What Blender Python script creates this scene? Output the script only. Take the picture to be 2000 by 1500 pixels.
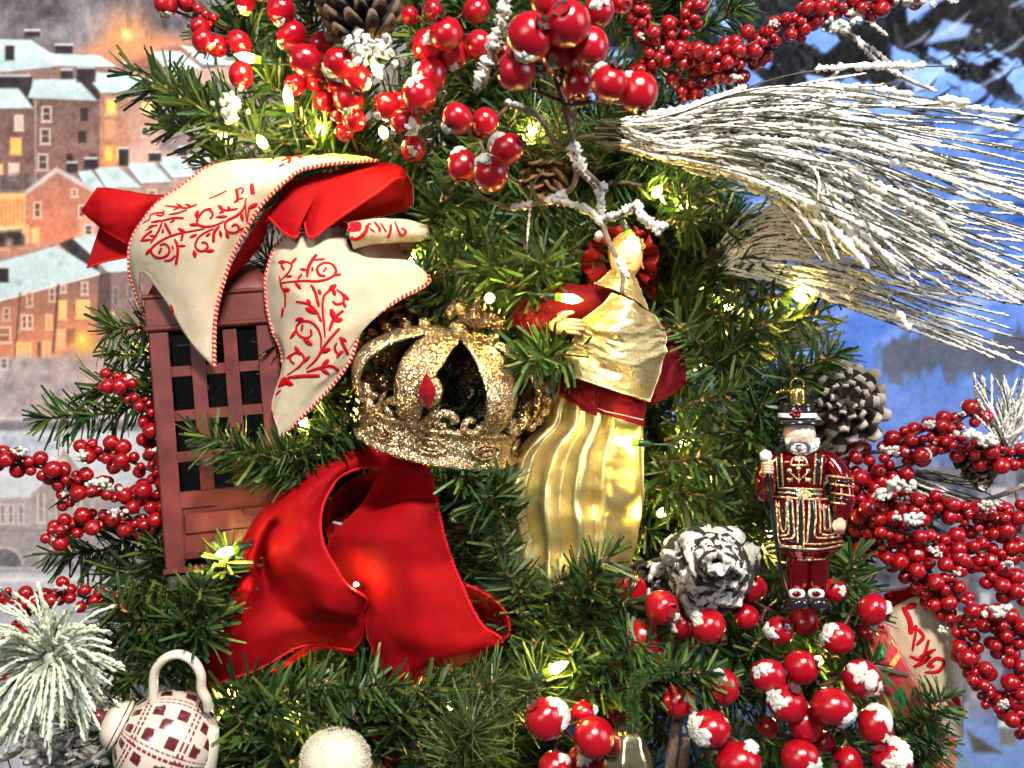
import bpy, math, random
import numpy as np
from mathutils import Vector, Matrix, Quaternion
from mathutils.bvhtree import BVHTree

for o in list(bpy.data.objects):
    bpy.data.objects.remove(o, do_unlink=True)
scene = bpy.context.scene
COL = scene.collection
rnd = random.Random(7)
nrng = np.random.default_rng(11)

# ------------------------------------------------------------------ camera
CAM_D, CAM_Z, KF = 0.60, 1.40, 0.5543          # metres to the plane y=0, height, tan(half horizontal fov)
cam_data = bpy.data.cameras.new('camera')
cam = bpy.data.objects.new('camera', cam_data)
COL.objects.link(cam)
cam.location = (0, -CAM_D, CAM_Z)
cam.rotation_euler = (math.radians(90), 0, 0)
cam_data.sensor_width = 36
cam_data.lens = 18 / KF
cam_data.clip_start = 0.02
cam_data.clip_end = 50
cam_data.dof.use_dof = True
cam_data.dof.focus_distance = 0.59
cam_data.dof.aperture_fstop = 11
scene.camera = cam

# ------------------------------------------------------------------ world and lamps (indoor display)
world = bpy.data.worlds.new('World')
scene.world = world
world.use_nodes = True
world.node_tree.nodes['Background'].inputs[0].default_value = (0.85, 0.9, 1.0, 1)
world.node_tree.nodes['Background'].inputs[1].default_value = 0.12

def area(name, loc, target, size, power, col, sy=None):
    d = bpy.data.lights.new(name, 'AREA')
    d.energy = power; d.color = col; d.size = size
    if sy: d.shape = 'RECTANGLE'; d.size_y = sy
    o = bpy.data.objects.new(name, d); COL.objects.link(o)
    o.location = loc
    o.rotation_euler = (Vector(target) - Vector(loc)).to_track_quat('-Z', 'Y').to_euler()
    return o
area('shop_ceiling_lamp', (0.25, -1.15, 2.55), (0.0, 0.1, 1.40), 0.26, 60, (1.0, 0.93, 0.82))
area('shop_front_lamp', (-0.75, -1.5, 1.95), (0.0, 0.2, 1.40), 0.45, 9, (1.0, 0.95, 0.88))
area('shop_window_light', (1.6, -0.75, 1.9), (0.1, 0.1, 1.35), 0.4, 15, (0.74, 0.85, 1.0), 0.8)

scene.view_settings.view_transform = 'Standard'
scene.view_settings.look = 'None'
scene.view_settings.exposure = 0.08
scene.view_settings.gamma = 1.0
scene.view_settings.use_curve_mapping = False
cy = scene.cycles
cy.use_denoising = True
cy.max_bounces = 6; cy.diffuse_bounces = 3; cy.glossy_bounces = 3; cy.transmission_bounces = 4; cy.transparent_max_bounces = 6
cy.sample_clamp_indirect = 4.0
cy.caustics_reflective = False; cy.caustics_refractive = False

# ------------------------------------------------------------------ helpers
def P(px, py, d=0.0):
    """photo pixel (2000 wide) at d millimetres behind the plane y=0 -> world point"""
    y = d / 1000.0
    s = (CAM_D + y) * KF / 1000.0
    return Vector(((px - 1000.0) * s, y, CAM_Z - (py - 750.0) * s))
def S(px, d=0.0):
    return px * (CAM_D + d / 1000.0) * KF / 1000.0

ORIGIN = {}
def tag(o, label=None, cat=None, group=None, kind=None):
    if label: o['label'] = label
    if cat: o['category'] = cat
    if group: o['group'] = group
    if kind: o['kind'] = kind
    return o
def thing(name, label, cat, loc, group=None):
    o = bpy.data.objects.new(name, None)
    o.empty_display_size = 0.01
    COL.objects.link(o)
    o.location = loc
    ORIGIN[o.name] = Vector(loc)
    return tag(o, label, cat, group)
def origin_of(parent):
    return ORIGIN.get(parent.name, Vector((0, 0, 0))) if parent else Vector((0, 0, 0))

def link(name, me, parent=None, loc=None):
    o = bpy.data.objects.new(name, me)
    COL.objects.link(o)
    if parent:
        o.parent = parent
    if loc is not None:
        o.location = Vector(loc) - origin_of(parent)
    return o

class MB:
    def __init__(self):
        self.v = []; self.f = []; self.m = []; self.c = []
    def add(self, vs, fs, m=0, col=None):
        b = len(self.v)
        self.v.extend([tuple(p) for p in vs])
        self.f.extend([tuple(i + b for i in f) for f in fs])
        self.m.extend([m] * len(fs))
        if col is None: col = (1, 1, 1)
        if isinstance(col, list): self.c.extend(col)
        else: self.c.extend([col] * len(vs))
    def tube(self, pts, rad, sides=6, m=0, col=None, cap=True, flat=1.0):
        pts = [Vector(p) for p in pts]
        n = len(pts)
        if not isinstance(rad, (list, tuple)): rad = [rad] * n
        t0 = (pts[1] - pts[0]).normalized()
        up = Vector((0, 0, 1)) if abs(t0.z) < 0.9 else Vector((0, 1, 0))
        nrm = (up - t0 * up.dot(t0)).normalized()
        vs = []
        for i, p in enumerate(pts):
            t = (pts[min(i + 1, n - 1)] - pts[max(i - 1, 0)])
            t = t.normalized() if t.length > 1e-9 else t0
            nrm = nrm - t * nrm.dot(t)
            nrm = nrm.normalized() if nrm.length > 1e-9 else t.orthogonal().normalized()
            b = t.cross(nrm)
            for k in range(sides):
                a = 2 * math.pi * k / sides
                vs.append(p + nrm * (math.cos(a) * rad[i]) + b * (math.sin(a) * rad[i] * flat))
        fs = []
        for i in range(n - 1):
            for k in range(sides):
                k2 = (k + 1) % sides
                fs.append((i * sides + k, i * sides + k2, (i + 1) * sides + k2, (i + 1) * sides + k))
        if cap:
            fs.append(tuple(range(sides - 1, -1, -1)))
            fs.append(tuple((n - 1) * sides + k for k in range(sides)))
        cc = None
        if isinstance(col, list): cc = [c for c in col for _ in range(sides)]
        else: cc = col
        self.add(vs, fs, m, cc)
    def ball(self, c, r, seg=10, rings=6, m=0, col=None, sc=(1, 1, 1), rot=None):
        c = Vector(c); vs = []; fs = []
        for i in range(rings + 1):
            th = math.pi * i / rings
            for k in range(seg):
                ph = 2 * math.pi * k / seg
                p = Vector((math.sin(th) * math.cos(ph) * sc[0], math.sin(th) * math.sin(ph) * sc[1], math.cos(th) * sc[2])) * r
                if rot: p = rot @ p
                vs.append(c + p)
        for i in range(rings):
            for k in range(seg):
                k2 = (k + 1) % seg
                fs.append((i * seg + k, (i + 1) * seg + k, (i + 1) * seg + k2, i * seg + k2))
        self.add(vs, fs, m, col)
    def box(self, M, sx, sy, sz, m=0, col=None):
        """box of full sizes centred on matrix M"""
        vs = [M @ Vector((x * sx / 2, y * sy / 2, z * sz / 2)) for x in (-1, 1) for y in (-1, 1) for z in (-1, 1)]
        fs = [(0, 1, 3, 2), (4, 6, 7, 5), (0, 4, 5, 1), (2, 3, 7, 6), (0, 2, 6, 4), (1, 5, 7, 3)]
        self.add(vs, fs, m, col)
    def lathe(self, prof, M, seg=32, m=0, col=None, warp=None):
        """prof: [(r, z)] ; M: matrix ; warp(p, ang, i) optional"""
        vs = []; fs = []; cc = [] if isinstance(col, list) else None
        for i, (r, z) in enumerate(prof):
            for k in range(seg):
                a = 2 * math.pi * k / seg
                p = Vector((r * math.cos(a), r * math.sin(a), z))
                if warp: p = warp(p, a, i)
                vs.append(M @ p)
                if cc is not None: cc.append(col[i])
        for i in range(len(prof) - 1):
            for k in range(seg):
                k2 = (k + 1) % seg
                fs.append((i * seg + k, i * seg + k2, (i + 1) * seg + k2, (i + 1) * seg + k))
        self.add(vs, fs, m, cc if cc is not None else col)
    def mesh(self, name, mats, org=(0, 0, 0), smooth=True, uv=None):
        me = bpy.data.meshes.new(name)
        org = Vector(org)
        vv = np.array(self.v, dtype=np.float64).reshape(-1, 3) - np.array(org)
        me.from_pydata(vv.tolist(), [], self.f)
        for m in (mats if isinstance(mats, (list, tuple)) else [mats]):
            me.materials.append(m)
        me.polygons.foreach_set('material_index', self.m)
        me.polygons.foreach_set('use_smooth', [smooth] * len(self.f))
        if any(c != (1, 1, 1) for c in self.c):
            at = me.color_attributes.new('Col', 'FLOAT_COLOR', 'POINT')
            arr = np.ones((len(self.v), 4), dtype=np.float32)
            arr[:, :3] = np.array(self.c, dtype=np.float32)
            at.data.foreach_set('color', arr.ravel())
        me.update()
        return me
    def build(self, name, mats, parent=None, smooth=True, org=None):
        """one object; mesh origin = org (world) or the parent's origin"""
        po = origin_of(parent)
        if org is None: org = po
        org = Vector(org)
        me = self.mesh(name, mats, org, smooth)
        o = link(name, me, parent)
        o.location = org - po
        ORIGIN[o.name] = org
        return o

def catmull(pts, n):
    """numpy (k,3) -> (n,3), chord-uniform parameters"""
    pts = np.asarray(pts, dtype=float)
    k = len(pts)
    if k == 1: return np.repeat(pts, n, 0)
    ext = np.vstack([2 * pts[0] - pts[1], pts, 2 * pts[-1] - pts[-2]])
    t = np.linspace(0, k - 1, n)
    i = np.minimum(t.astype(int), k - 2); f = (t - i)[:, None]
    p0, p1, p2, p3 = ext[i], ext[i + 1], ext[i + 2], ext[i + 3]
    return 0.5 * ((2 * p1) + (-p0 + p2) * f + (2 * p0 - 5 * p1 + 4 * p2 - p3) * f ** 2 + (-p0 + 3 * p1 - 3 * p2 + p3) * f ** 3)

def path_px(pts, n=None):
    """[(px,py,d)] -> smooth list of world Vectors"""
    a = np.array([tuple(P(*p)) for p in pts])
    if n is None: n = (len(pts) - 1) * 5 + 1
    return [Vector(q) for q in catmull(a, n)]

def hash2(ix, iy, seed):
    h = (ix.astype(np.int64) * 374761393 + iy.astype(np.int64) * 668265263 + seed * 1442695041) & 0x7fffffff
    h = ((h ^ (h >> 13)) * 1274126177) & 0x7fffffff
    return ((h ^ (h >> 16)) & 0xffff) / 65535.0
def vnoise(x, y, seed=0):
    ix = np.floor(x); iy = np.floor(y); fx = x - ix; fy = y - iy
    fx = fx * fx * (3 - 2 * fx); fy = fy * fy * (3 - 2 * fy)
    a = hash2(ix, iy, seed); b = hash2(ix + 1, iy, seed); c = hash2(ix, iy + 1, seed); d = hash2(ix + 1, iy + 1, seed)
    return (a * (1 - fx) + b * fx) * (1 - fy) + (c * (1 - fx) + d * fx) * fy
def fbm(x, y, seed=0, oct=4):
    s = np.zeros_like(x); a = 0.5; tot = 0
    for o in range(oct):
        s += a * vnoise(x, y, seed + o * 17); tot += a
        x = x * 2.03 + 5.1; y = y * 2.03 + 9.7; a *= 0.5
    return s / tot

# ------------------------------------------------------------------ materials
def new_mat(name):
    m = bpy.data.materials.new(name); m.use_nodes = True
    nt = m.node_tree
    return m, nt, nt.nodes['Principled BSDF'], nt.nodes['Material Output']
def N(nt, typ, **kw):
    n = nt.nodes.new(typ)
    for k, v in kw.items():
        if k.startswith('i_'):
            key = k[2:].replace('_', ' ')
            n.inputs[key].default_value = v
        else:
            setattr(n, k, v)
    return n
def ramp(nt, fac, stops, interp='LINEAR'):
    r = nt.nodes.new('ShaderNodeValToRGB'); r.color_ramp.interpolation = interp
    el = r.color_ramp.elements
    while len(el) < len(stops): el.new(0.5)
    for e, (p, c) in zip(el, stops):
        e.position = p; e.color = (c[0], c[1], c[2], 1)
    nt.links.new(fac, r.inputs[0])
    return r
def simple(name, col, rough=0.5, metal=0.0, noise=0.0, nscale=200, bump=0.0, bscale=600, spec=0.5, **kw):
    m, nt, b, out = new_mat(name)
    b.inputs['Base Color'].default_value = (*col, 1)
    b.inputs['Roughness'].default_value = rough
    b.inputs['Metallic'].default_value = metal
    b.inputs['Specular IOR Level'].default_value = spec
    for k, v in kw.items():
        b.inputs[k].default_value = v
    tc = N(nt, 'ShaderNodeTexCoord')
    if noise > 0:
        nz = N(nt, 'ShaderNodeTexNoise', i_Scale=nscale, i_Detail=4.0)
        nt.links.new(tc.outputs['Object'], nz.inputs['Vector'])
        lo = tuple(max(0, c * (1 - noise)) for c in col); hi = tuple(min(1, c * (1 + noise)) for c in col)
        r = ramp(nt, nz.outputs['Fac'], [(0.3, lo), (0.7, hi)])
        nt.links.new(r.outputs[0], b.inputs['Base Color'])
    if bump > 0:
        nb = N(nt, 'ShaderNodeTexNoise', i_Scale=bscale, i_Detail=3.0)
        nt.links.new(tc.outputs['Object'], nb.inputs['Vector'])
        bp = N(nt, 'ShaderNodeBump', i_Strength=bump, i_Distance=0.001)
        nt.links.new(nb.outputs['Fac'], bp.inputs['Height'])
        nt.links.new(bp.outputs[0], b.inputs['Normal'])
    return m
def attr_mat(name, rough=0.5, metal=0.0, spec=0.5, mul=1.0, bump=0.0, bscale=800, **kw):
    m, nt, b, out = new_mat(name)
    a = N(nt, 'ShaderNodeVertexColor', layer_name='Col')
    nt.links.new(a.outputs['Color'], b.inputs['Base Color'])
    b.inputs['Roughness'].default_value = rough
    b.inputs['Metallic'].default_value = metal
    b.inputs['Specular IOR Level'].default_value = spec
    for k, v in kw.items():
        b.inputs[k].default_value = v
    if bump > 0:
        tc = N(nt, 'ShaderNodeTexCoord')
        nb = N(nt, 'ShaderNodeTexNoise', i_Scale=bscale, i_Detail=3.0)
        nt.links.new(tc.outputs['Object'], nb.inputs['Vector'])
        bp = N(nt, 'ShaderNodeBump', i_Strength=bump, i_Distance=0.001)
        nt.links.new(nb.outputs['Fac'], bp.inputs['Height'])
        nt.links.new(bp.outputs[0], b.inputs['Normal'])
    return m
def srgb(r, g, b):
    def f(c):
        c /= 255.0
        return c / 12.92 if c <= 0.04045 else ((c + 0.055) / 1.055) ** 2.4
    return (f(r), f(g), f(b))

def needle_mat(name, c0, c1, c2, rough=0.42, trans=0.15):
    """PVC needles: colour differs needle by needle and sprig by sprig"""
    m, nt, b, out = new_mat(name)
    g = N(nt, 'ShaderNodeNewGeometry'); oi = N(nt, 'ShaderNodeObjectInfo')
    r = ramp(nt, g.outputs['Random Per Island'], [(0.0, c0), (0.55, c1), (1.0, c2)])
    hs = N(nt, 'ShaderNodeHueSaturation')
    mr = N(nt, 'ShaderNodeMapRange'); mr.inputs['To Min'].default_value = 0.65; mr.inputs['To Max'].default_value = 1.25
    nt.links.new(oi.outputs['Random'], mr.inputs['Value'])
    nt.links.new(mr.outputs[0], hs.inputs['Value'])
    nt.links.new(r.outputs[0], hs.inputs['Color'])
    nt.links.new(hs.outputs[0], b.inputs['Base Color'])
    b.inputs['Roughness'].default_value = rough
    b.inputs['Specular IOR Level'].default_value = 0.4
    tr = N(nt, 'ShaderNodeBsdfTranslucent')
    nt.links.new(hs.outputs[0], tr.inputs['Color'])
    mx = N(nt, 'ShaderNodeMixShader'); mx.inputs[0].default_value = trans
    nt.links.new(b.outputs[0], mx.inputs[1]); nt.links.new(tr.outputs[0], mx.inputs[2])
    nt.links.new(mx.outputs[0], out.inputs[0])
    return m

M = {}
M['needle'] = needle_mat('green_needles', (0.013, 0.044, 0.015), (0.034, 0.086, 0.020), (0.115, 0.165, 0.028))
M['needle_fine'] = needle_mat('olive_fine_needles', (0.03, 0.06, 0.015), (0.06, 0.11, 0.03), (0.11, 0.16, 0.05))
M['bark'] = simple('branch_bark', (0.09, 0.055, 0.025), 0.8, noise=0.5, nscale=400)
M['tan'] = simple('tan_paper_bits', (0.42, 0.24, 0.09), 0.7, noise=0.4, nscale=500)
M['wire'] = simple('dark_wire', (0.035, 0.028, 0.018), 0.55, noise=0.4, nscale=900)
M['frost'] = simple('frost_flock', (0.80, 0.78, 0.72), 0.85, noise=0.10, nscale=900, bump=0.8, bscale=1500)
M['snow'] = simple('fake_snow', (0.80, 0.78, 0.73), 0.8, noise=0.10, nscale=700, bump=0.7, bscale=1400)
M['mint_frost'] = simple('pale_green_frost', (0.60, 0.66, 0.52), 0.8, noise=0.22, nscale=500, bump=0.6, bscale=1500)
M['stem'] = simple('berry_stem', (0.055, 0.014, 0.010), 0.5, noise=0.5, nscale=500)

def berry_mat(name, c0, c1, rough=0.16):
    m, nt, b, out = new_mat(name)
    tc = N(nt, 'ShaderNodeTexCoord'); oi = N(nt, 'ShaderNodeObjectInfo')
    nz = N(nt, 'ShaderNodeTexNoise', i_Scale=140.0, i_Detail=4.0, noise_dimensions='4D')
    nt.links.new(tc.outputs['Object'], nz.inputs['Vector'])
    mw = N(nt, 'ShaderNodeMath', operation='MULTIPLY'); mw.inputs[1].default_value = 40.0
    nt.links.new(oi.outputs['Random'], mw.inputs[0]); nt.links.new(mw.outputs[0], nz.inputs['W'])
    r = ramp(nt, nz.outputs['Fac'], [(0.25, c0), (0.7, c1)])
    nt.links.new(r.outputs[0], b.inputs['Base Color'])
    r2 = ramp(nt, nz.outputs['Fac'], [(0.3, (rough * 0.8,) * 3), (0.8, (rough * 2.2,) * 3)])
    nt.links.new(r2.outputs[0], b.inputs['Roughness'])
    vo = N(nt, 'ShaderNodeTexVoronoi', i_Scale=520.0); nt.links.new(tc.outputs['Object'], vo.inputs['Vector'])
    spk = ramp(nt, vo.outputs['Distance'], [(0.10, (1, 1, 1)), (0.16, (0, 0, 0))])
    n3 = N(nt, 'ShaderNodeTexNoise', i_Scale=95.0, i_Detail=2.0, noise_dimensions='4D'); nt.links.new(tc.outputs['Object'], n3.inputs['Vector']); nt.links.new(mw.outputs[0], n3.inputs['W'])
    zone = ramp(nt, n3.outputs['Fac'], [(0.58, (0, 0, 0)), (0.66, (1, 1, 1))])
    mm_ = N(nt, 'ShaderNodeMath', operation='MULTIPLY'); nt.links.new(spk.outputs[0], mm_.inputs[0]); nt.links.new(zone.outputs[0], mm_.inputs[1])
    mc = N(nt, 'ShaderNodeMix', data_type='RGBA'); nt.links.new(mm_.outputs[0], mc.inputs[0]); nt.links.new(r.outputs[0], mc.inputs[6]); mc.inputs[7].default_value = (.8, .77, .72, 1)
    nt.links.new(mc.outputs[2], b.inputs['Base Color'])
    b.inputs['Coat Weight'].default_value = 0.35
    b.inputs['Coat Roughness'].default_value = 0.12
    nb = N(nt, 'ShaderNodeTexNoise', i_Scale=420.0, i_Detail=3.0)
    nt.links.new(tc.outputs['Object'], nb.inputs['Vector'])
    bp = N(nt, 'ShaderNodeBump', i_Strength=0.12, i_Distance=0.001)
    nt.links.new(nb.outputs['Fac'], bp.inputs['Height']); nt.links.new(bp.outputs[0], b.inputs['Normal'])
    return m
M['berry'] = berry_mat('glossy_red_berry', (0.20, 0.001, 0.006), (0.40, 0.002, 0.011), 0.12)
M['small_berry'] = berry_mat('satin_red_berry', (0.15, 0.001, 0.003), (0.36, 0.003, 0.007), 0.13)
M['calyx'] = simple('dark_calyx', (0.055, 0.014, 0.014), 0.5, noise=0.5, nscale=600, bump=0.5)
# ------------------------------------------------------------------ printed murals behind the tree
class Canvas:
    """paints a flat print on a sheet: one colour per sample point, in print coordinates"""
    def __init__(self, xs, ys):
        self.xs, self.ys = xs, ys
        self.X, self.Y = np.meshgrid(xs, ys)
        self.C = np.zeros(self.X.shape + (3,))
    def sl(self, x0, y0, x1, y1):
        i0, i1 = np.searchsorted(self.xs, [x0, x1]); j0, j1 = np.searchsorted(self.ys, [y0, y1])
        return slice(max(j0 - 1, 0), j1 + 1), slice(max(i0 - 1, 0), i1 + 1)
    def mixin(self, sl, col, a):
        a = a[..., None]
        col = np.asarray(col, float)
        self.C[sl] = self.C[sl] * (1 - a) + col * a
    def poly(self, pts, col, soft=1.7, alpha=1.0, col2=None, tex=0.0, seed=1):
        pts = np.array(pts, float)
        lo = pts.min(0) - soft * 2; hi = pts.max(0) + soft * 2
        sl = self.sl(lo[0], lo[1], hi[0], hi[1])
        X, Y = self.X[sl], self.Y[sl]
        if X.size == 0: return
        inside = np.zeros(X.shape, bool); dist = np.full(X.shape, 1e9)
        n = len(pts)
        for k in range(n):
            x0, y0 = pts[k]; x1, y1 = pts[(k + 1) % n]
            cond = (y0 > Y) != (y1 > Y)
            with np.errstate(divide='ignore', invalid='ignore'):
                xi = (x1 - x0) * (Y - y0) / (y1 - y0 if y1 != y0 else 1e-9) + x0
            inside ^= cond & (X < xi)
            ex, ey = x1 - x0, y1 - y0; L = ex * ex + ey * ey + 1e-9
            t = np.clip(((X - x0) * ex + (Y - y0) * ey) / L, 0, 1)
            dist = np.minimum(dist, np.hypot(X - x0 - t * ex, Y - y0 - t * ey))
        sd = np.where(inside, dist, -dist)
        a = np.clip(sd / (2 * soft) + 0.5, 0, 1) * alpha
        c = np.asarray(col, float) * np.ones(X.shape + (3,))
        if col2 is not None:
            t = np.clip((Y - pts[:, 1].min()) / (np.ptp(pts[:, 1]) + 1e-6), 0, 1)[..., None]
            c = c * (1 - t) + np.asarray(col2, float) * t
        if tex > 0:
            nz = fbm(X / 9, Y / 9, seed, 3)[..., None]
            c = c * (1 + (nz - 0.5) * 2 * tex)
        self.mixin(sl, c, a)
    def rect(self, x0, y0, x1, y1, col, **kw):
        self.poly([(x0, y0), (x1, y0), (x1, y1), (x0, y1)], col, **kw)
    def glow(self, x, y, r, col, a=1.0, p=2.0, rays=0):
        sl = self.sl(x - r, y - r, x + r, y + r)
        X, Y = self.X[sl], self.Y[sl]
        d = np.hypot(X - x, Y - y) / r
        al = np.clip(1 - d, 0, 1) ** p
        if rays:
            al *= 0.7 + 0.3 * np.cos(np.arctan2(Y - y, X - x) * rays)
        self.mixin(sl, col, np.clip(al * a, 0, 1))
    def window(self, x0, y0, x1, y1, frame, glass, bars=True):
        self.rect(x0 - 2, y0 - 2, x1 + 2, y1 + 2, frame, soft=1.5)
        self.rect(x0 + 1.5, y0 + 1.5, x1 - 1.5, y1 - 1.5, glass, soft=1.3)
        if bars:
            my = (y0 + y1) / 2
            self.rect(x0, my - 1, x1, my + 1, frame, soft=1.0, alpha=0.9)
        self.rect(x0 - 4, y1 + 1, x1 + 4, y1 + 4, frame, soft=1.3, alpha=0.8)
    def sheet(self, name, mat, depth, gain=1.0, bend=None):
        """flat sheet standing at depth (mm)"""
        ny, nx = self.X.shape
        s = (CAM_D + depth / 1000.0) * KF / 1000.0
        vx = (self.X - 1000) * s; vz = CAM_Z - (self.Y - 750) * s
        vy = np.full_like(vx, depth / 1000.0)
        if bend is not None: vy = vy + bend(self.X, self.Y)
        org = Vector((float(vx.mean()), depth / 1000.0, float(vz.min())))
        v = np.stack([vx - org.x, vy - org.y, vz - org.z], -1).reshape(-1, 3)
        idx = np.arange(nx * ny).reshape(ny, nx)
        f = np.stack([idx[1:, :-1], idx[1:, 1:], idx[:-1, 1:], idx[:-1, :-1]], -1).reshape(-1, 4)
        me = bpy.data.meshes.new(name)
        me.vertices.add(len(v)); me.vertices.foreach_set('co', v.ravel().astype(np.float32))
        me.loops.add(f.size); me.loops.foreach_set('vertex_index', f.ravel().astype(np.int32))
        me.polygons.add(len(f)); me.polygons.foreach_set('loop_start', np.arange(0, f.size, 4, dtype=np.int32))
        me.update(calc_edges=True)
        at = me.color_attributes.new('Col', 'FLOAT_COLOR', 'POINT')
        c = np.ones((len(v), 4), np.float32)
        lin = np.clip(self.C.reshape(-1, 3), 0, 255) / 255.0
        lin = np.where(lin <= 0.04045, lin / 12.92, ((lin + 0.055) / 1.055) ** 2.4)
        c[:, :3] = np.clip(lin * gain, 0, 0.92)
        at.data.foreach_set('color', c.ravel())
        me.materials.append(mat)
        me.validate()
        o = link(name, me, None, org)
        return o

M['print'] = attr_mat('satin_print', rough=0.8, spec=0.03)

def axis(lo, a, b, hi, fine, coarse):
    return np.concatenate([np.arange(lo, a, coarse), np.arange(a, b, fine), np.arange(b, hi + 1, coarse)])

def paint_town():
    c = Canvas(axis(-500, -30, 480, 1000, 2.2, 22), axis(-400, -30, 1180, 1900, 2.4, 24))
    X, Y = c.X, c.Y
    n = fbm(X / 60, Y / 40, 3, 5)[..., None]; n2 = fbm(X / 14, Y / 26, 8, 4)[..., None]
    base = np.array([122, 116, 124.]) + (n - .5) * 90 + (n2 - .5) * 70
    warm = np.clip((Y - 40) / 160, 0, 1)[..., None]
    base = base * (1 - warm * 0.4) + np.array([180, 152, 146.]) * warm * 0.4
    low = np.clip((Y - 690) / 120, 0, 1)[..., None]
    c.C = base * (1 - low) + (np.array([186, 178, 184.]) + (n2 - .5) * 50 + (n - .5) * 40) * low
    snow = (196, 222, 230); snow2 = (178, 206, 216); dark = (58, 52, 56)
    # hillside lane with street lamp
    c.poly([(150, 100), (240, 60), (380, 72), (420, 100), (330, 130), (200, 130)], (224, 140, 105), soft=14, alpha=.9)
    c.poly([(215, 130), (390, 78), (420, 80), (300, 150)], (150, 92, 84), soft=6, alpha=.8)
    c.glow(247, 68, 95, (255, 150, 90), .9, 1.6); c.glow(247, 66, 46, (255, 176, 80), .9, 1.2, 8); c.glow(247, 68, 16, (255, 236, 150), 1, 1)
    for k in range(60):
        x = rnd.uniform(-60, 470); y = rnd.uniform(-20, 60)
        c.poly([(x, y), (x + 3, y), (x + rnd.uniform(-6, 8), y + 40)], (86, 80, 92), soft=3, alpha=.35)
    # upper roofs
    c.poly([(-60, 75), (60, 78), (132, 124), (96, 132), (-60, 150)], snow, col2=snow2, tex=.05)
    c.poly([(-60, 148), (96, 132), (98, 155), (-60, 175)], (150, 112, 104), tex=.12)
    c.poly([(62, 100), (112, 105), (195, 108), (229, 131), (104, 129)], snow, tex=.05)
    c.poly([(104, 129), (229, 131), (225, 152), (100, 152)], (148, 112, 104), tex=.12)
    c.poly([(292, 100), (352, 100), (395, 134), (330, 140)], snow); c.poly([(352, 88), (420, 96), (470, 128), (396, 126)], snow)
    c.poly([(330, 140), (470, 128), (470, 165), (340, 165)], (205, 166, 150))
    for (x0, y0, x1, y1) in [(10, 88, 28, 118), (108, 88, 142, 104), (48, 60, 78, 72), (240, 124, 256, 134)]:
        c.rect(x0, y0, x1, y1, dark, soft=2.2); c.rect(x0 - 1, y0 - 3, x1 + 1, y0 + 1, (214, 216, 220), soft=1.6)
    # second row: walls then roofs
    wall = (126, 94, 90)
    c.rect(-60, 205, 68, 345, (118, 90, 88), tex=.14, col2=(138, 98, 92))
    c.rect(66, 192, 197, 350, (122, 92, 90), tex=.14, col2=(150, 104, 96))
    c.rect(195, 176, 252, 330, (168, 120, 106), tex=.12, col2=(226, 140, 100))
    c.rect(250, 178, 318, 305, (186, 138, 122), tex=.1, col2=(214, 154, 132))
    c.poly([(-60, 172), (34, 172), (68, 211), (-60, 212)], snow, tex=.04)
    c.poly([(32, 165), (62, 150), (64, 196), (66, 212)], dark, soft=2)
    c.poly([(66, 155), (150, 155), (193, 197), (54, 191)], snow, col2=snow2, tex=.04)
    c.poly([(148, 148), (186, 146), (196, 190), (190, 196)], (66, 58, 62), soft=2.5)
    c.poly([(180, 162), (190, 141), (300, 150), (315, 181), (197, 181)], snow, tex=.04)
    for (x0, y0, x1, y1) in [(-10, 148, 60, 172), (118, 136, 142, 154), (150, 132, 186, 160)]:
        c.rect(x0, y0, x1, y1, (62, 54, 60), soft=3); c.rect(x0, y0 - 3, x1, y0 + 2, (190, 190, 200), soft=2)
    c.rect(68, 196, 71, 350, (176, 150, 146), soft=1.2)
    fr = (214, 190, 178)
    for w in [(83, 209, 99, 236), (80, 252, 97, 280), (75, 302, 92, 331)]: c.window(*w, fr, (84, 72, 72))
    for w in [(157, 211, 172, 236), (153, 256, 169, 279)]: c.rect(*w, (66, 52, 52), soft=2)
    c.window(208, 194, 226, 223, (238, 170, 110), (255, 214, 104), False); c.window(206, 237, 223, 266, (236, 150, 112), (238, 150, 112))
    c.window(204, 286, 221, 316, (246, 160, 80), (255, 206, 100), False); c.rect(227, 288, 238, 312, (255, 200, 110), soft=2)
    c.window(277, 248, 290, 265, fr, (70, 56, 54)); c.rect(276, 195, 298, 222, (252, 216, 140), soft=3)
    c.window(21, 270, 41, 300, (232, 170, 100), (255, 206, 96), False); c.window(30, 226, 44, 253, (224, 196, 180), (206, 180, 168))
    c.window(18, 320, 36, 350, (228, 196, 176), (232, 200, 170)); c.rect(-6, 320, 6, 342, (246, 190, 120), soft=2)
    c.rect(130, 300, 142, 320, (70, 50, 48), soft=3); c.rect(176, 300, 188, 318, (80, 58, 56), soft=3)
    c.poly([(0, 345), (60, 335), (60, 372), (0, 372)], (112, 92, 92), soft=5, tex=.3)
    # courtyard snow
    c.poly([(236, 300), (318, 250), (410, 245), (420, 300), (250, 330)], (216, 164, 150), soft=7, tex=.08)
    c.poly([(318, 250), (420, 255), (420, 310), (310, 295)], (150, 128, 134), soft=8, tex=.2)
    # third row of small roofs
    for q in [[(150, 335), (178, 333), (206, 368), (172, 372)], [(183, 328), (232, 325), (277, 367), (207, 367)], [(243, 318), (300, 318), (337, 356), (275, 358)], [(303, 308), (350, 305), (386, 344), (336, 348)], [(362, 303), (420, 300), (450, 335), (392, 338)]]:
        c.poly([(x, y + 3) for x, y in q], (86, 82, 92), soft=2); c.poly(q, snow, tex=.04)
        cx = sum(p[0] for p in q) / 4; cyy = sum(p[1] for p in q) / 4
        c.glow(cx, cyy, 16, (150, 176, 186), .5, 1.2)
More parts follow.
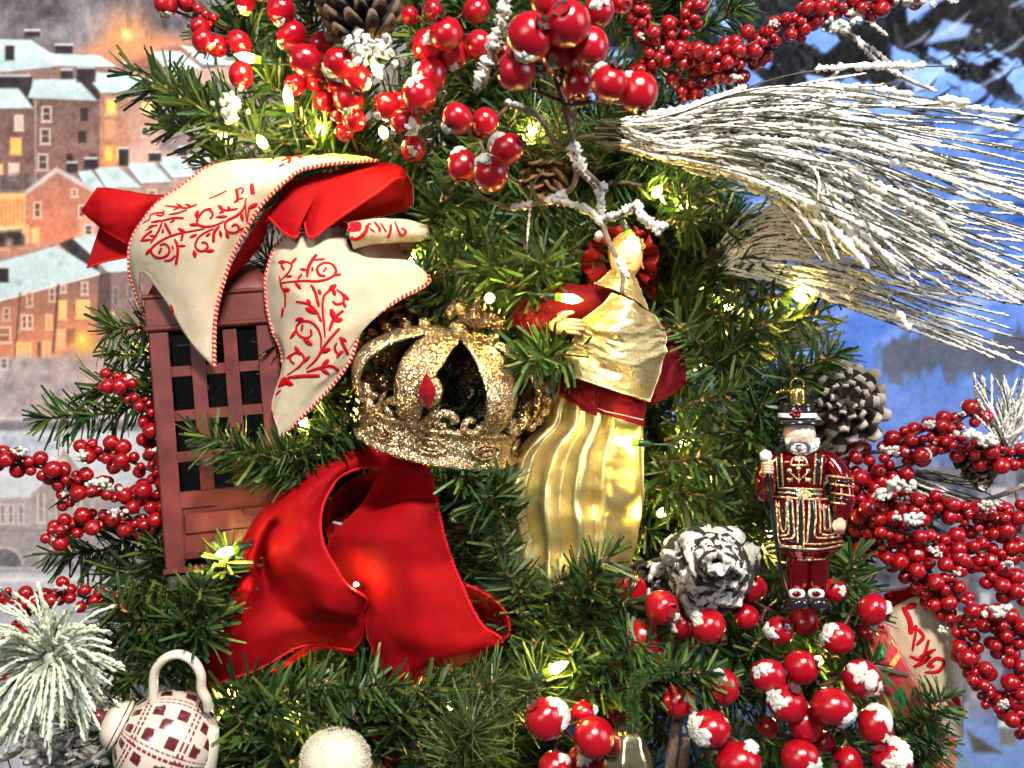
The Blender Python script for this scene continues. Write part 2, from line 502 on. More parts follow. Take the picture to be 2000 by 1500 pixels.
    c.rect(207, 367, 277, 420, (188, 150, 140), tex=.1); c.rect(277, 358, 337, 420, (176, 136, 126), tex=.1); c.rect(337, 347, 460, 420, (184, 146, 136), tex=.1)
    for (x0, y0, x1, y1) in [(130, 318, 152, 338), (164, 310, 191, 330), (232, 290, 251, 324), (290, 298, 315, 315), (346, 288, 366, 304)]:
        c.rect(x0, y0, x1, y1, (58, 52, 58), soft=2); c.rect(x0, y0 - 3, x1, y0 + 1, (214, 212, 218), soft=1.6)
    for w in [(290, 372, 304, 390), (226, 376, 240, 392)]: c.window(*w, (214, 196, 190), (120, 98, 94))
    # gabled house
    c.poly([(53, 372), (112, 334), (188, 378), (188, 500), (48, 500)], (186, 122, 106), col2=(250, 128, 88), tex=.08)
    c.poly([(48, 374), (110, 326), (192, 372), (188, 380), (112, 337), (54, 378)], (206, 190, 190), soft=2)
    for w in [(67, 396, 79, 424), (141, 370, 150, 383), (154, 402, 166, 424)]: c.window(*w, (238, 190, 170), (120, 80, 72))
    c.rect(62, 444, 77, 476, (255, 196, 110), soft=2.5); c.rect(50, 440, 57, 490, (250, 180, 130), soft=2)
    c.poly([(155, 430), (188, 420), (190, 470), (150, 470)], (240, 176, 150), soft=6, alpha=.7)
    c.window(166, 440, 180, 458, (226, 200, 190), (90, 74, 74))
    # lit awning
    c.rect(-60, 378, 50, 458, (250, 150, 84), tex=.12, col2=(255, 190, 120)); c.rect(-60, 378, 50, 388, (255, 196, 120), soft=3); c.rect(-60, 442, 46, 454, (255, 214, 150), soft=3)
    for k in range(6): c.rect(2 + k * 8, 390, 4 + k * 8, 440, (226, 112, 50), soft=2, alpha=.6)
    c.poly([(-60, 460), (42, 448), (48, 490), (-60, 500)], (70, 58, 56), soft=5, tex=.5, seed=5)
    c.glow(18, 476, 14, (214, 170, 150), .8, 1)
    c.poly([(-60, 490), (120, 470), (120, 492), (-60, 512)], (206, 140, 116), soft=4, tex=.2)
    # fourth row: long snow roof and lit brick terrace
    c.poly([(116, 476), (142, 464), (190, 506), (192, 530), (150, 512)], (64, 58, 64), soft=2.5, tex=.3)
    c.poly([(142, 466), (200, 456), (262, 486), (330, 500), (330, 528), (214, 536), (186, 505)], snow, tex=.04)
    c.poly([(190, 530), (216, 532), (330, 524), (330, 660), (184, 650)], (134, 108, 106), tex=.12, col2=(160, 120, 112))
    c.poly([(192, 536), (216, 532), (216, 640), (186, 655)], (96, 76, 78), soft=2)
    c.poly([(-60, 592), (0, 582), (193, 534), (188, 650), (108, 702), (-60, 706)], (140, 98, 90), col2=(246, 140, 96), tex=.1)
    c.poly([(-60, 528), (112, 480), (195, 532), (0, 584), (-60, 598)], snow, col2=(184, 214, 224), tex=.04)
    c.poly([(-60, 596), (0, 583), (194, 532), (195, 537), (0, 589), (-60, 604)], (222, 222, 226), soft=1.6)
    c.rect(-8, 522, 17, 552, (52, 50, 58), soft=2); c.rect(-10, 516, 19, 524, (206, 212, 220), soft=2)
    for (x, y) in [(100, 497), (118, 514), (38, 552)]: c.glow(x, y, 9, (150, 176, 188), .7, 1)
    c.poly([(38, 572), (41, 571), (30, 700), (27, 700)], (98, 64, 60), soft=1.3); c.poly([(112, 556), (116, 555), (106, 690), (101, 690)], (92, 62, 58), soft=1.6)
    lit = (255, 208, 120)
    for w, f, g in [((7, 602, 18, 624), (226, 178, 150), (150, 96, 84)), ((53, 572, 63, 598), (228, 180, 160), (160, 104, 90)), ((97, 563, 106, 588), (226, 178, 160), (120, 84, 78)),
                    ((119, 558, 128, 570), (216, 180, 164), (140, 100, 92)), ((160, 552, 171, 574), (224, 186, 170), (150, 110, 100)), ((-4, 640, 20, 668), (246, 196, 160), (170, 110, 90)),
                    ((43, 616, 52, 641), (248, 200, 170), (130, 90, 84)), ((54, 616, 63, 641), (248, 200, 170), (130, 90, 84)), ((90, 616, 101, 642), (255, 180, 130), (255, 160, 110)),
                    ((116, 588, 129, 622), (255, 190, 110), lit), ((150, 587, 174, 620), (255, 196, 110), lit), ((33, 670, 44, 696), (255, 200, 130), (255, 180, 100)),
                    ((49, 670, 60, 696), (255, 200, 130), (255, 180, 100)), ((85, 668, 97, 694), (255, 190, 120), (255, 168, 96)), ((113, 644, 126, 680), (255, 176, 120), (255, 190, 130))]:
        c.window(*w, f, g, True)
    c.rect(130, 642, 148, 672, (110, 66, 54), soft=2.5); c.rect(73, 668, 80, 700, (130, 74, 58), soft=2); c.window(222, 560, 230, 596, (150, 134, 140), (104, 92, 98)); c.window(250, 556, 258, 584, (160, 140, 140), (100, 86, 90))
    c.rect(216, 610, 224, 636, (250, 200, 150), soft=3)
    c.glow(166, 672, 105, (255, 150, 100), .8, 1.6); c.glow(165, 672, 34, (255, 206, 60), .95, 1.0); c.glow(160, 662, 14, (255, 232, 90), 1, 1)
    # snowy garden, trees
    c.poly([(-60, 704), (104, 690), (220, 690), (330, 720), (330, 830), (-60, 830)], (188, 162, 164), soft=10, alpha=.6)
    c.poly([(180, 720), (330, 690), (330, 830), (120, 830)], (226, 196, 190), soft=18, alpha=.6)
    for k in range(150):
        x = rnd.uniform(-40, 320); y = rnd.uniform(700, 815); a = rnd.uniform(-1.5, 1.5)
        L = rnd.uniform(10, 40)
        c.poly([(x, y), (x + 2.5, y), (x + 2 + math.sin(a) * L, y - math.cos(a) * L)], rnd.choice([(120, 110, 120), (140, 124, 130), (206, 192, 194)]), soft=2, alpha=.5)
    for k in range(40):
        c.glow(rnd.uniform(-40, 160), rnd.uniform(700, 790), rnd.uniform(8, 24), rnd.choice([(122, 116, 124), (206, 190, 192)]), .5, 1)
    c.window(2, 700, 14, 720, (214, 200, 200), (130, 110, 112))
    c.rect(-60, 815, 340, 822, (214, 210, 216), soft=3); c.rect(-60, 822, 340, 846, (130, 126, 136), soft=6, tex=.3)
    # white roofs and stone hall
    c.poly([(-60, 842), (330, 842), (330, 985), (-60, 985)], (208, 214, 224), soft=5, tex=.05)
    c.poly([(60, 850), (112, 868), (80, 900), (-60, 910), (-60, 850)], (176, 188, 206), soft=10, tex=.15)
    c.poly([(-60, 974), (60, 972), (64, 962), (330, 960), (330, 1110), (-60, 1115)], (178, 166, 168), soft=3, tex=.1, col2=(156, 146, 148))
    c.poly([(64, 965), (90, 938), (124, 870), (172, 934), (178, 1000), (64, 1000)], (168, 152, 152), soft=2.5, tex=.1)
    c.poly([(86, 938), (124, 864), (176, 934), (170, 936), (124, 876), (94, 938)], (216, 214, 222), soft=2)
    c.rect(114, 894, 132, 906, (214, 190, 180), soft=3)
    for x in (-20, 0, 16, 36): c.window(x, 986, x + 10, 1022, (210, 196, 192), (150, 138, 140))
    for x in (74, 110, 146): c.window(x, 966, x + 12, 1020, (216, 200, 194), (158, 144, 146)); c.glow(x + 6, 966, 7, (130, 120, 124), .8, 1)
    c.rect(-60, 1034, 330, 1038, (150, 140, 142), soft=2)
    for cx in (10, 112, 214):
        a = [(cx + 32 * math.cos(t), 1108 - 36 * math.sin(t)) for t in np.linspace(0, math.pi, 14)]
        c.poly([(x + (x - cx) * .14, y - 5) for x, y in a], (196, 184, 184), soft=2); c.poly(a, (112, 112, 118), soft=2.5, tex=.2)
    c.rect(-60, 1108, 480, 1200, (196, 194, 202), soft=4, tex=.08); c.rect(-60, 1128, 480, 1136, (226, 224, 232), soft=4); c.rect(-60, 1112, 480, 1118, (160, 158, 168), soft=3)
    c.rect(-520, 1200, 1000, 1920, (190, 190, 200), soft=10, tex=.2)
    # soft mottling of the enlarged print
    g = (fbm(X / 5, Y / 5, 21, 2)[..., None] - .5) * 26 + (fbm(X / 30, Y / 22, 23, 4)[..., None] - .5) * 22
    c.C = np.clip(c.C * .80 + c.C.mean(-1, keepdims=True) * .20 + g, 0, 255)
    o = c.sheet('printed_mural', M['print'], 430, gain=0.92)
    tag(o, 'printed backdrop picturing a snowy brick town at dusk with lit windows', 'mural')

def paint_mountain():
    c = Canvas(axis(950, 1330, 2030, 2500, 2.8, 25), axis(-400, -20, 1520, 1900, 3.0, 25))
    X, Y = c.X, c.Y
    n = fbm(X / 120, Y / 90, 31, 5)
    t = np.clip((Y - 100) / 700, 0, 1)[..., None]
    base = np.array([96, 142, 226.]) * (1 - t) + np.array([70, 112, 212.]) * t
    base = base + ((n - .5) * 70)[..., None]
    sm = fbm((X + Y) / 70, (Y - X * .5) / 160, 33, 4)[..., None]
    base = base + np.clip(sm - .5, 0, 1) * np.array([150, 130, 80.])
    deep = np.clip(fbm(X / 80, Y / 34, 44, 4) - .52, 0, 1)[..., None] * np.clip(1 - abs(Y - 420) / 260, 0, 1)[..., None]
    base = base + deep * np.array([-260, -260, -160.])
    c.C = base
    # rock faces
    u = X * .8 + Y * .6; w = Y * .8 - X * .6
    rk = fbm(u / 110, w / 46, 51, 5) + .16 * fbm(X / 14, Y / 14, 61, 3)
    top = np.clip(1.15 - (Y - 20) / 230 - np.clip(1560 - X, 0, 300) / 900, 0, 1.1)
    a = np.clip((rk + top * .34 - .74) * 14, 0, 1) * np.clip((300 - Y) / 90, 0, 1)
    rock = np.array([26, 28, 34.]) + (fbm(X / 8, Y / 12, 71, 3)[..., None] - .4) * 60
    c.C = c.C * (1 - a[..., None]) + rock * a[..., None]
    D = (26, 27, 32)
    c.poly([(1600, 120), (1640, 84), (1700, 78), (1712, 150), (1690, 168), (1560, 160)], D, soft=4, tex=.3)
    c.poly([(1712, 30), (1790, 20), (1740, 60), (1728, 84), (1712, 60)], D, soft=4, tex=.3)
    c.poly([(1735, 100), (1770, 60), (1810, 20), (1900, 18), (1905, 80), (1880, 110), (1850, 90), (1800, 74), (1790, 92), (1760, 112)], (30, 30, 34), soft=5, tex=.4)
    c.poly([(1735, 45), (1800, 12), (1815, 30), (1760, 60), (1740, 78)], (120, 150, 220), soft=3)
    c.poly([(1800, 76), (1850, 88), (1840, 108), (1770, 118)], (118, 152, 224), soft=4)
    c.poly([(1960, 160), (2030, 120), (2030, 200), (1960, 200)], D, soft=5, tex=.4)
    c.poly([(1930, 60), (1958, 34), (1950, 62)], (66, 100, 196), soft=3)
    for k in range(46):
        x = rnd.uniform(1700, 2040); y = rnd.uniform(20, 300); L = rnd.uniform(14, 46); h = rnd.uniform(4, 12)
        if rnd.random() < .55: c.poly([(x - L, y + L * .7), (x - L * .3, y + h), (x + L, y - L * .7), (x + L * .4, y + h * .5)], (28, 30, 38), soft=3, tex=.5, seed=k)
        else: c.poly([(x - L, y + L * .6), (x, y), (x + L * .8, y - L * .6), (x + L * .2, y + h)], (170, 194, 236), soft=4, alpha=.6)
    # middle haze of snow and shaded hollows
    for k in range(22):
        x = rnd.uniform(1480, 2030); y = rnd.uniform(330, 600); L = rnd.uniform(30, 120); h = rnd.uniform(5, 16)
        c.poly([(x - L, y), (x, y - h), (x + L, y + h * .4), (x, y + h)], rnd.choice([(64, 92, 170), (118, 146, 224), (60, 74, 120)]), soft=6, alpha=.45)
    # reflected dark firs
    fr = fbm(X / 26, Y / 90, 81, 4) + .3 * fbm(X / 9, Y / 30, 91, 3)
    band = np.exp(-((Y - (706 - (X - 1700) * .06)) / 52) ** 2) * np.clip((X - 1640) / 60, 0, 1)
    a = np.clip((fr * .75 + band * .5 - .70) * 8, 0, 1)[..., None] * .85
    c.C = c.C * (1 - a) + np.array([80, 82, 92.]) * a
    lt = np.exp(-((Y - 800) / 60) ** 2)[..., None] * (.35 + .6 * fbm(X / 40, Y / 16, 95, 4)[..., None])
    c.C = c.C * (1 - lt * .6) + np.array([150, 174, 228.]) * lt * .6
    # village along the lower edge
    a = np.clip((Y - 870) / 40, 0, 1) * np.clip((1400 - Y) / 60, 0, 1); a = a[..., None] * .85
    vil = np.array([112, 106, 108.]) + (fbm(X / 22, Y / 30, 97, 4)[..., None] - .5) * 150
    c.C = c.C * (1 - a) + vil * a
    for k in range(60):
        x = rnd.uniform(1480, 2030); y = rnd.uniform(900, 1370); w_ = rnd.uniform(10, 34); h = rnd.uniform(12, 40)
        c.rect(x, y, x + w_, y + h, rnd.choice([(180, 170, 170), (70, 66, 70), (140, 120, 110), (206, 206, 216), (92, 84, 84)]), soft=3, alpha=.7)
    c.poly([(1400, 1400), (1850, 1372), (1930, 1396), (1990, 1370), (2060, 1390), (2500, 1380), (2500, 1900), (1400, 1900)], (112, 146, 212), soft=6, tex=.06)
    c.poly([(1850, 1500), (1950, 1455), (2060, 1445), (2060, 1520)], (140, 168, 226), soft=6)
    c.rect(1896, 1376, 1924, 1412, (120, 118, 116), soft=4); c.rect(1894, 1368, 1926, 1380, (214, 216, 224), soft=3)
    c.poly([(1950, 1452), (1976, 1462), (1950, 1474)], (60, 62, 66), soft=3)
    c.poly([(1840, 1390), (1900, 1428), (1852, 1430)], (86, 84, 82), soft=4)
    # unprinted border along the top edge
    c.poly([(950, -420), (2500, -420), (2500, 84), (2010, 22), (1930, 13), (1820, 4), (1500, -30), (950, -60)], (206, 198, 166), soft=1.5)
    g = (fbm(X / 6, Y / 6, 99, 2)[..., None] - .5) * 20 + (fbm(X / 40, Y / 26, 98, 4)[..., None] - .5) * 24
    c.C = np.clip(c.C * .86 + c.C.mean(-1, keepdims=True) * .14 + g, 0, 255)
    o = c.sheet('printed_mural', M['print'], 400, gain=0.86, bend=lambda X, Y: -np.clip(X - 1300, 0, None) * 0.00010)
    tag(o, 'printed backdrop picturing blue snowy mountains and dark rock', 'mural')
paint_town()
paint_mountain()
# ------------------------------------------------------------------ christmas tree
def strips(bases, dirs, lens, widths, bends, rng, rows=4):
    """many flat needles -> verts, faces (numpy)"""
    n = len(bases)
    side = np.cross(dirs, rng.normal(size=(n, 3))); side /= np.linalg.norm(side, axis=1, keepdims=True) + 1e-9
    nor = np.cross(side, dirs)
    V = np.zeros((n, rows * 2, 3))
    for r in range(rows):
        t = r / (rows - 1)
        c = bases + dirs * (lens * t)[:, None] + nor * (bends * lens * t * t)[:, None]
        w = widths * (0.55 if r == 0 else (0.8 if r == rows - 1 else 1.0)) * 0.5
        V[:, r * 2] = c - side * w[:, None]; V[:, r * 2 + 1] = c + side * w[:, None]
    F = []
    b = (np.arange(n) * rows * 2)[:, None]
    for r in range(rows - 1):
        F.append(b + np.array([[r * 2, r * 2 + 1, r * 2 + 3, r * 2 + 2]]))
    return V.reshape(-1, 3), np.concatenate(F, 1).reshape(-1, 4)

def np_mesh(name, V, F, mats, smooth=False, mi=None):
    me = bpy.data.meshes.new(name)
    me.from_pydata(V.tolist(), [], F.tolist())
    for m in mats: me.materials.append(m)
    if smooth: me.polygons.foreach_set('use_smooth', [True] * len(F))
    me.update()
    return me

def sprig_data(seed, L, dens, nl=0.025, nw=0.0021, ang=(42, 75), side_twigs=0, needle='needle', flecks=True):
    rng = np.random.default_rng(seed); r2 = random.Random(seed)
    axes = [(Vector((0, 0, 0)), Vector((0, 0, 1)), L)]
    for k in range(side_twigs):
        t = 0.15 + 0.6 * (k + .5) / side_twigs
        az = r2.uniform(0, 6.28); an = math.radians(r2.uniform(35, 60))
        axes.append((Vector((0, 0, L * t)), Vector((math.sin(an) * math.cos(az), math.sin(an) * math.sin(az), math.cos(an))), L * r2.uniform(.35, .6)))
    mb = MB(); B = []; D = []; LL = []
    for (o, d, l) in axes:
        wob = [Vector((r2.uniform(-1, 1), r2.uniform(-1, 1), 0)) * l * .03 for _ in range(7)]
        curve = Vector((r2.uniform(-1, 1), r2.uniform(-1, 1), 0)) * l * .10
        pts = [o + d * (l * i / 6) + wob[i] + curve * (i / 6) ** 2 for i in range(7)]
        mb.tube(pts, [.0017 - .0009 * i / 6 for i in range(7)], 5, 0)
        n = int(dens * l / 0.1)
        t = np.sort(rng.uniform(0.02, 1.0, n)); arr = np.array([tuple(p) for p in pts])
        pos = np.stack([np.interp(t, np.linspace(0, 1, 7), arr[:, k]) for k in range(3)], 1)
        az = rng.uniform(0, 2 * np.pi, n)
        al = np.radians(rng.uniform(ang[0], ang[1], n)); al = np.where(t > .93, al * rng.uniform(.3, .9, n), al)
        d_ = np.array(tuple(d)); e1 = np.cross(d_, (0.3, 0.8, 0.1)); e1 /= np.linalg.norm(e1); e2 = np.cross(d_, e1)
        dirs = d_ * np.cos(al)[:, None] + (e1 * np.cos(az)[:, None] + e2 * np.sin(az)[:, None]) * np.sin(al)[:, None]
        B.append(pos); D.append(dirs); LL.append(nl * rng.uniform(.7, 1.15, n) * np.where(t > .9, .75, 1))
        if flecks:
            for k in range(int(l * 320)):
                q = pts[0].lerp(pts[-1], r2.random()) + Vector((r2.gauss(0, 1), r2.gauss(0, 1), r2.gauss(0, 1))) * .0016
                a = Vector((r2.gauss(0, 1), r2.gauss(0, 1), r2.gauss(0, 1))).normalized(); bb = a.orthogonal().normalized()
                s = r2.uniform(.0011, .0026)
                mb.add([q - a * s, q + bb * s * .7, q + a * s * 1.2, q - bb * s * .6], [(0, 1, 2, 3)], 1)
    B = np.concatenate(B); D = np.concatenate(D); LL = np.concatenate(LL); n = len(B)
    V, F = strips(B, D, LL, nw * rng.uniform(.75, 1.2, n), rng.normal(0, .10, n), rng)
    sm = mb.mesh('branch', [M['bark'], M['tan']], smooth=True)
    nm = np_mesh('needles', V, F, [M[needle]])
    return sm, nm, L

SPRIGS = {}
for kind, kw in {
    's50': dict(L=.05, dens=190), 's80': dict(L=.08, dens=185), 's110': dict(L=.11, dens=185), 's150': dict(L=.15, dens=180),
    'f80': dict(L=.08, dens=260, nl=.030, nw=.0011, ang=(25, 60), needle='needle_fine'), 'f50': dict(L=.05, dens=300, nl=.034, nw=.0011, ang=(20, 85), needle='needle_fine'),
    'big': dict(L=.16, dens=170, side_twigs=5), 'big2': dict(L=.13, dens=180, side_twigs=4, nl=.026)}.items():
    SPRIGS[kind] = [sprig_data(100 + 7 * i + len(kind) * 31 + int(kw['L'] * 1000), **kw) for i in range(3)]

tree = thing('christmas_tree', 'artificial green christmas tree carrying all the ornaments and lights', 'christmas tree', (0, 0.26, 0.0))
tb = MB()
tb.tube([Vector((0, .26, z)) for z in (0.0, .6, 1.2, 1.8, 2.3)], [.035, .032, .028, .024, .02], 10)
tb.build('trunk', [M['bark']], tree)
NSPRIG = [0]
def sprig(b, t, kind=None, scale=1.0, roll=None):
    """branch from base point b to tip t (world)"""
    b = Vector(b); t = Vector(t); L = (t - b).length
    if kind is None or kind == 'f':
        opts = [('s50', .05), ('s80', .08), ('s110', .11), ('s150', .15)] if kind is None else [('f50', .05), ('f80', .08)]
        kind = min(opts, key=lambda k: abs(k[1] - L / scale))[0]
    sm, nm, l0 = rnd.choice(SPRIGS[kind])
    o = bpy.data.objects.new('branch', sm); COL.objects.link(o); o.parent = tree
    o.location = b - origin_of(tree)
    q = (t - b).to_track_quat('Z', 'Y') @ Quaternion((0, 0, 1), rnd.uniform(0, 6.28) if roll is None else roll)
    o.rotation_mode = 'QUATERNION'; o.rotation_quaternion = q
    o.scale = (scale, scale, L / l0)
    c = bpy.data.objects.new('needles', nm); COL.objects.link(c); c.parent = o
    c['kind'] = 'stuff'
    NSPRIG[0] += 1
    return o
def spx(b, t, kind=None, scale=1.0):
    return sprig(P(*b), P(*t), kind, scale)

# sprigs that stand out in the photograph: (base px, py, depth mm) -> tip
for b, t, k in [
    ((520, 285, 20), (262, 150, 0), None), ((560, 220, 50), (330, 195, 30), None), ((470, 330, 40), (320, 240, 20), None), ((600, 330, 50), (400, 300, 35), None),
    ((470, 130, 40), (440, -40, 30), None), ((560, 60, 50), (470, -20, 30), None), ((560, 170, 40), (470, 60, 25), None), ((640, 250, 40), (520, 150, 15), None), ((660, 330, 50), (560, 220, 20), None),
    ((600, 330, 50), (540, 270, 25), None), ((420, 260, 60), (330, 150, 50), None),
    ((340, 640, 50), (208, 650, 30), 's50'), ((330, 690, 60), (225, 700, 55), 's50'), ((360, 765, 60), (78, 830, 40), None), ((340, 740, 60), (180, 770, 60), None), ((380, 1020, 60), (110, 1110, 40), None), ((400, 1090, 50), (215, 1115, 30), None),
    ((650, 965, 16), (395, 845, -28), None), ((620, 915, 10), (470, 885, -14), 's50'), 
    ((400, 1240, 10), (462, 1095, -20), None), ((330, 1290, 10), (400, 1130, -24), 's80'), ((240, 1240, 10), (420, 1190, -30), 's80'), ((330, 1250, 20), (225, 1180, -10), 's50'), ((230, 1350, 20), (330, 1250, -26), 's80'), ((300, 1300, 20), (410, 1230, -26), 's50'),
    ((350, 1130, 30), (300, 1050, 20), 's50'), ((300, 1180, 30), (380, 1080, 10), 's80'),
    ((430, 1480, 20), (560, 1350, -16), None), ((480, 1390, 10), (640, 1340, -16), 's80'), ((560, 1420, 10), (760, 1320, -14), None), ((420, 1400, 20), (500, 1320, -6), 's50'), ((640, 1420, 10), (800, 1380, -12), None), ((700, 1370, 10), (860, 1330, -10), None),
    ((520, 1500, 10), (470, 1400, -14), None), ((760, 1500, 10), (700, 1390, -12), None), ((840, 1500, 10), (780, 1400, -12), None), ((880, 1380, 10), (960, 1320, -12), 'f'), ((600, 1560, 10), (520, 1440, -14), None),
    ((870, 1480, 0), (915, 1420, -40), 'f50'), ((960, 1460, 0), (900, 1440, -30), 'f50'), ((960, 1540, 0), (890, 1470, -34), 'f50'), ((1000, 1400, 10), (1040, 1320, -20), 'f'), ((1010, 1320, 40), (990, 1240, 24), 'f'), ((900, 1360, 30), (1000, 1310, 10), 'f'),
    ((970, 1300, 34), (962, 930, -12), None), ((960, 1240, 30), (930, 1070, 20), 's80'), ((925, 990, 16), (905, 925, -22), 's50'), ((990, 1030, 6), (955, 960, -22), 's50'), ((1010, 1320, 20), (1030, 1180, 0), 's80'), ((940, 1120, 40), (905, 1010, 26), 's80'),
    ((1060, 1240, -4), (1210, 1090, -26), None), ((1110, 1300, 0), (1190, 1130, -22), 's80'), ((1040, 1290, 0), (1080, 1130, -16), 's80'), ((1140, 1260, 0), (1235, 1160, -20), 's50'), ((1040, 1200, 0), (1000, 1110, -14), 's50'),
    ((1130, 1360, -10), (1370, 1290, -50), None), ((1150, 1330, -10), (1260, 1240, -40), 's80'), ((1260, 1350, -10), (1390, 1350, -44), 's50'), ((1180, 1390, 0), (1090, 1280, -24), 's80'), ((1120, 1400, 10), (1040, 1300, -6), 's80'),
    ((1000, 560, 30), (965, 510, -20), 's50'), ((1080, 600, 20), (1000, 540, -16), 's50'), ((1160, 610, 30), (1010, 570, -10), 's80'), ((1110, 670, 6), (1020, 705, -30), 's50'), ((1130, 690, -4), (1060, 690, -34), 's50'), ((1050, 560, 20), (1060, 500, -14), 's50'),
    ((1180, 460, 50), (1010, 500, 15), None), ((1190, 430, 60), (1040, 420, 30), None), ((1200, 500, 40), (1090, 470, 10), 's80'), ((1180, 540, 50), (1060, 560, 20), None),
    ((1190, 360, 60), (1420, 380, 30), None), ((1240, 400, 60), (1400, 330, 40), None), ((1270, 430, 50), (1440, 430, 20), None), ((1290, 480, 50), (1470, 480, 20), None), ((1200, 330, 70), (1320, 290, 50), None), ((1120, 330, 60), (1080, 230, 40), 'f'), ((1160, 350, 60), (1170, 240, 40), 'f'), ((1050, 330, 60), (1040, 230, 40), 'f'),
    ((1300, 560, 40), (1460, 540, 20), None), ((1310, 600, 30), (1430, 620, 0), None), ((1440, 760, 20), (1340, 620, -10), None), ((1320, 700, 30), (1460, 690, 6), None), ((1310, 800, 20), (1450, 760, -6), None), ((1300, 860, 20), (1480, 830, -16), None), ((1290, 900, 20), (1450, 900, -10), None), ((1280, 950, 30), (1420, 980, 0), None),
    ((1430, 800, 0), (1640, 695, -26), None), ((1480, 830, 0), (1560, 720, -24), 's80'), ((1440, 860, 0), (1500, 800, -26), 's50'), ((1430, 940, 10), (1510, 870, -20), 's50'), ((1390, 1000, 20), (1490, 960, -4), 's80'), ((1380, 700, 20), (1500, 640, 0), None), ((1400, 640, 40), (1600, 620, 20), None), ((1440, 560, 50), (1640, 560, 30), None),
    ((1480, 1090, 20), (1500, 980, -4), 's80'), ((1560, 1000, 30), (1690, 1060, 20), None), ((1640, 1200, 20), (1660, 1080, -6), None), ((1600, 1260, 20), (1690, 1160, -6), 's80'), ((1640, 1100, 30), (1700, 1020, 10), 's50'),
    ((1730, 1480, -14), (1862, 1385, -40), 's80'), ((1740, 1510, -10), (1860, 1455, -30), 's80'), ((1700, 1500, 0), (1720, 1420, -20), 's50'), ((1540, 1300, 30), (1440, 1260, 0), 's80'), ((1400, 1330, 20), (1500, 1270, -10), 's80'), ((1620, 1320, 20), (1700, 1290, -10), 's50'), ((1310, 1460, 10), (1260, 1380, -20), 's50'), ((1330, 1500, 10), (1460, 1450, -10), 's80'),
    ((840, 440, 40), (900, 340, 20), None), ((820, 560, 40), (960, 460, 20), None), ((860, 520, 50), (850, 390, 30), None), ((900, 600, 40), (830, 520, 20), None), ((960, 420, 50), (900, 470, 20), None), ((780, 560, 50), (900, 580, 20), 's80'), ((700, 760, 40), (640, 860, 10), None), ((690, 820, 30), (600, 880, 5), 's80'), ((640, 900, 20), (560, 860, 0), 's80'),
    ((750, 260, 70), (830, 330, 40), None), ((880, 260, 70), (840, 200, 40), 'f'), ((740, 150, 70), (700, 60, 40), None), ((900, 30, 60), (930, -30, 40), None), ((1200, 80, 60), (1260, -30, 40), None), ((1330, 80, 60), (1450, 20, 40), None), ((1300, 150, 70), (1420, 150, 50), None), ((960, 180, 70), (900, 100, 50), None), ((1030, 210, 60), (960, 280, 30), None),
]:
    spx(b, t, k)
NEXP = NSPRIG[0]
LB = [(-100, 430), (0, 430), (150, 400), (300, 420), (450, 520), (640, 330), (800, 330), (1000, 360), (1120, 300), (1250, 160), (1500, 60), (1600, 40)]
RB = [(-100, 1450), (0, 1430), (100, 1380), (200, 1330), (400, 1420), (600, 1560), (750, 1560), (850, 1520), (1000, 1640), (1200, 1700), (1350, 1800), (1500, 1760), (1600, 1700)]
def bounds(y):
    return (np.interp(y, [a for a, _ in LB], [b for _, b in LB]), np.interp(y, [a for a, _ in RB], [b for _, b in RB]))
cnt = 0
while cnt < 295 - NEXP:
    y = rnd.uniform(-80, 1580); lo, hi = bounds(y); x = rnd.uniform(-50, 1850)
    if not (lo + 30 < x < hi - 30): continue
    deep = cnt % 5 < 3
    d = rnd.uniform(85, 190) if deep else rnd.uniform(60, 100)
    b = P(x, y, d)
    out = Vector(((x - 1000) / 700 + rnd.uniform(-.9, .9), -rnd.uniform(.1, .55), rnd.uniform(-.6, .7)))
    out.normalize()
    L = rnd.uniform(.10, .15) if deep else rnd.uniform(.06, .10)
    t = b + out * L
    # keep tips inside the outline of the tree and behind the ornaments
    if t.y < 0.046: t.y = 0.046 + rnd.random() * .02
    s = (CAM_D + t.y) * KF / 1000; tx = t.x / s + 1000; ty = 750 - (t.z - CAM_Z) / s
    l2, h2 = bounds(ty)
    if not (l2 - 10 < tx < h2 + 20): continue
    sprig(b, t, rnd.choice(['big', 'big2']) if deep else rnd.choice([None, None, None, 'f']))
    cnt += 1
# ------------------------------------------------------------------ berries, cones, frosted sprays
def rand_quat(r=rnd):
    return Quaternion((r.gauss(0, 1), r.gauss(0, 1), r.gauss(0, 1), r.gauss(0, 1))).normalized()

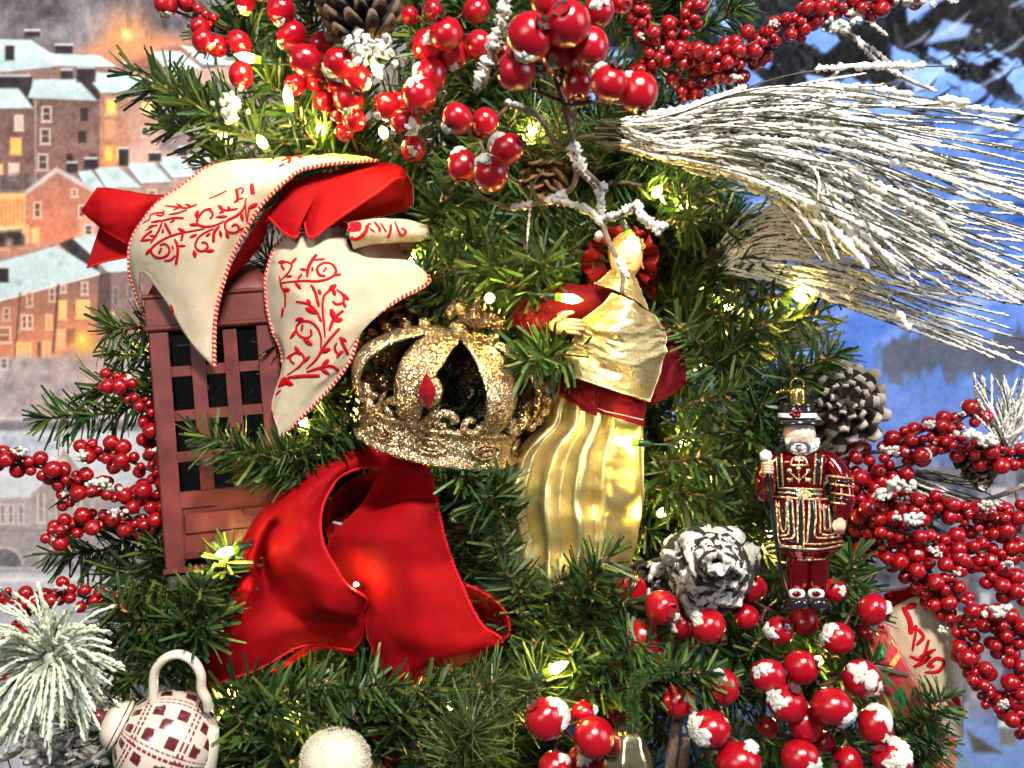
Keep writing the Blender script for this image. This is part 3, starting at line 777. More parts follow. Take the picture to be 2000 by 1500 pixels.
def crust(mb, pts, r, m=0, sides=7, gap=0.0, jit=0.35, seed=0, step=None, up=0.0):
    """lumpy frost sleeve along a path"""
    rg = random.Random(seed)
    pts = [Vector(p) for p in pts]
    if step:
        a = np.array([tuple(p) for p in pts]); seg = np.linalg.norm(np.diff(a, axis=0), axis=1); tot = seg.sum()
        n = max(4, int(tot / step)); cum = np.concatenate([[0], np.cumsum(seg)])
        tt = np.linspace(0, tot, n)
        pts = [Vector([float(np.interp(q, cum, a[:, k])) for k in range(3)]) for q in tt]
    n = len(pts); run = []
    def flush():
        if len(run) >= 3:
            base = len(mb.v)
            rr = []
            for i in range(len(run)):
                e = min(i, len(run) - 1 - i)
                rr.append(run[i][1] * (1.0 if e >= 2 else (0.25, 0.75)[e]))
            b0 = len(mb.v)
            mb.tube([p for p, _ in run], rr, sides, m)
            for i in range(b0, len(mb.v)):
                k = (i - b0) // sides
                if k < len(run):
                    c = run[k][0]; p = Vector(mb.v[i])
                    mb.v[i] = tuple(c + (p - c) * (1 + rg.uniform(-jit, jit)))
        run.clear()
    on = True
    for i, p in enumerate(pts):
        rr = r[i * len(r) // n] if isinstance(r, list) else r
        if gap > 0 and rg.random() < 0.12:
            on = rg.random() > gap
        if on:
            run.append((p + Vector((0, 0, up * rr)), rr * rg.uniform(.7, 1.3)))
        else:
            flush()
    flush()

def clump_mesh(name, seed, n=12, mat='snow', rough=.3):
    """lumpy snow clod, unit size"""
    rg = np.random.default_rng(seed)
    seg, rings = 20, 12
    mb = MB(); mb.ball((0, 0, 0), 1, seg, rings)
    V = np.array(mb.v); k = rg.normal(size=(14, 3)); k /= np.linalg.norm(k, axis=1, keepdims=True)
    amp = rg.uniform(-.35, .55, 14)
    d = np.exp((V @ k.T - 1) * 7) @ amp
    V = V * (0.8 + d * .5 + rg.uniform(-rough, rough, len(V)) * .75)[:, None] * np.array([1, 1, .8])
    mb.v = [tuple(p) for p in V]
    return mb.mesh(name, [M[mat]])
CLUMPS = [clump_mesh('snow_clump', 50 + i) for i in range(5)]
def clump(loc, r, parent, sc=(1, 1, 1), name='snow_clump'):
    o = link(name, rnd.choice(CLUMPS), parent, loc)
    o.rotation_mode = 'QUATERNION'; o.rotation_quaternion = rand_quat()
    o.scale = (r * sc[0], r * sc[1], r * sc[2])
    return o

def cap_mesh(seed, amax):
    """snow lying on a unit berry round +Z with a ragged edge"""
    rg = np.random.default_rng(seed)
    seg, rings = 34, 11
    az = np.linspace(0, 2 * np.pi, seg, endpoint=False)
    edge = amax * (1 + .32 * np.sin(az * 2 + rg.uniform(0, 6)) + .22 * np.sin(az * 5 + rg.uniform(0, 6)) + rg.uniform(-.18, .18, seg))
    mb = MB(); vs = []; fs = []
    for i in range(rings + 1):
        t = i / rings
        for k in range(seg):
            a = edge[k] * t
            h = 1.0 + .17 * (1 - t ** 4) * rg.uniform(.25, 1.35) if i < rings else .97
            vs.append((h * math.sin(a) * math.cos(az[k]), h * math.sin(a) * math.sin(az[k]), h * math.cos(a)))
    for i in range(rings):
        for k in range(seg):
            k2 = (k + 1) % seg
            fs.append((i * seg + k, (i + 1) * seg + k, (i + 1) * seg + k2, i * seg + k2))
    mb.add(vs, fs)
    return mb.mesh('snow_patch', [M['snow']])
CAPS = [cap_mesh(70 + i, a) for i, a in enumerate((.45, .6, .8, .5, .35, .95))]

def berry_mesh(seed, mat, seg=26, rings=16):
    rg = random.Random(seed)
    mb = MB(); prof = []
    q = rg.uniform(.94, 1.06)
    for i in range(rings + 1):
        th = math.pi * i / rings
        r = math.sin(th); z = math.cos(th) * q
        dim = math.exp(-(th / .28) ** 2) * .12 + math.exp(-((math.pi - th) / .25) ** 2) * .08
        prof.append((max(r, .001) * (1 + .02 * math.sin(th * 3 + seed)), z * (1 - dim)))
    a3 = rg.uniform(0, 6); e = rg.uniform(.01, .03)
    mb.lathe(prof, Matrix(), seg, warp=lambda p, a, i: Vector((p.x * (1 + e * math.sin(2 * a + a3)), p.y * (1 + e * math.cos(3 * a + a3)), p.z)))
    return mb.mesh('berry', [M[mat]])
BIG = [berry_mesh(i, 'berry') for i in range(4)]
SMALL = [berry_mesh(10 + i, 'small_berry', 16, 10) for i in range(4)]
def calyx_mesh(seed):
    rg = random.Random(seed); mb = MB()
    for k in range(5):
        a = k * 1.2566 + rg.uniform(-.2, .2); u = Vector((math.cos(a), math.sin(a), 0)); s = Vector((-math.sin(a), math.cos(a), 0)); z = Vector((0, 0, 1))
        o = rg.uniform(.30, .46); h = rg.uniform(.20, .34)
        vs = [u * .16 + s * .17 + z * .84, u * .16 - s * .17 + z * .84, u * (o * .8) + s * .15 + z * (.9 + h * .6), u * (o * .8) - s * .15 + z * (.9 + h * .6), u * o * 1.05 + z * (.88 + h)]
        w = [v * .97 + u * -.03 for v in vs]
        mb.add(vs + w, [(0, 2, 3, 1), (2, 4, 3), (5, 6, 8, 7), (7, 8, 9), (0, 5, 7, 2), (1, 3, 8, 6), (2, 7, 9, 4), (3, 4, 9, 8)])
    mb.ball((0, 0, .86), .17, 8, 5, sc=(1, 1, .6))
    return mb.mesh('calyx', [M['calyx']], smooth=False)
CALYX = [calyx_mesh(i) for i in range(4)]

def big_berry(parent, px, py, r, d, cal=None, snow=None):
    """cal: direction (x right, y up, z to the viewer) of the calyx; snow: list of (direction, cap index)"""
    c = P(px, py, d); R = S(r, d)
    o = link('berry', rnd.choice(BIG), parent, c)
    if cal is None:
        cal = (rnd.uniform(-1, 1), rnd.uniform(-1, .6), rnd.uniform(-.6, .8))
    dv = Vector((cal[0], -cal[2], cal[1])).normalized()
    q = dv.to_track_quat('Z', 'Y')
    o.rotation_mode = 'QUATERNION'; o.rotation_quaternion = q; o.scale = (R * rnd.uniform(.94, 1.05), R * rnd.uniform(.94, 1.05), R * rnd.uniform(.93, 1.06))
    k = link('calyx', rnd.choice(CALYX), o)
    for s in (snow or []):
        v = Vector((s[0][0], -s[0][2], s[0][1])).normalized()
        e = link('snow_patch', CAPS[s[1]], o)
        e.rotation_mode = 'QUATERNION'; e.rotation_quaternion = q.inverted() @ (v.to_track_quat('Z', 'Y') @ Quaternion((0, 0, 1), rnd.uniform(0, 6.28)))
    return c, R, dv

def berry_cluster(label, stems, berries, name='berry_pick'):
    """stems: list of px paths; berries: (px,py,r,d[,cal[,snow]])"""
    th = thing(name, label, 'berry spray', P(*stems[0][0]), 'sprays of large red berries')
    mb = MB(); nodes = []
    for s in stems:
        p = path_px(s); nodes += p
        mb.tube(p, [.0013 * (1 - .4 * i / len(p)) for i in range(len(p))], 6)
    for b in berries:
        c, R, dv = big_berry(th, *b)
        n = min(nodes, key=lambda q: (q - c).length + abs(q.y - c.y) * .3)
        back = (c - dv * R * .9)
        mid = (n + back) / 2 + Vector((rnd.uniform(-.004, .004), .006, rnd.uniform(-.004, .004)))
        pts = [Vector(v) for v in catmull(np.array([tuple(n), tuple(mid), tuple(back)]), 7)]
        mb.tube(pts, [.0014, .0012, .0012, .0012, .0012, .0013, .0016], 6)
    mb.build('stem', [M['stem']], th)
    return th

U = (0, 1, .3); UL = (-.7, .8, .3); LFT = (-1, .2, .3); RGT = (1, .2, .2); DN = (0, -1, .2); DL = (-.7, -.7, .2); DR = (.8, -.5, .2); FR = (.1, .1, 1)
berry_cluster('large red berries at the top edge beside the orange street lamp print',
    [[(440, 60, 20), (400, 40, 10), (340, 20, 5), (310, -20, 0)], [(470, 80, 20), (430, 70, 10), (400, 60, 5)], [(520, 130, 30), (480, 110, 15), (465, 95, 10)]],
    [(324, 6, 25, 0, DN, [(DN, 0)]), (364, 6, 18, 5), (390, 53, 18, 0), (397, 80, 22, -8, DN, [(DR, 4)]), (424, 90, 21, 4), (466, 84, 26, 4), (471, 147, 25, 2, DN, [(DN, 4)]),
     (387, 18, 10, 4), (402, 28, 9, 4), (418, 34, 9, 4), (410, 45, 8, 6)])
berry_cluster('large red berries hanging below the dark snowy pine cone',
    [[(700, 300, 50), (660, 200, 20), (600, 80, 5), (540, -20, 0)], [(650, 180, 20), (690, 140, 5), (700, 120, 0)], [(660, 240, 30), (690, 220, 20), (690, 200, 12)]],
    [(478, 4, 22, 0, DN, [(DN, 1)]), (549, 21, 28, -10, DN, [(DN, 4)]), (570, 69, 28, -4, DL, [(DL, 4)]), (597, 117, 30, -20, LFT), (627, 86, 24, -6), (663, 123, 31, -24, LFT, [(DL, 0)]), (697, 153, 28, -14, DN, [(DR, 4)]),
     (576, 166, 22, 10), (634, 198, 22, 12), (680, 192, 29, -6, UL, [(DN, 0)]), (692, 234, 23, 0), (672, 258, 18, 14), (615, 160, 20, 14), (650, 175, 18, 14), (660, 222, 17, 18)])
berry_cluster('snow capped large red berries hanging between the pine cone and the frosted twig',
    [[(860, 300, 40), (800, 240, 20), (790, 180, 10), (850, 110, 0), (880, 40, -5)], [(800, 250, 20), (810, 280, 10)]],
    [(871, 66, 34, -34, (-.3, .8, .6)), (836, 88, 32, -18, LFT, [(FR, 4)]), (887, 106, 29, -14, DN, [(DN, 4)]), (842, 146, 32, -16, DN, [(LFT, 0)]), (818, 187, 36, -32, DN, [((-.2, .6, .8), 0)]), (755, 208, 27, -10, (-.9, -.2, .4), [(DL, 0)]),
     (792, 238, 30, -20, DN, [((.5, -.6, .5), 1)]), (807, 291, 25, -4, DN, [((0, -.4, 1), 4)]), (780, 200, 20, 6), (936, 88, 28, -20), (930, 20, 26, 0), (845, 20, 20, 10), (800, 30, 18, 14)])
berry_cluster('five large red berries hanging lowest at centre above the frosted twig fork',
    [[(1040, 400, -60), (985, 402, -56), (935, 380, -54), (915, 350, -54)], [(990, 210, -50), (940, 260, -50), (945, 300, -54), (945, 330, -56)], [(960, 330, -56), (965, 300, -54)]],
    [(893, 232, 33, -62, (-.5, -.7, .5), [(DL, 4)]), (947, 240, 28, -50, DN), (903, 324, 31, -58, DN, [((-.2, .9, .3), 0)]), (959, 339, 36, -78, (-.35, .55, .75), [((-.5, .75, .4), 1)]), (989, 291, 33, -66, (.8, .3, .5), [((-.8, .6, .2), 1)])])
berry_cluster('cluster of the biggest red berries nearest the viewer at top centre',
    [[(1130, 240, -90), (1100, 200, -100), (1075, 120, -112), (1060, 40, -110)], [(1105, 205, -100), (1160, 200, -104), (1215, 200, -108)], [(1100, 200, -100), (1030, 170, -100)]],
    [(1109, 46, 44, -140, (-.3, .3, .9)), (1034, 72, 46, -136, (.5, .2, .8), [((-.3, -1, .3), 4)]), (1154, 92, 37, -128, DN), (1007, 139, 37, -126, (-.9, 0, .4)), (1094, 112, 37, -116, DN, [((-.4, -.5, .7), 4)]), (1127, 163, 32, -108, DN, [(UL, 0)]),
     (1190, 162, 37, -130, (.3, .8, .6), [((-.6, .8, .1), 4)]), (1246, 180, 38, -122, DN, [(UL, 4)]), (1072, 4, 38, -120, DN), (985, 104, 22, -112), (1170, 20, 30, -112, U, [((0, .2, 1), 1)]), (1215, 8, 20, -100)])
berry_cluster('large red berries below the doll robe beside the snowy pine cone',
    [[(1300, 1300, 10), (1290, 1240, -6), (1270, 1180, -10)], [(1290, 1240, -6), (1340, 1220, -14), (1400, 1210, -16)], [(1300, 1300, 10), (1330, 1350, -10), (1360, 1400, -20), (1400, 1380, -20)]],
    [(1293, 1187, 34, -34, (.4, 0, .9), [((.8, -.5, .4), 4)]), (1383, 1224, 35, -42, (.8, -.6, .3), [((-.75, .6, .4), 0)]), (1335, 1222, 27, -18, None, [(LFT, 1)]), (1234, 1153, 30, -2), (1253, 1250, 38, -20, DN), (1275, 1282, 25, -14),
     (1413, 1341, 34, -44, RGT, [((-.5, .85, .2), 3)]), (1323, 1371, 33, -40, RGT, [(DR, 4)]), (1387, 1423, 40, -60, DN, [((-.85, .1, .5), 2)]), (1443, 1490, 42, -60, DN, [((.6, .8, .1), 0)]), (1300, 1330, 22, -8), (1210, 1400, 22, 0)])
berry_cluster('large red berries in the dark under the red coated guard',
    [[(1480, 1260, 20), (1520, 1200, 0), (1560, 1180, -4)], [(1520, 1200, 0), (1460, 1170, -4)], [(1520, 1250, 0), (1620, 1200, -6)]],
    [(1470, 1148, 27, -8, None, [(LFT, 0)]), (1457, 1204, 27, -10), (1523, 1231, 28, -22, None, [((-.9, 0, .4), 1)]), (1570, 1213, 29, -18), (1630, 1153, 24, -14, None, [((.3, .2, 1), 4)])])
berry_cluster('big snow dusted red berries in the lower corner beside the plaid ribbon',
    [[(1700, 1500, 0), (1640, 1420, -30), (1600, 1340, -40), (1560, 1280, -36)], [(1640, 1420, -30), (1690, 1370, -36)], [(1640, 1260, -10), (1660, 1200, -16), (1700, 1160, -20), (1770, 1150, -10)], [(1660, 1200, -16), (1640, 1240, -24)], [(1760, 1500, -20), (1640, 1470, -40), (1560, 1440, -44)]],
    [(1705, 1191, 31, -36, (.9, -.4, .3), [((.8, .2, .5), 4)]), (1636, 1247, 31, -34, RGT, [(UL, 0), ((-.95, .2, .3), 3)]), (1690, 1237, 15, -20), (1500, 1320, 34, -46, RGT, [((-.6, .6, .6), 3)]), (1564, 1303, 33, -42, (.9, .3, .4)), (1537, 1374, 38, -54, (.3, .9, .4), [((-.8, .4, .4), 1)]),
     (1574, 1414, 36, -50, DN), (1683, 1325, 36, -50, (.9, -.3, .4), [((-.2, .5, .9), 2), (DR, 1)]), (1625, 1380, 39, -64, DN, [((.9, -.5, .2), 2)]), (1710, 1416, 35, -56, DN, [((.2, .9, .3), 2), ((.4, -.6, .7), 4)]), (1611, 1449, 22, -44), (1563, 1480, 36, -60, RGT, [((.6, -.3, .7), 1)]), (1742, 1484, 40, -62, UL, [((.4, .8, .4), 2), ((-.2, .1, 1), 3)]), (1500, 1420, 22, -30), (1655, 1490, 30, -50)])
berry_cluster('glossy red berries at the bottom edge left of the silver ornament cap',
    [[(1200, 1560, 0), (1150, 1480, -20), (1100, 1420, -30)], [(1150, 1480, -20), (1140, 1420, -24)]],
    [(1067, 1404, 40, -50, UL, [((.95, .3, .2), 1), ((.5, .8, .3), 0)]), (1140, 1392, 26, -30, DN, [((.9, .4, .3), 4)]), (1161, 1441, 40, -56, (.4, -.8, .5)), (1083, 1502, 34, -46, DN, [((.6, .7, .3), 0)]), (1135, 1486, 30, -30, None, [((.2, .4, .8), 3)]), (1190, 1500, 26, -30)])

# --- sprays of small berries
def small_spray(label, paths, snow=(), dens=1.0, rpx=(9, 17.5), seed=1, spread=1.0):
    rg = random.Random(seed)
    th = thing('small_berry_spray', label, 'berry spray', P(*paths[0][0]), 'sprays of small red berries')
    mb = MB(); placed = []
    for pth in paths:
        p = path_px(pth, (len(pth) - 1) * 12 + 1)
        n = len(p)
        mb.tube(p, [.0014 - .0008 * i / n for i in range(n)], 6)
        a = np.array([tuple(q) for q in p]); seg = np.linalg.norm(np.diff(a, axis=0), axis=1); cum = np.concatenate([[0], np.cumsum(seg)])
        L = cum[-1]; s = 0.0
        while s < L:
            c0 = Vector([float(np.interp(s, cum, a[:, k])) for k in range(3)])
            t = Vector([float(np.interp(min(s + .002, L), cum, a[:, k]) - np.interp(max(s - .002, 0), cum, a[:, k])) for k in range(3)]).normalized()
            e1 = t.orthogonal().normalized(); e2 = t.cross(e1)
            for k in range(10):
                R = S(rg.uniform(*rpx), 0) * (rg.uniform(.6, .8) if rg.random() < .2 else 1)
                an = rg.uniform(0, 6.283); off = R * rg.uniform(.75, 1.5) * spread + .0008
                c = c0 + (e1 * math.cos(an) + e2 * math.sin(an)) * off + t * rg.uniform(-.003, .003)
                if any((c - q).length < (R + r_) * .77 for q, r_ in placed): continue
                placed.append((c, R))
                mb.tube([c0, (c0 + c) / 2 + t * .001, c], [.0007, .0006, .0006], 4)
                o = link('berry', rg.choice(SMALL), th, c)
                o.rotation_mode = 'QUATERNION'; o.rotation_quaternion = rand_quat(rg); o.scale = (R, R, R * rg.uniform(.92, 1.08))
                if rg.random() < .07:
                    e = link('snow_patch', rg.choice(CAPS), o); e.rotation_mode = 'QUATERNION'; e.rotation_quaternion = rand_quat(rg)
            s += .0050 / dens
        tip = p[-1] + (p[-1] - p[-3]).normalized() * .006
        mb.tube([p[-1], tip], [.0006, .0001], 4)
    mb.build('stem', [M['stem']], th)
    for (x, y, d, r, sc) in snow:
        for k in range(20):
            clump(P(x + rg.gauss(0, .34) * r * sc[0], y + rg.gauss(0, .26) * r * sc[1], d + rg.uniform(-2, 4)), S(r * rg.uniform(.12, .40), d), th)
    return th
small_spray('small red berry spray pointing away from the lantern across the snowy town print',
    [[(345, 985, 30), (230, 962, 16), (130, 930, 6), (60, 908, 0), (-15, 890, -6)], [(335, 1000, 30), (303, 870, 20), (285, 800, 14), (250, 762, 10), (198, 738, 6)],
     [(320, 930, 26), (265, 905, 16), (215, 890, 12), (168, 876, 10)], [(335, 1040, 30), (250, 1015, 20), (170, 1022, 14), (92, 1042, 10)], [(335, 1060, 30), (300, 1000, 20), (260, 975, 18)], [(170, 945, 10), (130, 970, 12), (108, 985, 12)]],
    [(190, 945, -8, 22, (2.2, 1)), (40, 882, -12, 14, (2, 1)), (160, 890, 0, 14, (1, 1.6)), (225, 1000, 0, 14, (1.6, 1)), (300, 880, 4, 9, (1, 1))], dens=.95, seed=3)
small_spray('small red berries just behind the mint coloured frosted burst',
    [[(240, 1190, 20), (160, 1165, 10), (90, 1150, 5)], [(120, 1160, 10), (60, 1180, 5), (0, 1160, 0)], [(40, 1200, 10), (10, 1280, 5), (5, 1340, 5)]], [(120, 1150, -4, 9, (1.4, 1))], dens=.6, seed=5, rpx=(9, 14))
small_spray('dense small red berry spray at the top edge before the blue mountain print',
    [[(1230, 170, 20), (1300, 105, 10), (1400, 110, 0), (1500, 70, -8), (1600, 28, -14), (1690, 8, -18), (1750, -12, -20)], [(1290, 120, 10), (1260, 60, 5), (1240, -10, 0)], [(1330, 170, 20), (1430, 130, 10), (1520, 92, 4)], [(1300, 100, 10), (1340, 40, 5), (1380, -10, 0)], [(1560, 60, -8), (1600, -5, -10), (1690, -20, -14)], [(1740, -10, -20), (1830, -10, -22)]],
    [(1635, 50, -24, 26, (1.8, 1)), (1775, 2, -26, 22, (1.8, 1)), (1250, 70, 0, 10, (1, 1)), (1510, 45, -16, 12, (1, 1)), (1860, 2, -24, 10, (1.6, 1)), (1440, 150, -4, 12, (1.5, 1))], dens=1.05, seed=9, rpx=(10, 16.5))
small_spray('upper small red berry spray reaching right from the guard to the small pine cone',
    [[(1610, 890, 10), (1720, 882, -4), (1800, 872, -10), (1860, 868, -14), (1930, 886, -18), (2020, 892, -22)], [(1730, 880, -4), (1790, 846, -8), (1850, 830, -12), (1915, 800, -16)], [(1640, 935, 10), (1700, 925, 0), (1790, 905, -6)]],
    [(1745, 878, -22, 18, (1.3, 1)), (1900, 850, -30, 24, (1.4, 1)), (1930, 862, -30, 18, (1.4, 1)), (1810, 828, -24, 14, (1.2, 1)), (1880, 808, -26, 9, (1, 1))], dens=1.0, seed=13)
small_spray('middle small red berry spray running past the guard hand to the photo edge',
    [[(1640, 960, 10), (1740, 978, -4), (1830, 990, -10), (1900, 1000, -14), (2020, 1004, -20)], [(1660, 1010, 10), (1730, 1030, -4), (1830, 1060, -10), (1910, 1080, -14), (2020, 1085, -20)], [(1830, 985, -8), (1900, 1030, -12), (1990, 1040, -16)], [(1640, 930, 10), (1690, 960, 0), (1720, 1000, -4)]],
    [(1760, 945, -24, 24, (1.5, 1)), (1725, 965, -22, 20, (1.4, 1)), (1930, 985, -30, 18, (1.6, 1)), (1780, 1015, -20, 22, (1.6, 1)), (1750, 1010, -18, 12, (1, 1))], dens=1.0, seed=17)
small_spray('lower small red berry spray drooping over the cream printed ribbon end',
    [[(1690, 1060, 10), (1780, 1100, -8), (1850, 1150, -14), (1920, 1200, -20), (2020, 1250, -26)], [(1740, 1080, 6), (1820, 1150, -6), (1870, 1220, -12), (1895, 1280, -16), (1920, 1350, -20)], [(1850, 1140, -12), (1930, 1220, -20), (1975, 1290, -24), (1990, 1350, -26)], [(1740, 1060, 0), (1850, 1090, -10), (1930, 1120, -14), (2010, 1170, -18)], [(1890, 1300, -16), (1940, 1370, -20), (1975, 1395, -22)], [(1990, 1350, -26), (2010, 1440, -26)]],
    [(1955, 1195, -40, 22, (1.4, 1)), (1960, 1375, -36, 12, (1.4, 1)), (1840, 1230, -26, 12, (1, 1)), (1970, 1100, -30, 12, (1.4, 1)), (1830, 1080, -24, 12, (1.4, 1)), (1870, 1120, -26, 9, (1, 1))], dens=1.0, seed=19)

# --- pine cones
def scale_mesh(seed, w=.62, mat='cone', tipmat='cone_tip'):
    rg = random.Random(seed); mb = MB(); nu, nv = 7, 8
    def pt(u, v, side):
        s = v * 2 - 1
        wid = w * (.35 + .65 * math.sin(min(1, u * 1.15) * math.pi * .5)) * (1 - .35 * max(0, u - .75) * 4 * abs(s))
        z = .22 * u * u - .10 * s * s * u + (.045 + .05 * max(0, u - .7)) * side + rg.uniform(-.016, .016) + .022 * math.sin(v * 25) * u
        return (u - .04 * s * s * u, s * wid * .5, z)
    top = [pt(i / nu, j / nv, 1) for i in range(nu + 1) for j in range(nv + 1)]
    bot = [pt(i / nu, j / nv, -1) for i in range(nu + 1) for j in range(nv + 1)]
    k = (nu + 1) * (nv + 1); fs = []; fm = []
    g = lambda i, j: i * (nv + 1) + j
    for i in range(nu):
        for j in range(nv):
            fs.append((g(i, j), g(i + 1, j), g(i + 1, j + 1), g(i, j + 1))); fs.append((k + g(i, j), k + g(i, j + 1), k + g(i + 1, j + 1), k + g(i + 1, j)))
    for i in range(nu):
        fs.append((g(i, 0), k + g(i, 0), k + g(i + 1, 0), g(i + 1, 0))); fs.append((g(i, nv), g(i + 1, nv), k + g(i + 1, nv), k + g(i, nv)))
    for j in range(nv):
        fs.append((g(nu, j), k + g(nu, j), k + g(nu, j + 1), g(nu, j + 1)))
    mb.add(top + bot, fs)
    for q, f in enumerate(mb.f):
        if all((i % k) >= g(nu - 1, 0) for i in f): mb.m[q] = 1
    return mb.mesh('scale', [M[mat], M[tipmat]])
M['cone'] = simple('cone_brown', (0.062, 0.042, 0.03), .7, noise=.5, nscale=300, bump=.5, bscale=900)
M['cone_tip'] = simple('cone_tip_brown', (0.13, 0.085, 0.055), .7, noise=.5, nscale=300, bump=.5)
M['cone_frost_tip'] = simple('cone_tip_frosted', (0.56, 0.49, 0.42), .8, noise=.35, nscale=300, bump=.6)
M['cone_grey'] = simple('cone_grey', (0.040, 0.033, 0.028), .6, noise=.8, nscale=180, bump=1.0, bscale=500)
M['cone_warm'] = simple('cone_warm', (0.16, 0.075, 0.03), .65, noise=.5, nscale=300, bump=.5)
def pine_cone(label, base, tip, rad, n=60, mats=('cone', 'cone_tip'), w=.62, snow=0.0, fat=(.75, 1.0, .35), tilt=(5, 70), snowr=.30, slen=1.0, multi=1):
    """base/tip world points; rad world radius"""
    base = Vector(base); tip = Vector(tip); ax = tip - base; L = ax.length; ax.normalize()
    th = thing('pine_cone', label, 'pine cone', base, 'pine cones on the tree')
    ms = [scale_mesh(i, w, *mats) for i in range(2)]
    e1 = ax.orthogonal().normalized(); e2 = ax.cross(e1)
    mb = MB(); mb.tube([base, base + ax * L * .5, tip - ax * L * .08], [rad * .30, rad * .34, rad * .1], 8); mb.build('core', [M[mats[0]]], th)
    for k in range(n):
        t = (k + .5) / n
        an = k * 2.39996 + rnd.uniform(-.08, .08)
        rr = np.interp(t, [0, .35, 1], fat) * rad
        el = math.radians(np.interp(t, [0, 1], tilt))
        u = e1 * math.cos(an) + e2 * math.sin(an)
        dirv = (u * math.cos(el) + ax * math.sin(el)).normalized()
        s = rr * slen * rnd.uniform(.92, 1.08)
        o = link('scale', ms[k % 2], th, base + ax * (L * t * .92))
        side = ax.cross(u).normalized()
        up = dirv.cross(side) * -1
        if up.dot(ax) < 0: up = -up
        side = up.cross(dirv)
        o.rotation_mode = 'QUATERNION'
        o.rotation_quaternion = Matrix((dirv, side, up)).transposed().to_quaternion()
        o.scale = (s, s * min(1.0, .75 + .5 * rr / rad), s)
        for _k in range(multi if rnd.random() < snow else 0):
            q = link('snow_clump', rnd.choice(CLUMPS), o)
            q.location = (.84 - .1 * _k * rnd.random(), rnd.uniform(-.22, .22), .22); f = snowr * rnd.uniform(.7, 1.3); q.scale = (f, f, f * .6); q.rotation_euler = (rnd.uniform(0, 6), rnd.uniform(0, .6), rnd.uniform(0, 6))
    return th
pine_cone('large grey pine cone with snow on its base at the top edge', P(722, 84, -16), P(668, -120, -34), S(96), 110, ('cone_grey', 'cone_tip'), snow=.05, tilt=(8, 60), fat=(.80, 1.05, .6), w=.34, snowr=.14)
c1 = [o for o in COL.objects if o.name == 'pine_cone'][0]
for k in range(70):
    clump(P(718 + rnd.gauss(0, 24), 92 + rnd.gauss(0, 13), -36 + rnd.uniform(-3, 5)), S(rnd.uniform(3, 13)), c1, (1, .6, 1))
pine_cone('pine cone caked in white snow under the doll robe', P(1372, 1118, 22), P(1402, 1100, -62), S(92), 64, ('cone_grey', 'cone_grey'), snow=.9, tilt=(-10, 50), fat=(.9, 1.0, .45), snowr=.24, w=.7, multi=3)
pine_cone('open pine cone with frosted tan tips beside the guard hat', P(1632, 800, 24), P(1652, 778, -34), S(98), 56, ('cone', 'cone_frost_tip'), snow=.0, tilt=(-10, 48), fat=(.95, 1.0, .4), w=.34)
pine_cone('small brown pine cone with a snowy top above the right berries', P(1906, 872, 4), P(1918, 948, -10), S(48), 44, ('cone', 'cone_tip'), snow=.06, tilt=(0, 70), fat=(1, .95, .4), w=.7)
pine_cone('brown pine cone deep in the shade above the doll', P(1075, 300, 70), P(1040, 430, 40), S(62), 48, ('cone_warm', 'cone_warm'), tilt=(0, 65), w=.7)
pine_cone('olive brown pine cone half hidden behind the crown', P(800, 560, 60), P(770, 650, 30), S(66), 50, ('cone', 'cone_tip'), tilt=(0, 70), w=.75)
pine_cone('dark snow edged pine cone left of the snow caked cone', P(1262, 1110, 24), P(1290, 1170, -6), S(52), 36, ('cone_grey', 'cone_grey'), snow=.35, tilt=(0, 65), w=.75, snowr=.28)

# --- frosted sprays
def frost_needle(th, pts, r, seed, wire=.0005, gap=.35, mat='frost', up=.45, sides=6, step=.0014):
    mb = MB()
    mb.tube(pts, [wire] * len(pts), 4, 1)
    crust(mb, pts[len(pts) // 8:], r, 0, sides, gap=gap, jit=.55, seed=seed, step=step, up=up)
    return mb.build('needle', [M[mat], M['wire_green']], th, org=pts[0])
M['wire_green'] = simple('dark_needle', (0.05, 0.055, 0.03), .5, noise=.4, nscale=600)
def spray(label, base, ends, seed, r=(.0008, .0018), gap=.35, mat='frost', n_pts=24, stem=None, bow=0.0, sway=.15, basej=10, name='frosted_pine_spray', group='frosted sprays'):
    rg = random.Random(seed)
    th = thing(name, label, 'frosted spray', P(*base), group)
    sb = MB(); sb.tube(path_px(stem or [(base[0] - 60, base[1] + 10, base[2] + 40), (base[0], base[1], base[2])]), .0022, 6); sb.build('stem', [M['bark']], th)
    for i, e in enumerate(ends):
        b0 = (base[0] + rg.uniform(-1, 1) * basej, base[1] + rg.uniform(-1, 1) * basej, base[2] + rg.uniform(-5, 5))
        if len(e) > 3 and isinstance(e[0], tuple): pth = [b0] + list(e[:-1]); rr = e[-1]
        else:
            m = ((b0[0] + e[0]) / 2 + rg.uniform(-12, 12), (b0[1] + e[1]) / 2 - bow * abs(e[0] - b0[0]) + rg.uniform(-12, 12), (b0[2] + e[2]) / 2 + rg.uniform(-8, 8))
            pth = [b0, m, e[:3]]; rr = rg.uniform(*r)
        frost_needle(th, path_px(pth, n_pts), rr, seed * 100 + i, gap=gap, mat=mat)
    return th
rg = random.Random(4)
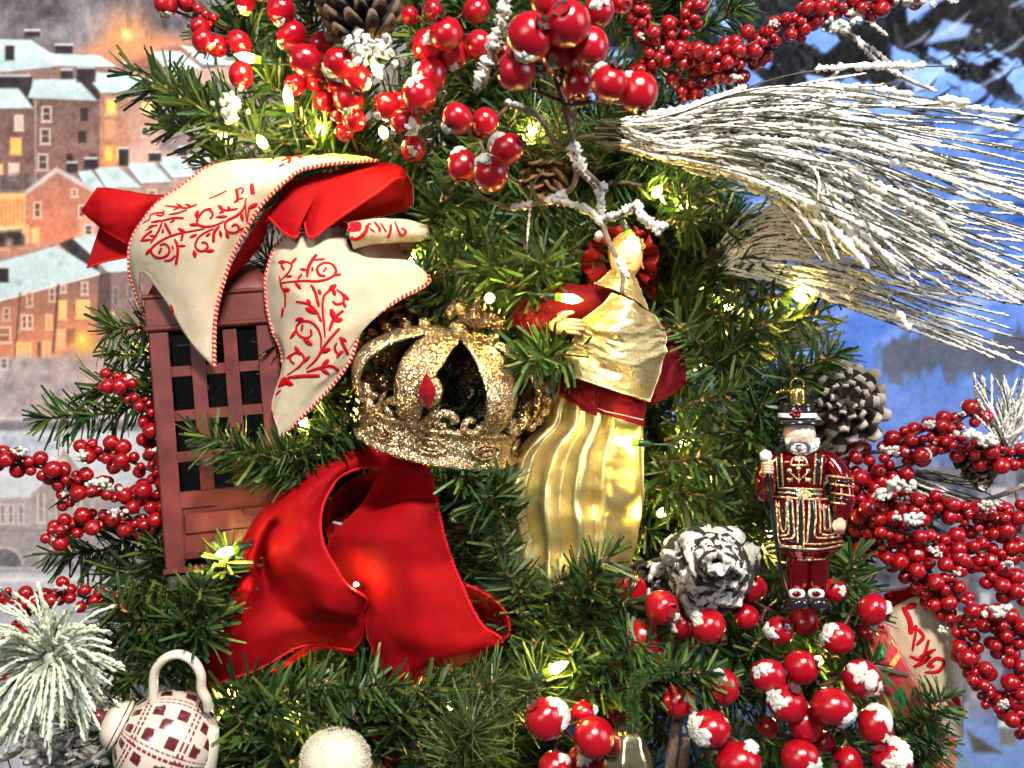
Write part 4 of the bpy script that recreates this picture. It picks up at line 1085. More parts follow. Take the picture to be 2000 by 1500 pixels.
ends = [((1330, 222, -30), (1560, 143, -50), (1868, 128, -60), .0019), ((1320, 230, -40), (1600, 172, -70), (1895, 204, -90), .002), ((1400, 330, -60), (1560, 392, -80), (1690, 520, -100), (1778, 650, -110), .0018),
        ((1440, 330, -60), (1600, 400, -80), (1720, 520, -100), (1792, 566, -104), .0019), ((1500, 300, -60), (1790, 410, -90), (1890, 500, -100), (2010, 570, -110), .0018), ((1450, 280, -60), (1700, 360, -90), (1850, 420, -100), .0018),
        ((1300, 310, -20), (1440, 340, -30), (1500, 370, -30), (1482, 415, -30), .001), ((1330, 215, -30), (1420, 190, -40), (1640, 180, -60), .0018)]
for k in range(205):
    f = rg.random() ** .9; ex = rg.uniform(1600, 2080); ey = 178 + f * 400 + (ex - 1850) * .24
    ends.append(((1310 + rg.uniform(-30, 40), 222 + f * 90 + rg.uniform(-8, 8), -30 + rg.uniform(-20, 10)), (1540 + rg.uniform(-60, 60), 178 + f * 190 + rg.uniform(-30, 30), -50 + rg.uniform(-40, 20)), (ex, ey, -60 + rg.uniform(-70, 60)), rg.choice((.0005, .0006, .0008, .0009, .0014))))
spray('thick white frosted pine spray sweeping right across the blue mountain print', (1190, 262, -10), ends, 21, gap=.20, n_pts=34, basej=30)
ends = []
for k in range(96):
    f = k / 95; a = rg.uniform(-.04, .04)
    ex = rg.uniform(1640, 2060); ey = 385 + f * 235 + (ex - 1700) * (.02 + .34 * f)
    ends.append(((1500 + rg.uniform(-20, 20), 400 + f * 150, 10), (1660 + rg.uniform(-20, 20), 400 + f * 190 + rg.uniform(-20, 20), 0), (ex, ey, rg.uniform(-40, 30)), rg.uniform(.0006, .0012)))
spray('thin dark needled spray lightly frosted below the thick white one', (1385, 530, 30), ends, 23, gap=.1, n_pts=30, basej=22)
ends = [(rg.uniform(1540, 1660), rg.uniform(585, 720), rg.uniform(10, 60)) for k in range(46)]
spray('pale frosted pine tuft behind the sprig over the guard', (1450, 690, 50), ends, 25, r=(.0009, .0016), gap=.25, mat='mint_frost', n_pts=14)
ends = [(1960 + rg.uniform(-60, 70), 735 + rg.uniform(-10, 120), rg.uniform(-30, 20)) for k in range(70)]
spray('small white frosted pine tuft standing at the right photo edge', (1965, 880, 0), ends, 27, r=(.0006, .001), gap=.15, n_pts=14, bow=.05)
ends = [(rg.uniform(1790, 1990), rg.uniform(930, 1010), rg.uniform(-10, 30)) for k in range(30)]
spray('grey green frosted needles behind the small brown pine cone', (1740, 925, 20), ends, 29, r=(.0006, .0011), gap=.45, n_pts=14)
ends = [(rg.uniform(1640, 1700), rg.uniform(835, 880), rg.uniform(-6, 10)) for k in range(24)]
spray('short cream frosted tuft between the open cone and the berries', (1600, 900, 10), ends, 31, r=(.0012, .0018), gap=.1, n_pts=10)
# pale mint burst in the lower left corner
burst = thing('frosted_pine_burst', 'pale mint frosted pine burst in the lower left corner', 'frosted spray', P(100, 1285, -30), 'frosted sprays')
cb = MB(); cb.tube([P(100, 1285, 30), P(100, 1285, -34)], .003, 7); cb.ball(P(100, 1285, -38), .0045, 8, 6); cb.build('stem', [M['mint_frost']], burst)
for k in range(150):
    a = rg.uniform(0, 6.283); el = rg.uniform(-.05, .95)
    L = S(rg.uniform(105, 185))
    dv = Vector((math.cos(a) * math.cos(el), -math.sin(el), math.sin(a) * math.cos(el)))
    b0 = P(100 + rg.uniform(-6, 6), 1285 + rg.uniform(-6, 6), -30 + rg.uniform(-8, 12))
    mid = b0 + dv * L * .5 + Vector((0, 0, .003)); e = b0 + dv * L * .95 + Vector((rg.uniform(-.004, .004), rg.uniform(-.004, .004), -.006))
    frost_needle(burst, [Vector(q) for q in catmull(np.array([tuple(b0), tuple(mid), tuple(e)]), 12)], rg.uniform(.0008, .0014), 900 + k, gap=.06, mat='mint_frost', up=.1, sides=5)
ends = [(rg.uniform(-20, 240), rg.uniform(1400, 1500), rg.uniform(-30, 20)) for k in range(40)]
spray('ragged white frosted needles along the bottom edge beside the teapot', (110, 1480, 20), ends, 33, r=(.001, .0024), gap=.2, n_pts=12, basej=60)
ends = [(rg.uniform(140, 300), rg.uniform(1180, 1420), rg.uniform(0, 40)) for k in range(60)]
spray('dull grey frosted needles between the mint burst and the green sprigs', (190, 1320, 60), ends, 35, r=(.0006, .0012), gap=.4, n_pts=10, basej=50)

# --- frosted twigs
def twig(label, paths, name='frosted_twig', crustr=.0022):
    th = thing(name, label, 'frosted twig', P(*paths[0][0][0]), 'frosted twigs')
    mb = MB(); fb = MB()
    for i, (p, r, cr) in enumerate(paths):
        q = path_px(p)
        mb.tube(q, [r * (1 - .4 * k / len(q)) for k in range(len(q))], 7)
        if cr > 0: crust(fb, q, cr * .68, 0, 11, gap=.38, jit=.55, seed=i * 7 + len(label), step=.0011, up=.35)
    mb.build('stem', [M['twig']], th); fb.build('snow_crust', [M['frost']], th)
    return th
M['twig'] = simple('twig_bark', (0.16, 0.11, 0.08), .75, noise=.5, nscale=500, bump=.5)
twig('forked brown twig crusted with snow hanging over the doll hood',
    [([(1082, 150, -96), (1100, 195, -90), (1112, 245, -84), (1122, 292, -78)], .0022, .0016), ([(1118, 280, -78), (1130, 320, -76), (1160, 350, -78), (1186, 374, -80)], .002, .0042),
     ([(1130, 330, -76), (1168, 370, -76), (1174, 410, -76), (1182, 455, -78), (1200, 495, -82), (1216, 530, -84), (1214, 574, -86)], .002, .0030), ([(1128, 320, -76), (1118, 365, -72), (1075, 392, -68), (1040, 398, -64), (1000, 408, -60), (965, 396, -58)], .0017, .0028),
     ([(1080, 392, -68), (1120, 402, -72), (1160, 420, -76), (1180, 445, -78)], .0016, .0032), ([(1178, 432, -78), (1215, 418, -86), (1245, 402, -92), (1250, 420, -92), (1275, 442, -94), (1306, 444, -96)], .0016, .0032), ([(1275, 442, -94), (1288, 462, -94)], .0014, .003),
     ([(985, 200, -70), (1045, 222, -72), (1066, 250, -74), (1085, 282, -76), (1122, 300, -78)], .0017, .0026), ([(1062, 330, -60), (1040, 365, -62), (1034, 420, -62), (1028, 490, -62)], .0007, .0009), ([(1165, 470, -80), (1172, 455, -80)], .002, .0042), ([(1200, 500, -82), (1228, 545, -86)], .001, .0016)])
twig('thick icy twig hanging from the top edge beside the biggest berries', [([(992, -40, -130), (980, 40, -126), (962, 100, -120), (942, 172, -114)], .003, .0046), ([(975, 60, -124), (952, 120, -118), (930, 182, -112)], .002, .004)])
twig('thin beaded twig crossing the mountain print above the frosted spray', [([(1640, 55, 20), (1720, 110, 10), (1760, 150, 0), (1830, 180, -6)], .0012, .0020), ([(1650, 48, 20), (1690, 100, 12), (1740, 140, 4), (1810, 172, -2)], .0010, .0018), ([(1700, 46, 12), (1734, 72, 10)], .0011, .0018)])
twig('snow edged brown twig at the right photo edge below the small cone', [([(2030, 930, 20), (1985, 955, 14), (1930, 975, 8), (1890, 985, 6)], .002, .0016), ([(1985, 955, 14), (1990, 1000, 10)], .0013, .0012), ([(2030, 1070, 0), (1960, 1050, 4), (1880, 1040, 8)], .0016, .002), ([(2030, 1165, 0), (1960, 1160, 0)], .0018, .002)])
twig('rough snowy bark stub at the bottom beside the silver ornament cap', [([(1300, 1560, -20), (1312, 1480, -26), (1322, 1410, -30)], .005, .0022), ([(1325, 1560, -24), (1335, 1480, -30), (1340, 1440, -30)], .004, .0018)])
th = thing('snow_blob', 'white flocked snow lump on the upper sprig beside the berries', 'snow', P(440, 205, 6))
for k in range(26): clump(P(445 + rnd.gauss(0, 14), 205 + rnd.gauss(0, 13), 2 + rnd.uniform(-5, 5)), S(rnd.uniform(5, 12)), th)
# ------------------------------------------------------------------ ribbons
def linen():
    m, nt, b, out = new_mat('cream_linen')
    tc = N(nt, 'ShaderNodeTexCoord')
    nz = N(nt, 'ShaderNodeTexNoise', i_Scale=90.0, i_Detail=5.0); nt.links.new(tc.outputs['Object'], nz.inputs['Vector'])
    r = ramp(nt, nz.outputs['Fac'], [(0.3, (0.60, 0.51, 0.37)), (0.7, (0.72, 0.62, 0.47))])
    sp = N(nt, 'ShaderNodeTexNoise', i_Scale=520.0, i_Detail=2.0); nt.links.new(tc.outputs['Object'], sp.inputs['Vector'])
    r2 = ramp(nt, sp.outputs['Fac'], [(0.66, (1, 1, 1)), (0.76, (0.62, 0.52, 0.38))])
    mx = N(nt, 'ShaderNodeMix', data_type='RGBA', blend_type='MULTIPLY'); mx.inputs[0].default_value = .8
    nt.links.new(r.outputs[0], mx.inputs[6]); nt.links.new(r2.outputs[0], mx.inputs[7])
    nt.links.new(mx.outputs[2], b.inputs['Base Color'])
    b.inputs['Roughness'].default_value = .9; b.inputs['Specular IOR Level'].default_value = .15
    w1 = N(nt, 'ShaderNodeTexWave', i_Scale=270.0, i_Distortion=1.2, bands_direction='X'); w2 = N(nt, 'ShaderNodeTexWave', i_Scale=270.0, i_Distortion=1.2, bands_direction='Z')
    w1.inputs['Detail Scale'].default_value = 2; w2.inputs['Detail Scale'].default_value = 2
    mp = N(nt, 'ShaderNodeMapping'); mp.inputs['Rotation'].default_value = (0, .55, 0)
    nt.links.new(tc.outputs['Object'], mp.inputs['Vector'])
    for w in (w1, w2): nt.links.new(mp.outputs[0], w.inputs['Vector'])
    ad = N(nt, 'ShaderNodeMath', operation='ADD'); nt.links.new(w1.outputs['Fac'], ad.inputs[0]); nt.links.new(w2.outputs['Fac'], ad.inputs[1])
    bp = N(nt, 'ShaderNodeBump', i_Strength=.55, i_Distance=.0004); nt.links.new(ad.outputs[0], bp.inputs['Height']); nt.links.new(bp.outputs[0], b.inputs['Normal'])
    tr = N(nt, 'ShaderNodeBsdfTranslucent'); nt.links.new(mx.outputs[2], tr.inputs['Color'])
    ms = N(nt, 'ShaderNodeMixShader'); ms.inputs[0].default_value = .22
    nt.links.new(b.outputs[0], ms.inputs[1]); nt.links.new(tr.outputs[0], ms.inputs[2]); nt.links.new(ms.outputs[0], out.inputs[0])
    return m
def velvet(name, c0, c1, sheen=.35):
    m, nt, b, out = new_mat(name)
    tc = N(nt, 'ShaderNodeTexCoord')
    nz = N(nt, 'ShaderNodeTexNoise', i_Scale=38.0, i_Detail=6.0, i_Roughness=.65); nt.links.new(tc.outputs['Object'], nz.inputs['Vector'])
    r = ramp(nt, nz.outputs['Fac'], [(0.3, c0), (0.72, c1)]); nt.links.new(r.outputs[0], b.inputs['Base Color'])
    b.inputs['Roughness'].default_value = .75; b.inputs['Specular IOR Level'].default_value = .12
    b.inputs['Sheen Weight'].default_value = sheen; b.inputs['Sheen Roughness'].default_value = .35; b.inputs['Sheen Tint'].default_value = (1, .05, .07, 1)
    nb = N(nt, 'ShaderNodeTexNoise', i_Scale=1500.0, i_Detail=2.0); nt.links.new(tc.outputs['Object'], nb.inputs['Vector'])
    bp = N(nt, 'ShaderNodeBump', i_Strength=.35, i_Distance=.0004); nt.links.new(nb.outputs['Fac'], bp.inputs['Height']); nt.links.new(bp.outputs[0], b.inputs['Normal'])
    return m
M['linen'] = linen()
M['velvet'] = velvet('red_velvet', (0.19, 0.0, 0.002), (0.31, 0.0004, 0.003), .10)
M['burgundy'] = velvet('burgundy_velvet', (0.06, 0.0008, 0.003), (0.11, 0.0015, 0.006), .3)
M['print_red'] = velvet('red_flock_print', (0.36, 0.002, 0.006), (0.46, 0.004, 0.009), .1)
M['cord'] = attr_mat('stitched_cord', rough=.8, spec=.2, bump=.4, bscale=1800)

def loft(sections, nu, nv):
    rows = [catmull(np.array([tuple(P(*p)) for p in s]), nv) for s in sections]
    A = np.stack(rows)                      # (ns, nv, 3)
    ns = len(rows)
    G = np.stack([catmull(A[:, j], nu) for j in range(nv)], 1)
    return G
def grid_normals(G):
    du = np.gradient(G, axis=0); dv = np.gradient(G, axis=1)
    n = np.cross(du, dv); n /= np.linalg.norm(n, axis=2, keepdims=True) + 1e-12
    return n
def ribbon(parent, name, sections, mats, nu=70, nv=34, th=.0005, flip=False, wrinkle=.0005, wseed=1, wfreq=9.0, label=None):
    """two-faced cloth: mats=(front, back); front is the side whose normal looks to the viewer unless flip"""
    G = loft(sections, nu, nv)
    n = grid_normals(G)
    c = n[nu // 2, nv // 2]
    if (c[1] > 0) != flip: n = -n
    uu, vv = np.meshgrid(np.linspace(0, wfreq * 1.6, nu), np.linspace(0, wfreq * .8, nv), indexing='ij')
    G = G + n * ((fbm(uu, vv, wseed, 3) - .5) * 2 * wrinkle)[..., None]
    F_ = G + n * th / 2; B_ = G - n * th / 2
    idx = np.arange(nu * nv).reshape(nu, nv); k = nu * nv
    q = np.stack([idx[:-1, :-1], idx[1:, :-1], idx[1:, 1:], idx[:-1, 1:]], -1).reshape(-1, 4)
    a, b_, c_ = F_.reshape(-1, 3)[q[0][:3]]
    if np.dot(np.cross(b_ - a, c_ - a), n.reshape(-1, 3)[q[0][0]]) < 0: q = q[:, ::-1]
    mb = MB()
    mb.add(F_.reshape(-1, 3).tolist() + B_.reshape(-1, 3).tolist(), [tuple(r) for r in q.tolist()], 0)
    mb.f += [tuple(r) for r in (q[:, ::-1] + k).tolist()]; mb.m += [1] * len(q)
    ring = list(idx[:, 0]) + list(idx[-1, 1:]) + list(idx[::-1, -1][1:]) + list(idx[0, ::-1][1:-1])
    for i in range(len(ring)):
        i2 = (i + 1) % len(ring)
        mb.f.append((int(ring[i]), int(ring[i2]), int(ring[i2]) + k, int(ring[i]) + k)); mb.m.append(1)
    o = mb.build(name, [M[mats[0]], M[mats[1]]], parent)
    if label: o['label'] = label
    bv = BVHTree.FromPolygons([Vector(p) for p in F_.reshape(-1, 3)], [tuple(r) for r in q.tolist()])
    return dict(G=G, n=n, obj=o, bvh=bv)
RED = (0.50, 0.006, 0.012); CRM = (0.74, 0.62, 0.48)
def cord(rb, side, r=.0013, pitch=.0030, share=.28, a=0.0, b=1.0, plain=False):
    G = rb['G']; nu, nv = G.shape[:2]
    e = {'L': G[:, 0], 'R': G[:, -1], 'T': G[0], 'B': G[-1]}[side]
    i0, i1 = int(a * (len(e) - 1)), int(b * (len(e) - 1)) + 1
    e = e[i0:i1]
    seg = np.linalg.norm(np.diff(e, axis=0), axis=1); cum = np.concatenate([[0], np.cumsum(seg)]); L = cum[-1]
    n = max(8, int(L / .0006)); s = np.linspace(0, L, n)
    pts = [Vector([float(np.interp(q, cum, e[:, k])) for k in range(3)]) for q in s]
    mb = MB(); sides = 9
    mb.tube(pts, [r * (1 + .16 * math.sin(2 * math.pi * q / pitch)) for q in s], sides)
    cols = []
    for i in range(n):
        for k in range(sides):
            ph = (s[i] / pitch + k / sides * .8) % 1
            cols.append(CRM if (ph < share and not plain) else ((RED[0] * .75, RED[1], RED[2]) if ph > .85 else RED))
    mb.c = cols
    return mb.build('stitched_edge', [M['cord']], rb['obj'])
def strokes(rb, lst, ox, oy, sc, w=1.0, name='scroll_print', lift=.00045, mat='print_red'):
    """flocked print: lst of (points, width[, 'lens']) in crop pixels; laid on the cloth"""
    cam_p = Vector(cam.location); mb = MB()
    for st in lst:
        pts, wid = st[0], st[1]; lens = len(st) > 2
        a = catmull(np.array([(p[0], p[1], 0.) for p in pts]), max(6, (len(pts) - 1) * 6 + 1))
        row = []
        m = len(a)
        for i in range(m):
            px, py = ox + a[i][0] / sc, oy + a[i][1] / sc
            dv = (P(px, py, 0) - cam_p).normalized()
            h = rb['bvh'].ray_cast(cam_p, dv, 5.0)
            if h[0] is None: row.append(None); continue
            t = i / (m - 1)
            f = (.25 + .75 * math.sin(math.pi * min(max(t, .03), .97)) ** .8) if lens else (min(1, .6 + t * 2) if t < .3 else (.75 if i == m - 1 else 1))
            nn = h[1] if h[1].dot(dv) < 0 else -h[1]
            row.append((h[0] + nn * lift, nn, S(wid * w / sc) * f * .5))
        run = []
        def flush():
            if len(run) > 1:
                vs = []; fs = []
                for i, (p, nn, hw) in enumerate(run):
                    t = (run[min(i + 1, len(run) - 1)][0] - run[max(i - 1, 0)][0])
                    sd = t.cross(nn); sd = sd.normalized() if sd.length > 1e-9 else nn.orthogonal().normalized()
                    vs += [p - sd * hw - nn * .0004, p - sd * hw * .8, p + sd * hw * .8, p + sd * hw - nn * .0004]
                for i in range(len(run) - 1):
                    for j in range(3):
                        fs.append((i * 4 + j, i * 4 + j + 1, i * 4 + j + 5, i * 4 + j + 4))
                mb.add(vs, fs)
            run.clear()
        for r_ in row:
            if r_ is None or (run and (r_[0] - run[-1][0]).length > .012): flush()
            if r_ is not None: run.append(r_)
        flush()
    if mb.v:
        o = mb.build(name, [M[mat]], rb['obj'], smooth=True); o['kind'] = 'stuff'
        return o

bow = thing('wired_ribbon', 'cream linen ribbon with red scroll print and red velvet back draped over the lantern', 'ribbon', P(470, 470, 10), 'ribbons on the tree')
A = ribbon(bow, 'ribbon_loop', [
    [(288, 628, 14), (276, 590, 6), (276, 532, -2), (326, 592, -6), (374, 672, -8), (418, 718, -6)],
    [(264, 572, 12), (263, 532, 2), (288, 522, -7), (340, 560, -11), (385, 610, -13), (422, 612, -8)],
    [(252, 518, 8), (262, 484, -4), (300, 490, -13), (360, 502, -18), (410, 516, -18), (450, 510, -10)],
    [(257, 468, 8), (280, 432, -6), (322, 430, -15), (380, 437, -20), (440, 442, -20), (484, 442, -12)],
    [(300, 405, 10), (326, 386, -4), (370, 386, -13), (420, 387, -18), (475, 390, -18), (513, 398, -12)],
    [(352, 366, 14), (386, 350, 0), (432, 346, -8), (482, 349, -12), (530, 351, -12), (562, 350, -10)],
    [(406, 325, 22), (450, 317, 12), (500, 318, 4), (540, 325, 0), (572, 334, -2), (592, 332, -4)],
    [(470, 315, 32), (522, 309, 24), (572, 306, 17), (620, 308, 13), (652, 318, 9), (664, 318, 6)],
    [(560, 308, 42), (620, 302, 36), (672, 302, 30), (712, 306, 25), (728, 311, 22), (738, 315, 20)]],
    ('linen', 'velvet'), 90, 44, wrinkle=.0007, wseed=3, label='cream loop printed with red scrolls')
cord(A, 'L'); cord(A, 'R')
LN = 'lens'
strokes(A, [
    ([(1350, 580), (1200, 650), (1050, 660), (970, 620), (980, 540), (1050, 450), (1120, 415)], 34), ([(1120, 415), (1180, 470), (1170, 530), (1140, 552)], 30), ([(980, 440), (960, 490), (975, 560)], 62, LN), ([(860, 632), (980, 640)], 52, LN), ([(1080, 425), (1168, 412)], 40, LN),
    ([(1645, 262), (1625, 380), (1540, 490), (1390, 575), (1352, 640), (1372, 712), (1440, 742), (1520, 730), (1545, 665), (1495, 628), (1442, 662)], 32), ([(1370, 735), (1402, 830)], 56, LN), ([(1530, 722), (1612, 678)], 46, LN),
    ([(1530, 410), (1400, 432), (1300, 425)], 30), ([(1262, 365), (1330, 435)], 52, LN), ([(1395, 378), (1425, 440)], 46, LN), ([(1275, 475), (1360, 430)], 40, LN), ([(1230, 530), (1385, 520)], 48, LN),
    ([(1480, 325), (1530, 285), (1522, 200), (1510, 135)], 42), ([(1520, 150), (1580, 122), (1608, 160), (1580, 205)], 28), ([(1520, 290), (1612, 260)], 28), ([(1725, 62), (1732, 130), (1742, 212)], 62),
    ([(1675, 410), (1805, 340)], 66, LN), ([(1690, 380), (1660, 595)], 26), ([(1640, 368), (1645, 500), (1660, 595)], 22), ([(1580, 478), (1600, 582)], 54, LN),
    ([(1072, 690), (900, 722), (700, 762), (530, 822), (400, 902), (332, 972), (342, 1042), (420, 1092), (500, 1088), (572, 1030), (572, 950), (512, 902), (448, 922)], 36), ([(432, 1042), (470, 958)], 36), ([(250, 1045), (335, 965)], 56, LN), ([(698, 685), (810, 745)], 52, LN), ([(770, 745), (745, 865)], 38),
    ([(1200, 690), (1080, 742), (980, 822), (942, 920), (972, 982), (1050, 1002), (1112, 950), (1092, 890), (1025, 882)], 34), ([(925, 990), (938, 1095)], 66, LN), ([(1085, 1005), (1205, 995)], 54, LN), ([(1280, 650), (1202, 750), (1192, 885)], 44), ([(1280, 715), (1302, 808)], 48, LN), ([(865, 812), (965, 770)], 46, LN), ([(1085, 798), (1155, 752)], 42, LN),
    ([(650, 835), (692, 930), (692, 1050), (668, 1195)], 46), ([(705, 930), (805, 930)], 44, LN), ([(505, 1138), (600, 1122), (665, 1060)], 34), ([(622, 925), (632, 985)], 34, LN),
    ([(525, 372), (700, 392), (830, 402), (965, 352)], 30), ([(680, 345), (770, 395)], 36, LN), ([(632, 432), (740, 392)], 32, LN), ([(800, 348), (890, 382)], 34, LN), ([(575, 495), (700, 472), (830, 428)], 30), ([(460, 585), (640, 542), (782, 545)], 36), ([(590, 610), (660, 560)], 40, LN),
    ([(218, 612), (300, 560), (322, 500), (420, 470), (500, 480), (470, 512), (400, 498)], 28), ([(330, 602), (480, 575)], 44, LN), ([(470, 470), (518, 442)], 26, LN), ([(480, 600), (420, 740), (320, 888)], 36), ([(512, 610), (600, 772)], 44), ([(485, 695), (490, 755)], 44, LN), ([(288, 662), (420, 640)], 34, LN), ([(245, 715), (375, 648)], 26, LN), ([(185, 862), (245, 790), (340, 718)], 42), ([(305, 790), (410, 800)], 44, LN), ([(180, 862), (330, 840)], 40, LN),
    ([(1130, 275), (1260, 220), (1380, 160)], 20), ([(600, 1750), (640, 1880)], 50, LN)], 250, 350, 7.143)
# print on the part that turns over the top
strokes(A, [([(2140, -250), (2240, -290), (2380, -330)], 40), ([(2200, -330), (2260, -280), (2230, -210)], 44), ([(2330, -340), (2430, -290)], 44), ([(2100, -170), (2180, -210)], 40)], 250, 350, 7.143)
B = ribbon(bow, 'ribbon_tail', [
    [(334, 380, 20), (306, 402, 20), (280, 440, 20), (256, 480, 22)],
    [(290, 379, 18), (274, 402, 14), (258, 435, 14), (246, 476, 18)],
    [(250, 373, 16), (238, 400, 10), (228, 432, 10), (222, 462, 14)],
    [(214, 368, 16), (200, 394, 8), (196, 424, 8), (198, 447, 12)],
    [(190, 366, 18), (176, 386, 14), (166, 402, 14), (159, 413, 16)]], ('velvet', 'linen'), 40, 24, wrinkle=.0006, wseed=8, label='red velvet tail folding back over the town print')
B2 = ribbon(bow, 'ribbon_tail', [
    [(262, 500, 26), (256, 480, 26), (252, 462, 27)], [(232, 505, 24), (226, 478, 24), (222, 456, 25)], [(200, 512, 22), (200, 480, 22), (204, 448, 23)], [(169, 523, 20), (180, 486, 20), (194, 444, 21)]], ('velvet', 'linen'), 26, 18, wrinkle=.0004, wseed=9)
cord(B2, 'L', r=.0007, plain=True)
C_ = ribbon(bow, 'ribbon_loop', [
    [(560, 360, 6), (545, 385, 2), (530, 410, 0), (524, 424, 0)],
    [(600, 346, 10), (580, 385, 0), (562, 425, -4), (552, 452, -4)],
    [(630, 340, 13), (608, 385, 2), (588, 432, -6), (578, 463, -8)],
    [(645, 337, 15), (628, 370, 6), (606, 405, 2), (592, 428, 2)],
    [(655, 335, 16), (640, 380, 4), (620, 430, -6), (606, 465, -10)],
    [(690, 327, 19), (678, 365, 8), (660, 405, -2), (645, 438, -8)],
    [(718, 321, 22), (712, 350, 12), (702, 380, 2), (692, 405, -4)],
    [(748, 318, 26), (750, 336, 18), (748, 355, 10), (744, 372, 2)],
    [(776, 322, 30), (778, 332, 24), (776, 340, 16), (772, 350, 8)],
    [(792, 334, 34), (794, 340, 30), (793, 344, 24), (790, 348, 18)]], ('velvet', 'linen'), 80, 30, wrinkle=.0006, wseed=12, label='red velvet inside of the upper loop')
cord(C_, 'R', r=.0010, plain=True)
D_ = ribbon(bow, 'ribbon_loop', [
    [(600, 440, 50), (604, 452, 46), (608, 464, 42)], [(660, 400, 56), (664, 420, 52), (668, 440, 46)], [(730, 360, 58), (736, 400, 54), (740, 424, 48)], [(780, 335, 50), (790, 375, 50), (790, 412, 46)], [(793, 336, 34), (806, 365, 36), (808, 400, 36)]], ('velvet', 'linen'), 40, 20, wseed=14, label='shaded velvet back of the upper loop')
E_ = ribbon(bow, 'ribbon_tail', [
    [(545, 386, 2), (530, 404, 0), (516, 412, -4)], [(524, 430, 8), (514, 440, 4), (492, 450, -4)], [(514, 470, 12), (498, 482, 8), (466, 492, -2)], [(486, 508, 14), (470, 515, 10), (446, 530, 2)], [(452, 540, 14), (448, 541, 12), (440, 545, 8)]], ('velvet', 'linen'), 30, 16, wseed=15)
F = ribbon(bow, 'ribbon_tail', [
    [(578, 458, 16), (600, 454, 10), (622, 451, 8), (645, 447, 10), (662, 446, 14), (672, 446, 18)],
    [(544, 476, 14), (572, 478, 2), (610, 478, -4), (645, 480, -4), (668, 482, 2), (682, 484, 8)],
    [(529, 504, 12), (552, 506, -2), (600, 512, -10), (655, 512, -10), (690, 506, -4), (722, 503, 4)],
    [(519, 542, 10), (545, 536, -4), (606, 552, -14), (690, 550, -14), (760, 530, -6), (800, 511, 2)],
    [(521, 592, 10), (552, 576, -4), (610, 600, -16), (690, 604, -16), (770, 580, -8), (838, 549, 0)],
    [(533, 645, 10), (561, 632, -4), (612, 650, -15), (664, 652, -17), (716, 628, -13), (770, 590, -8)],
    [(552, 694, 8), (560, 682, -4), (602, 692, -12), (642, 696, -14), (676, 688, -12), (708, 640, -10)],
    [(550, 727, 5), (556, 727, -3), (585, 732, -8), (617, 736, -10), (646, 730, -10), (684, 704, -8)],
    [(536, 768, 4), (544, 770, 0), (566, 772, -4), (590, 773, -6), (614, 768, -6), (644, 758, -5)],
    [(531, 798, 4), (535, 812, 2), (539, 826, 0), (543, 839, 0), (547, 852, 0), (566, 838, 0)]],
    ('linen', 'velvet'), 100, 44, wrinkle=.0008, wseed=22, label='cream tail with a branching red scroll print')
cord(F, 'L', a=.02, b=.72); cord(F, 'R', a=.42)
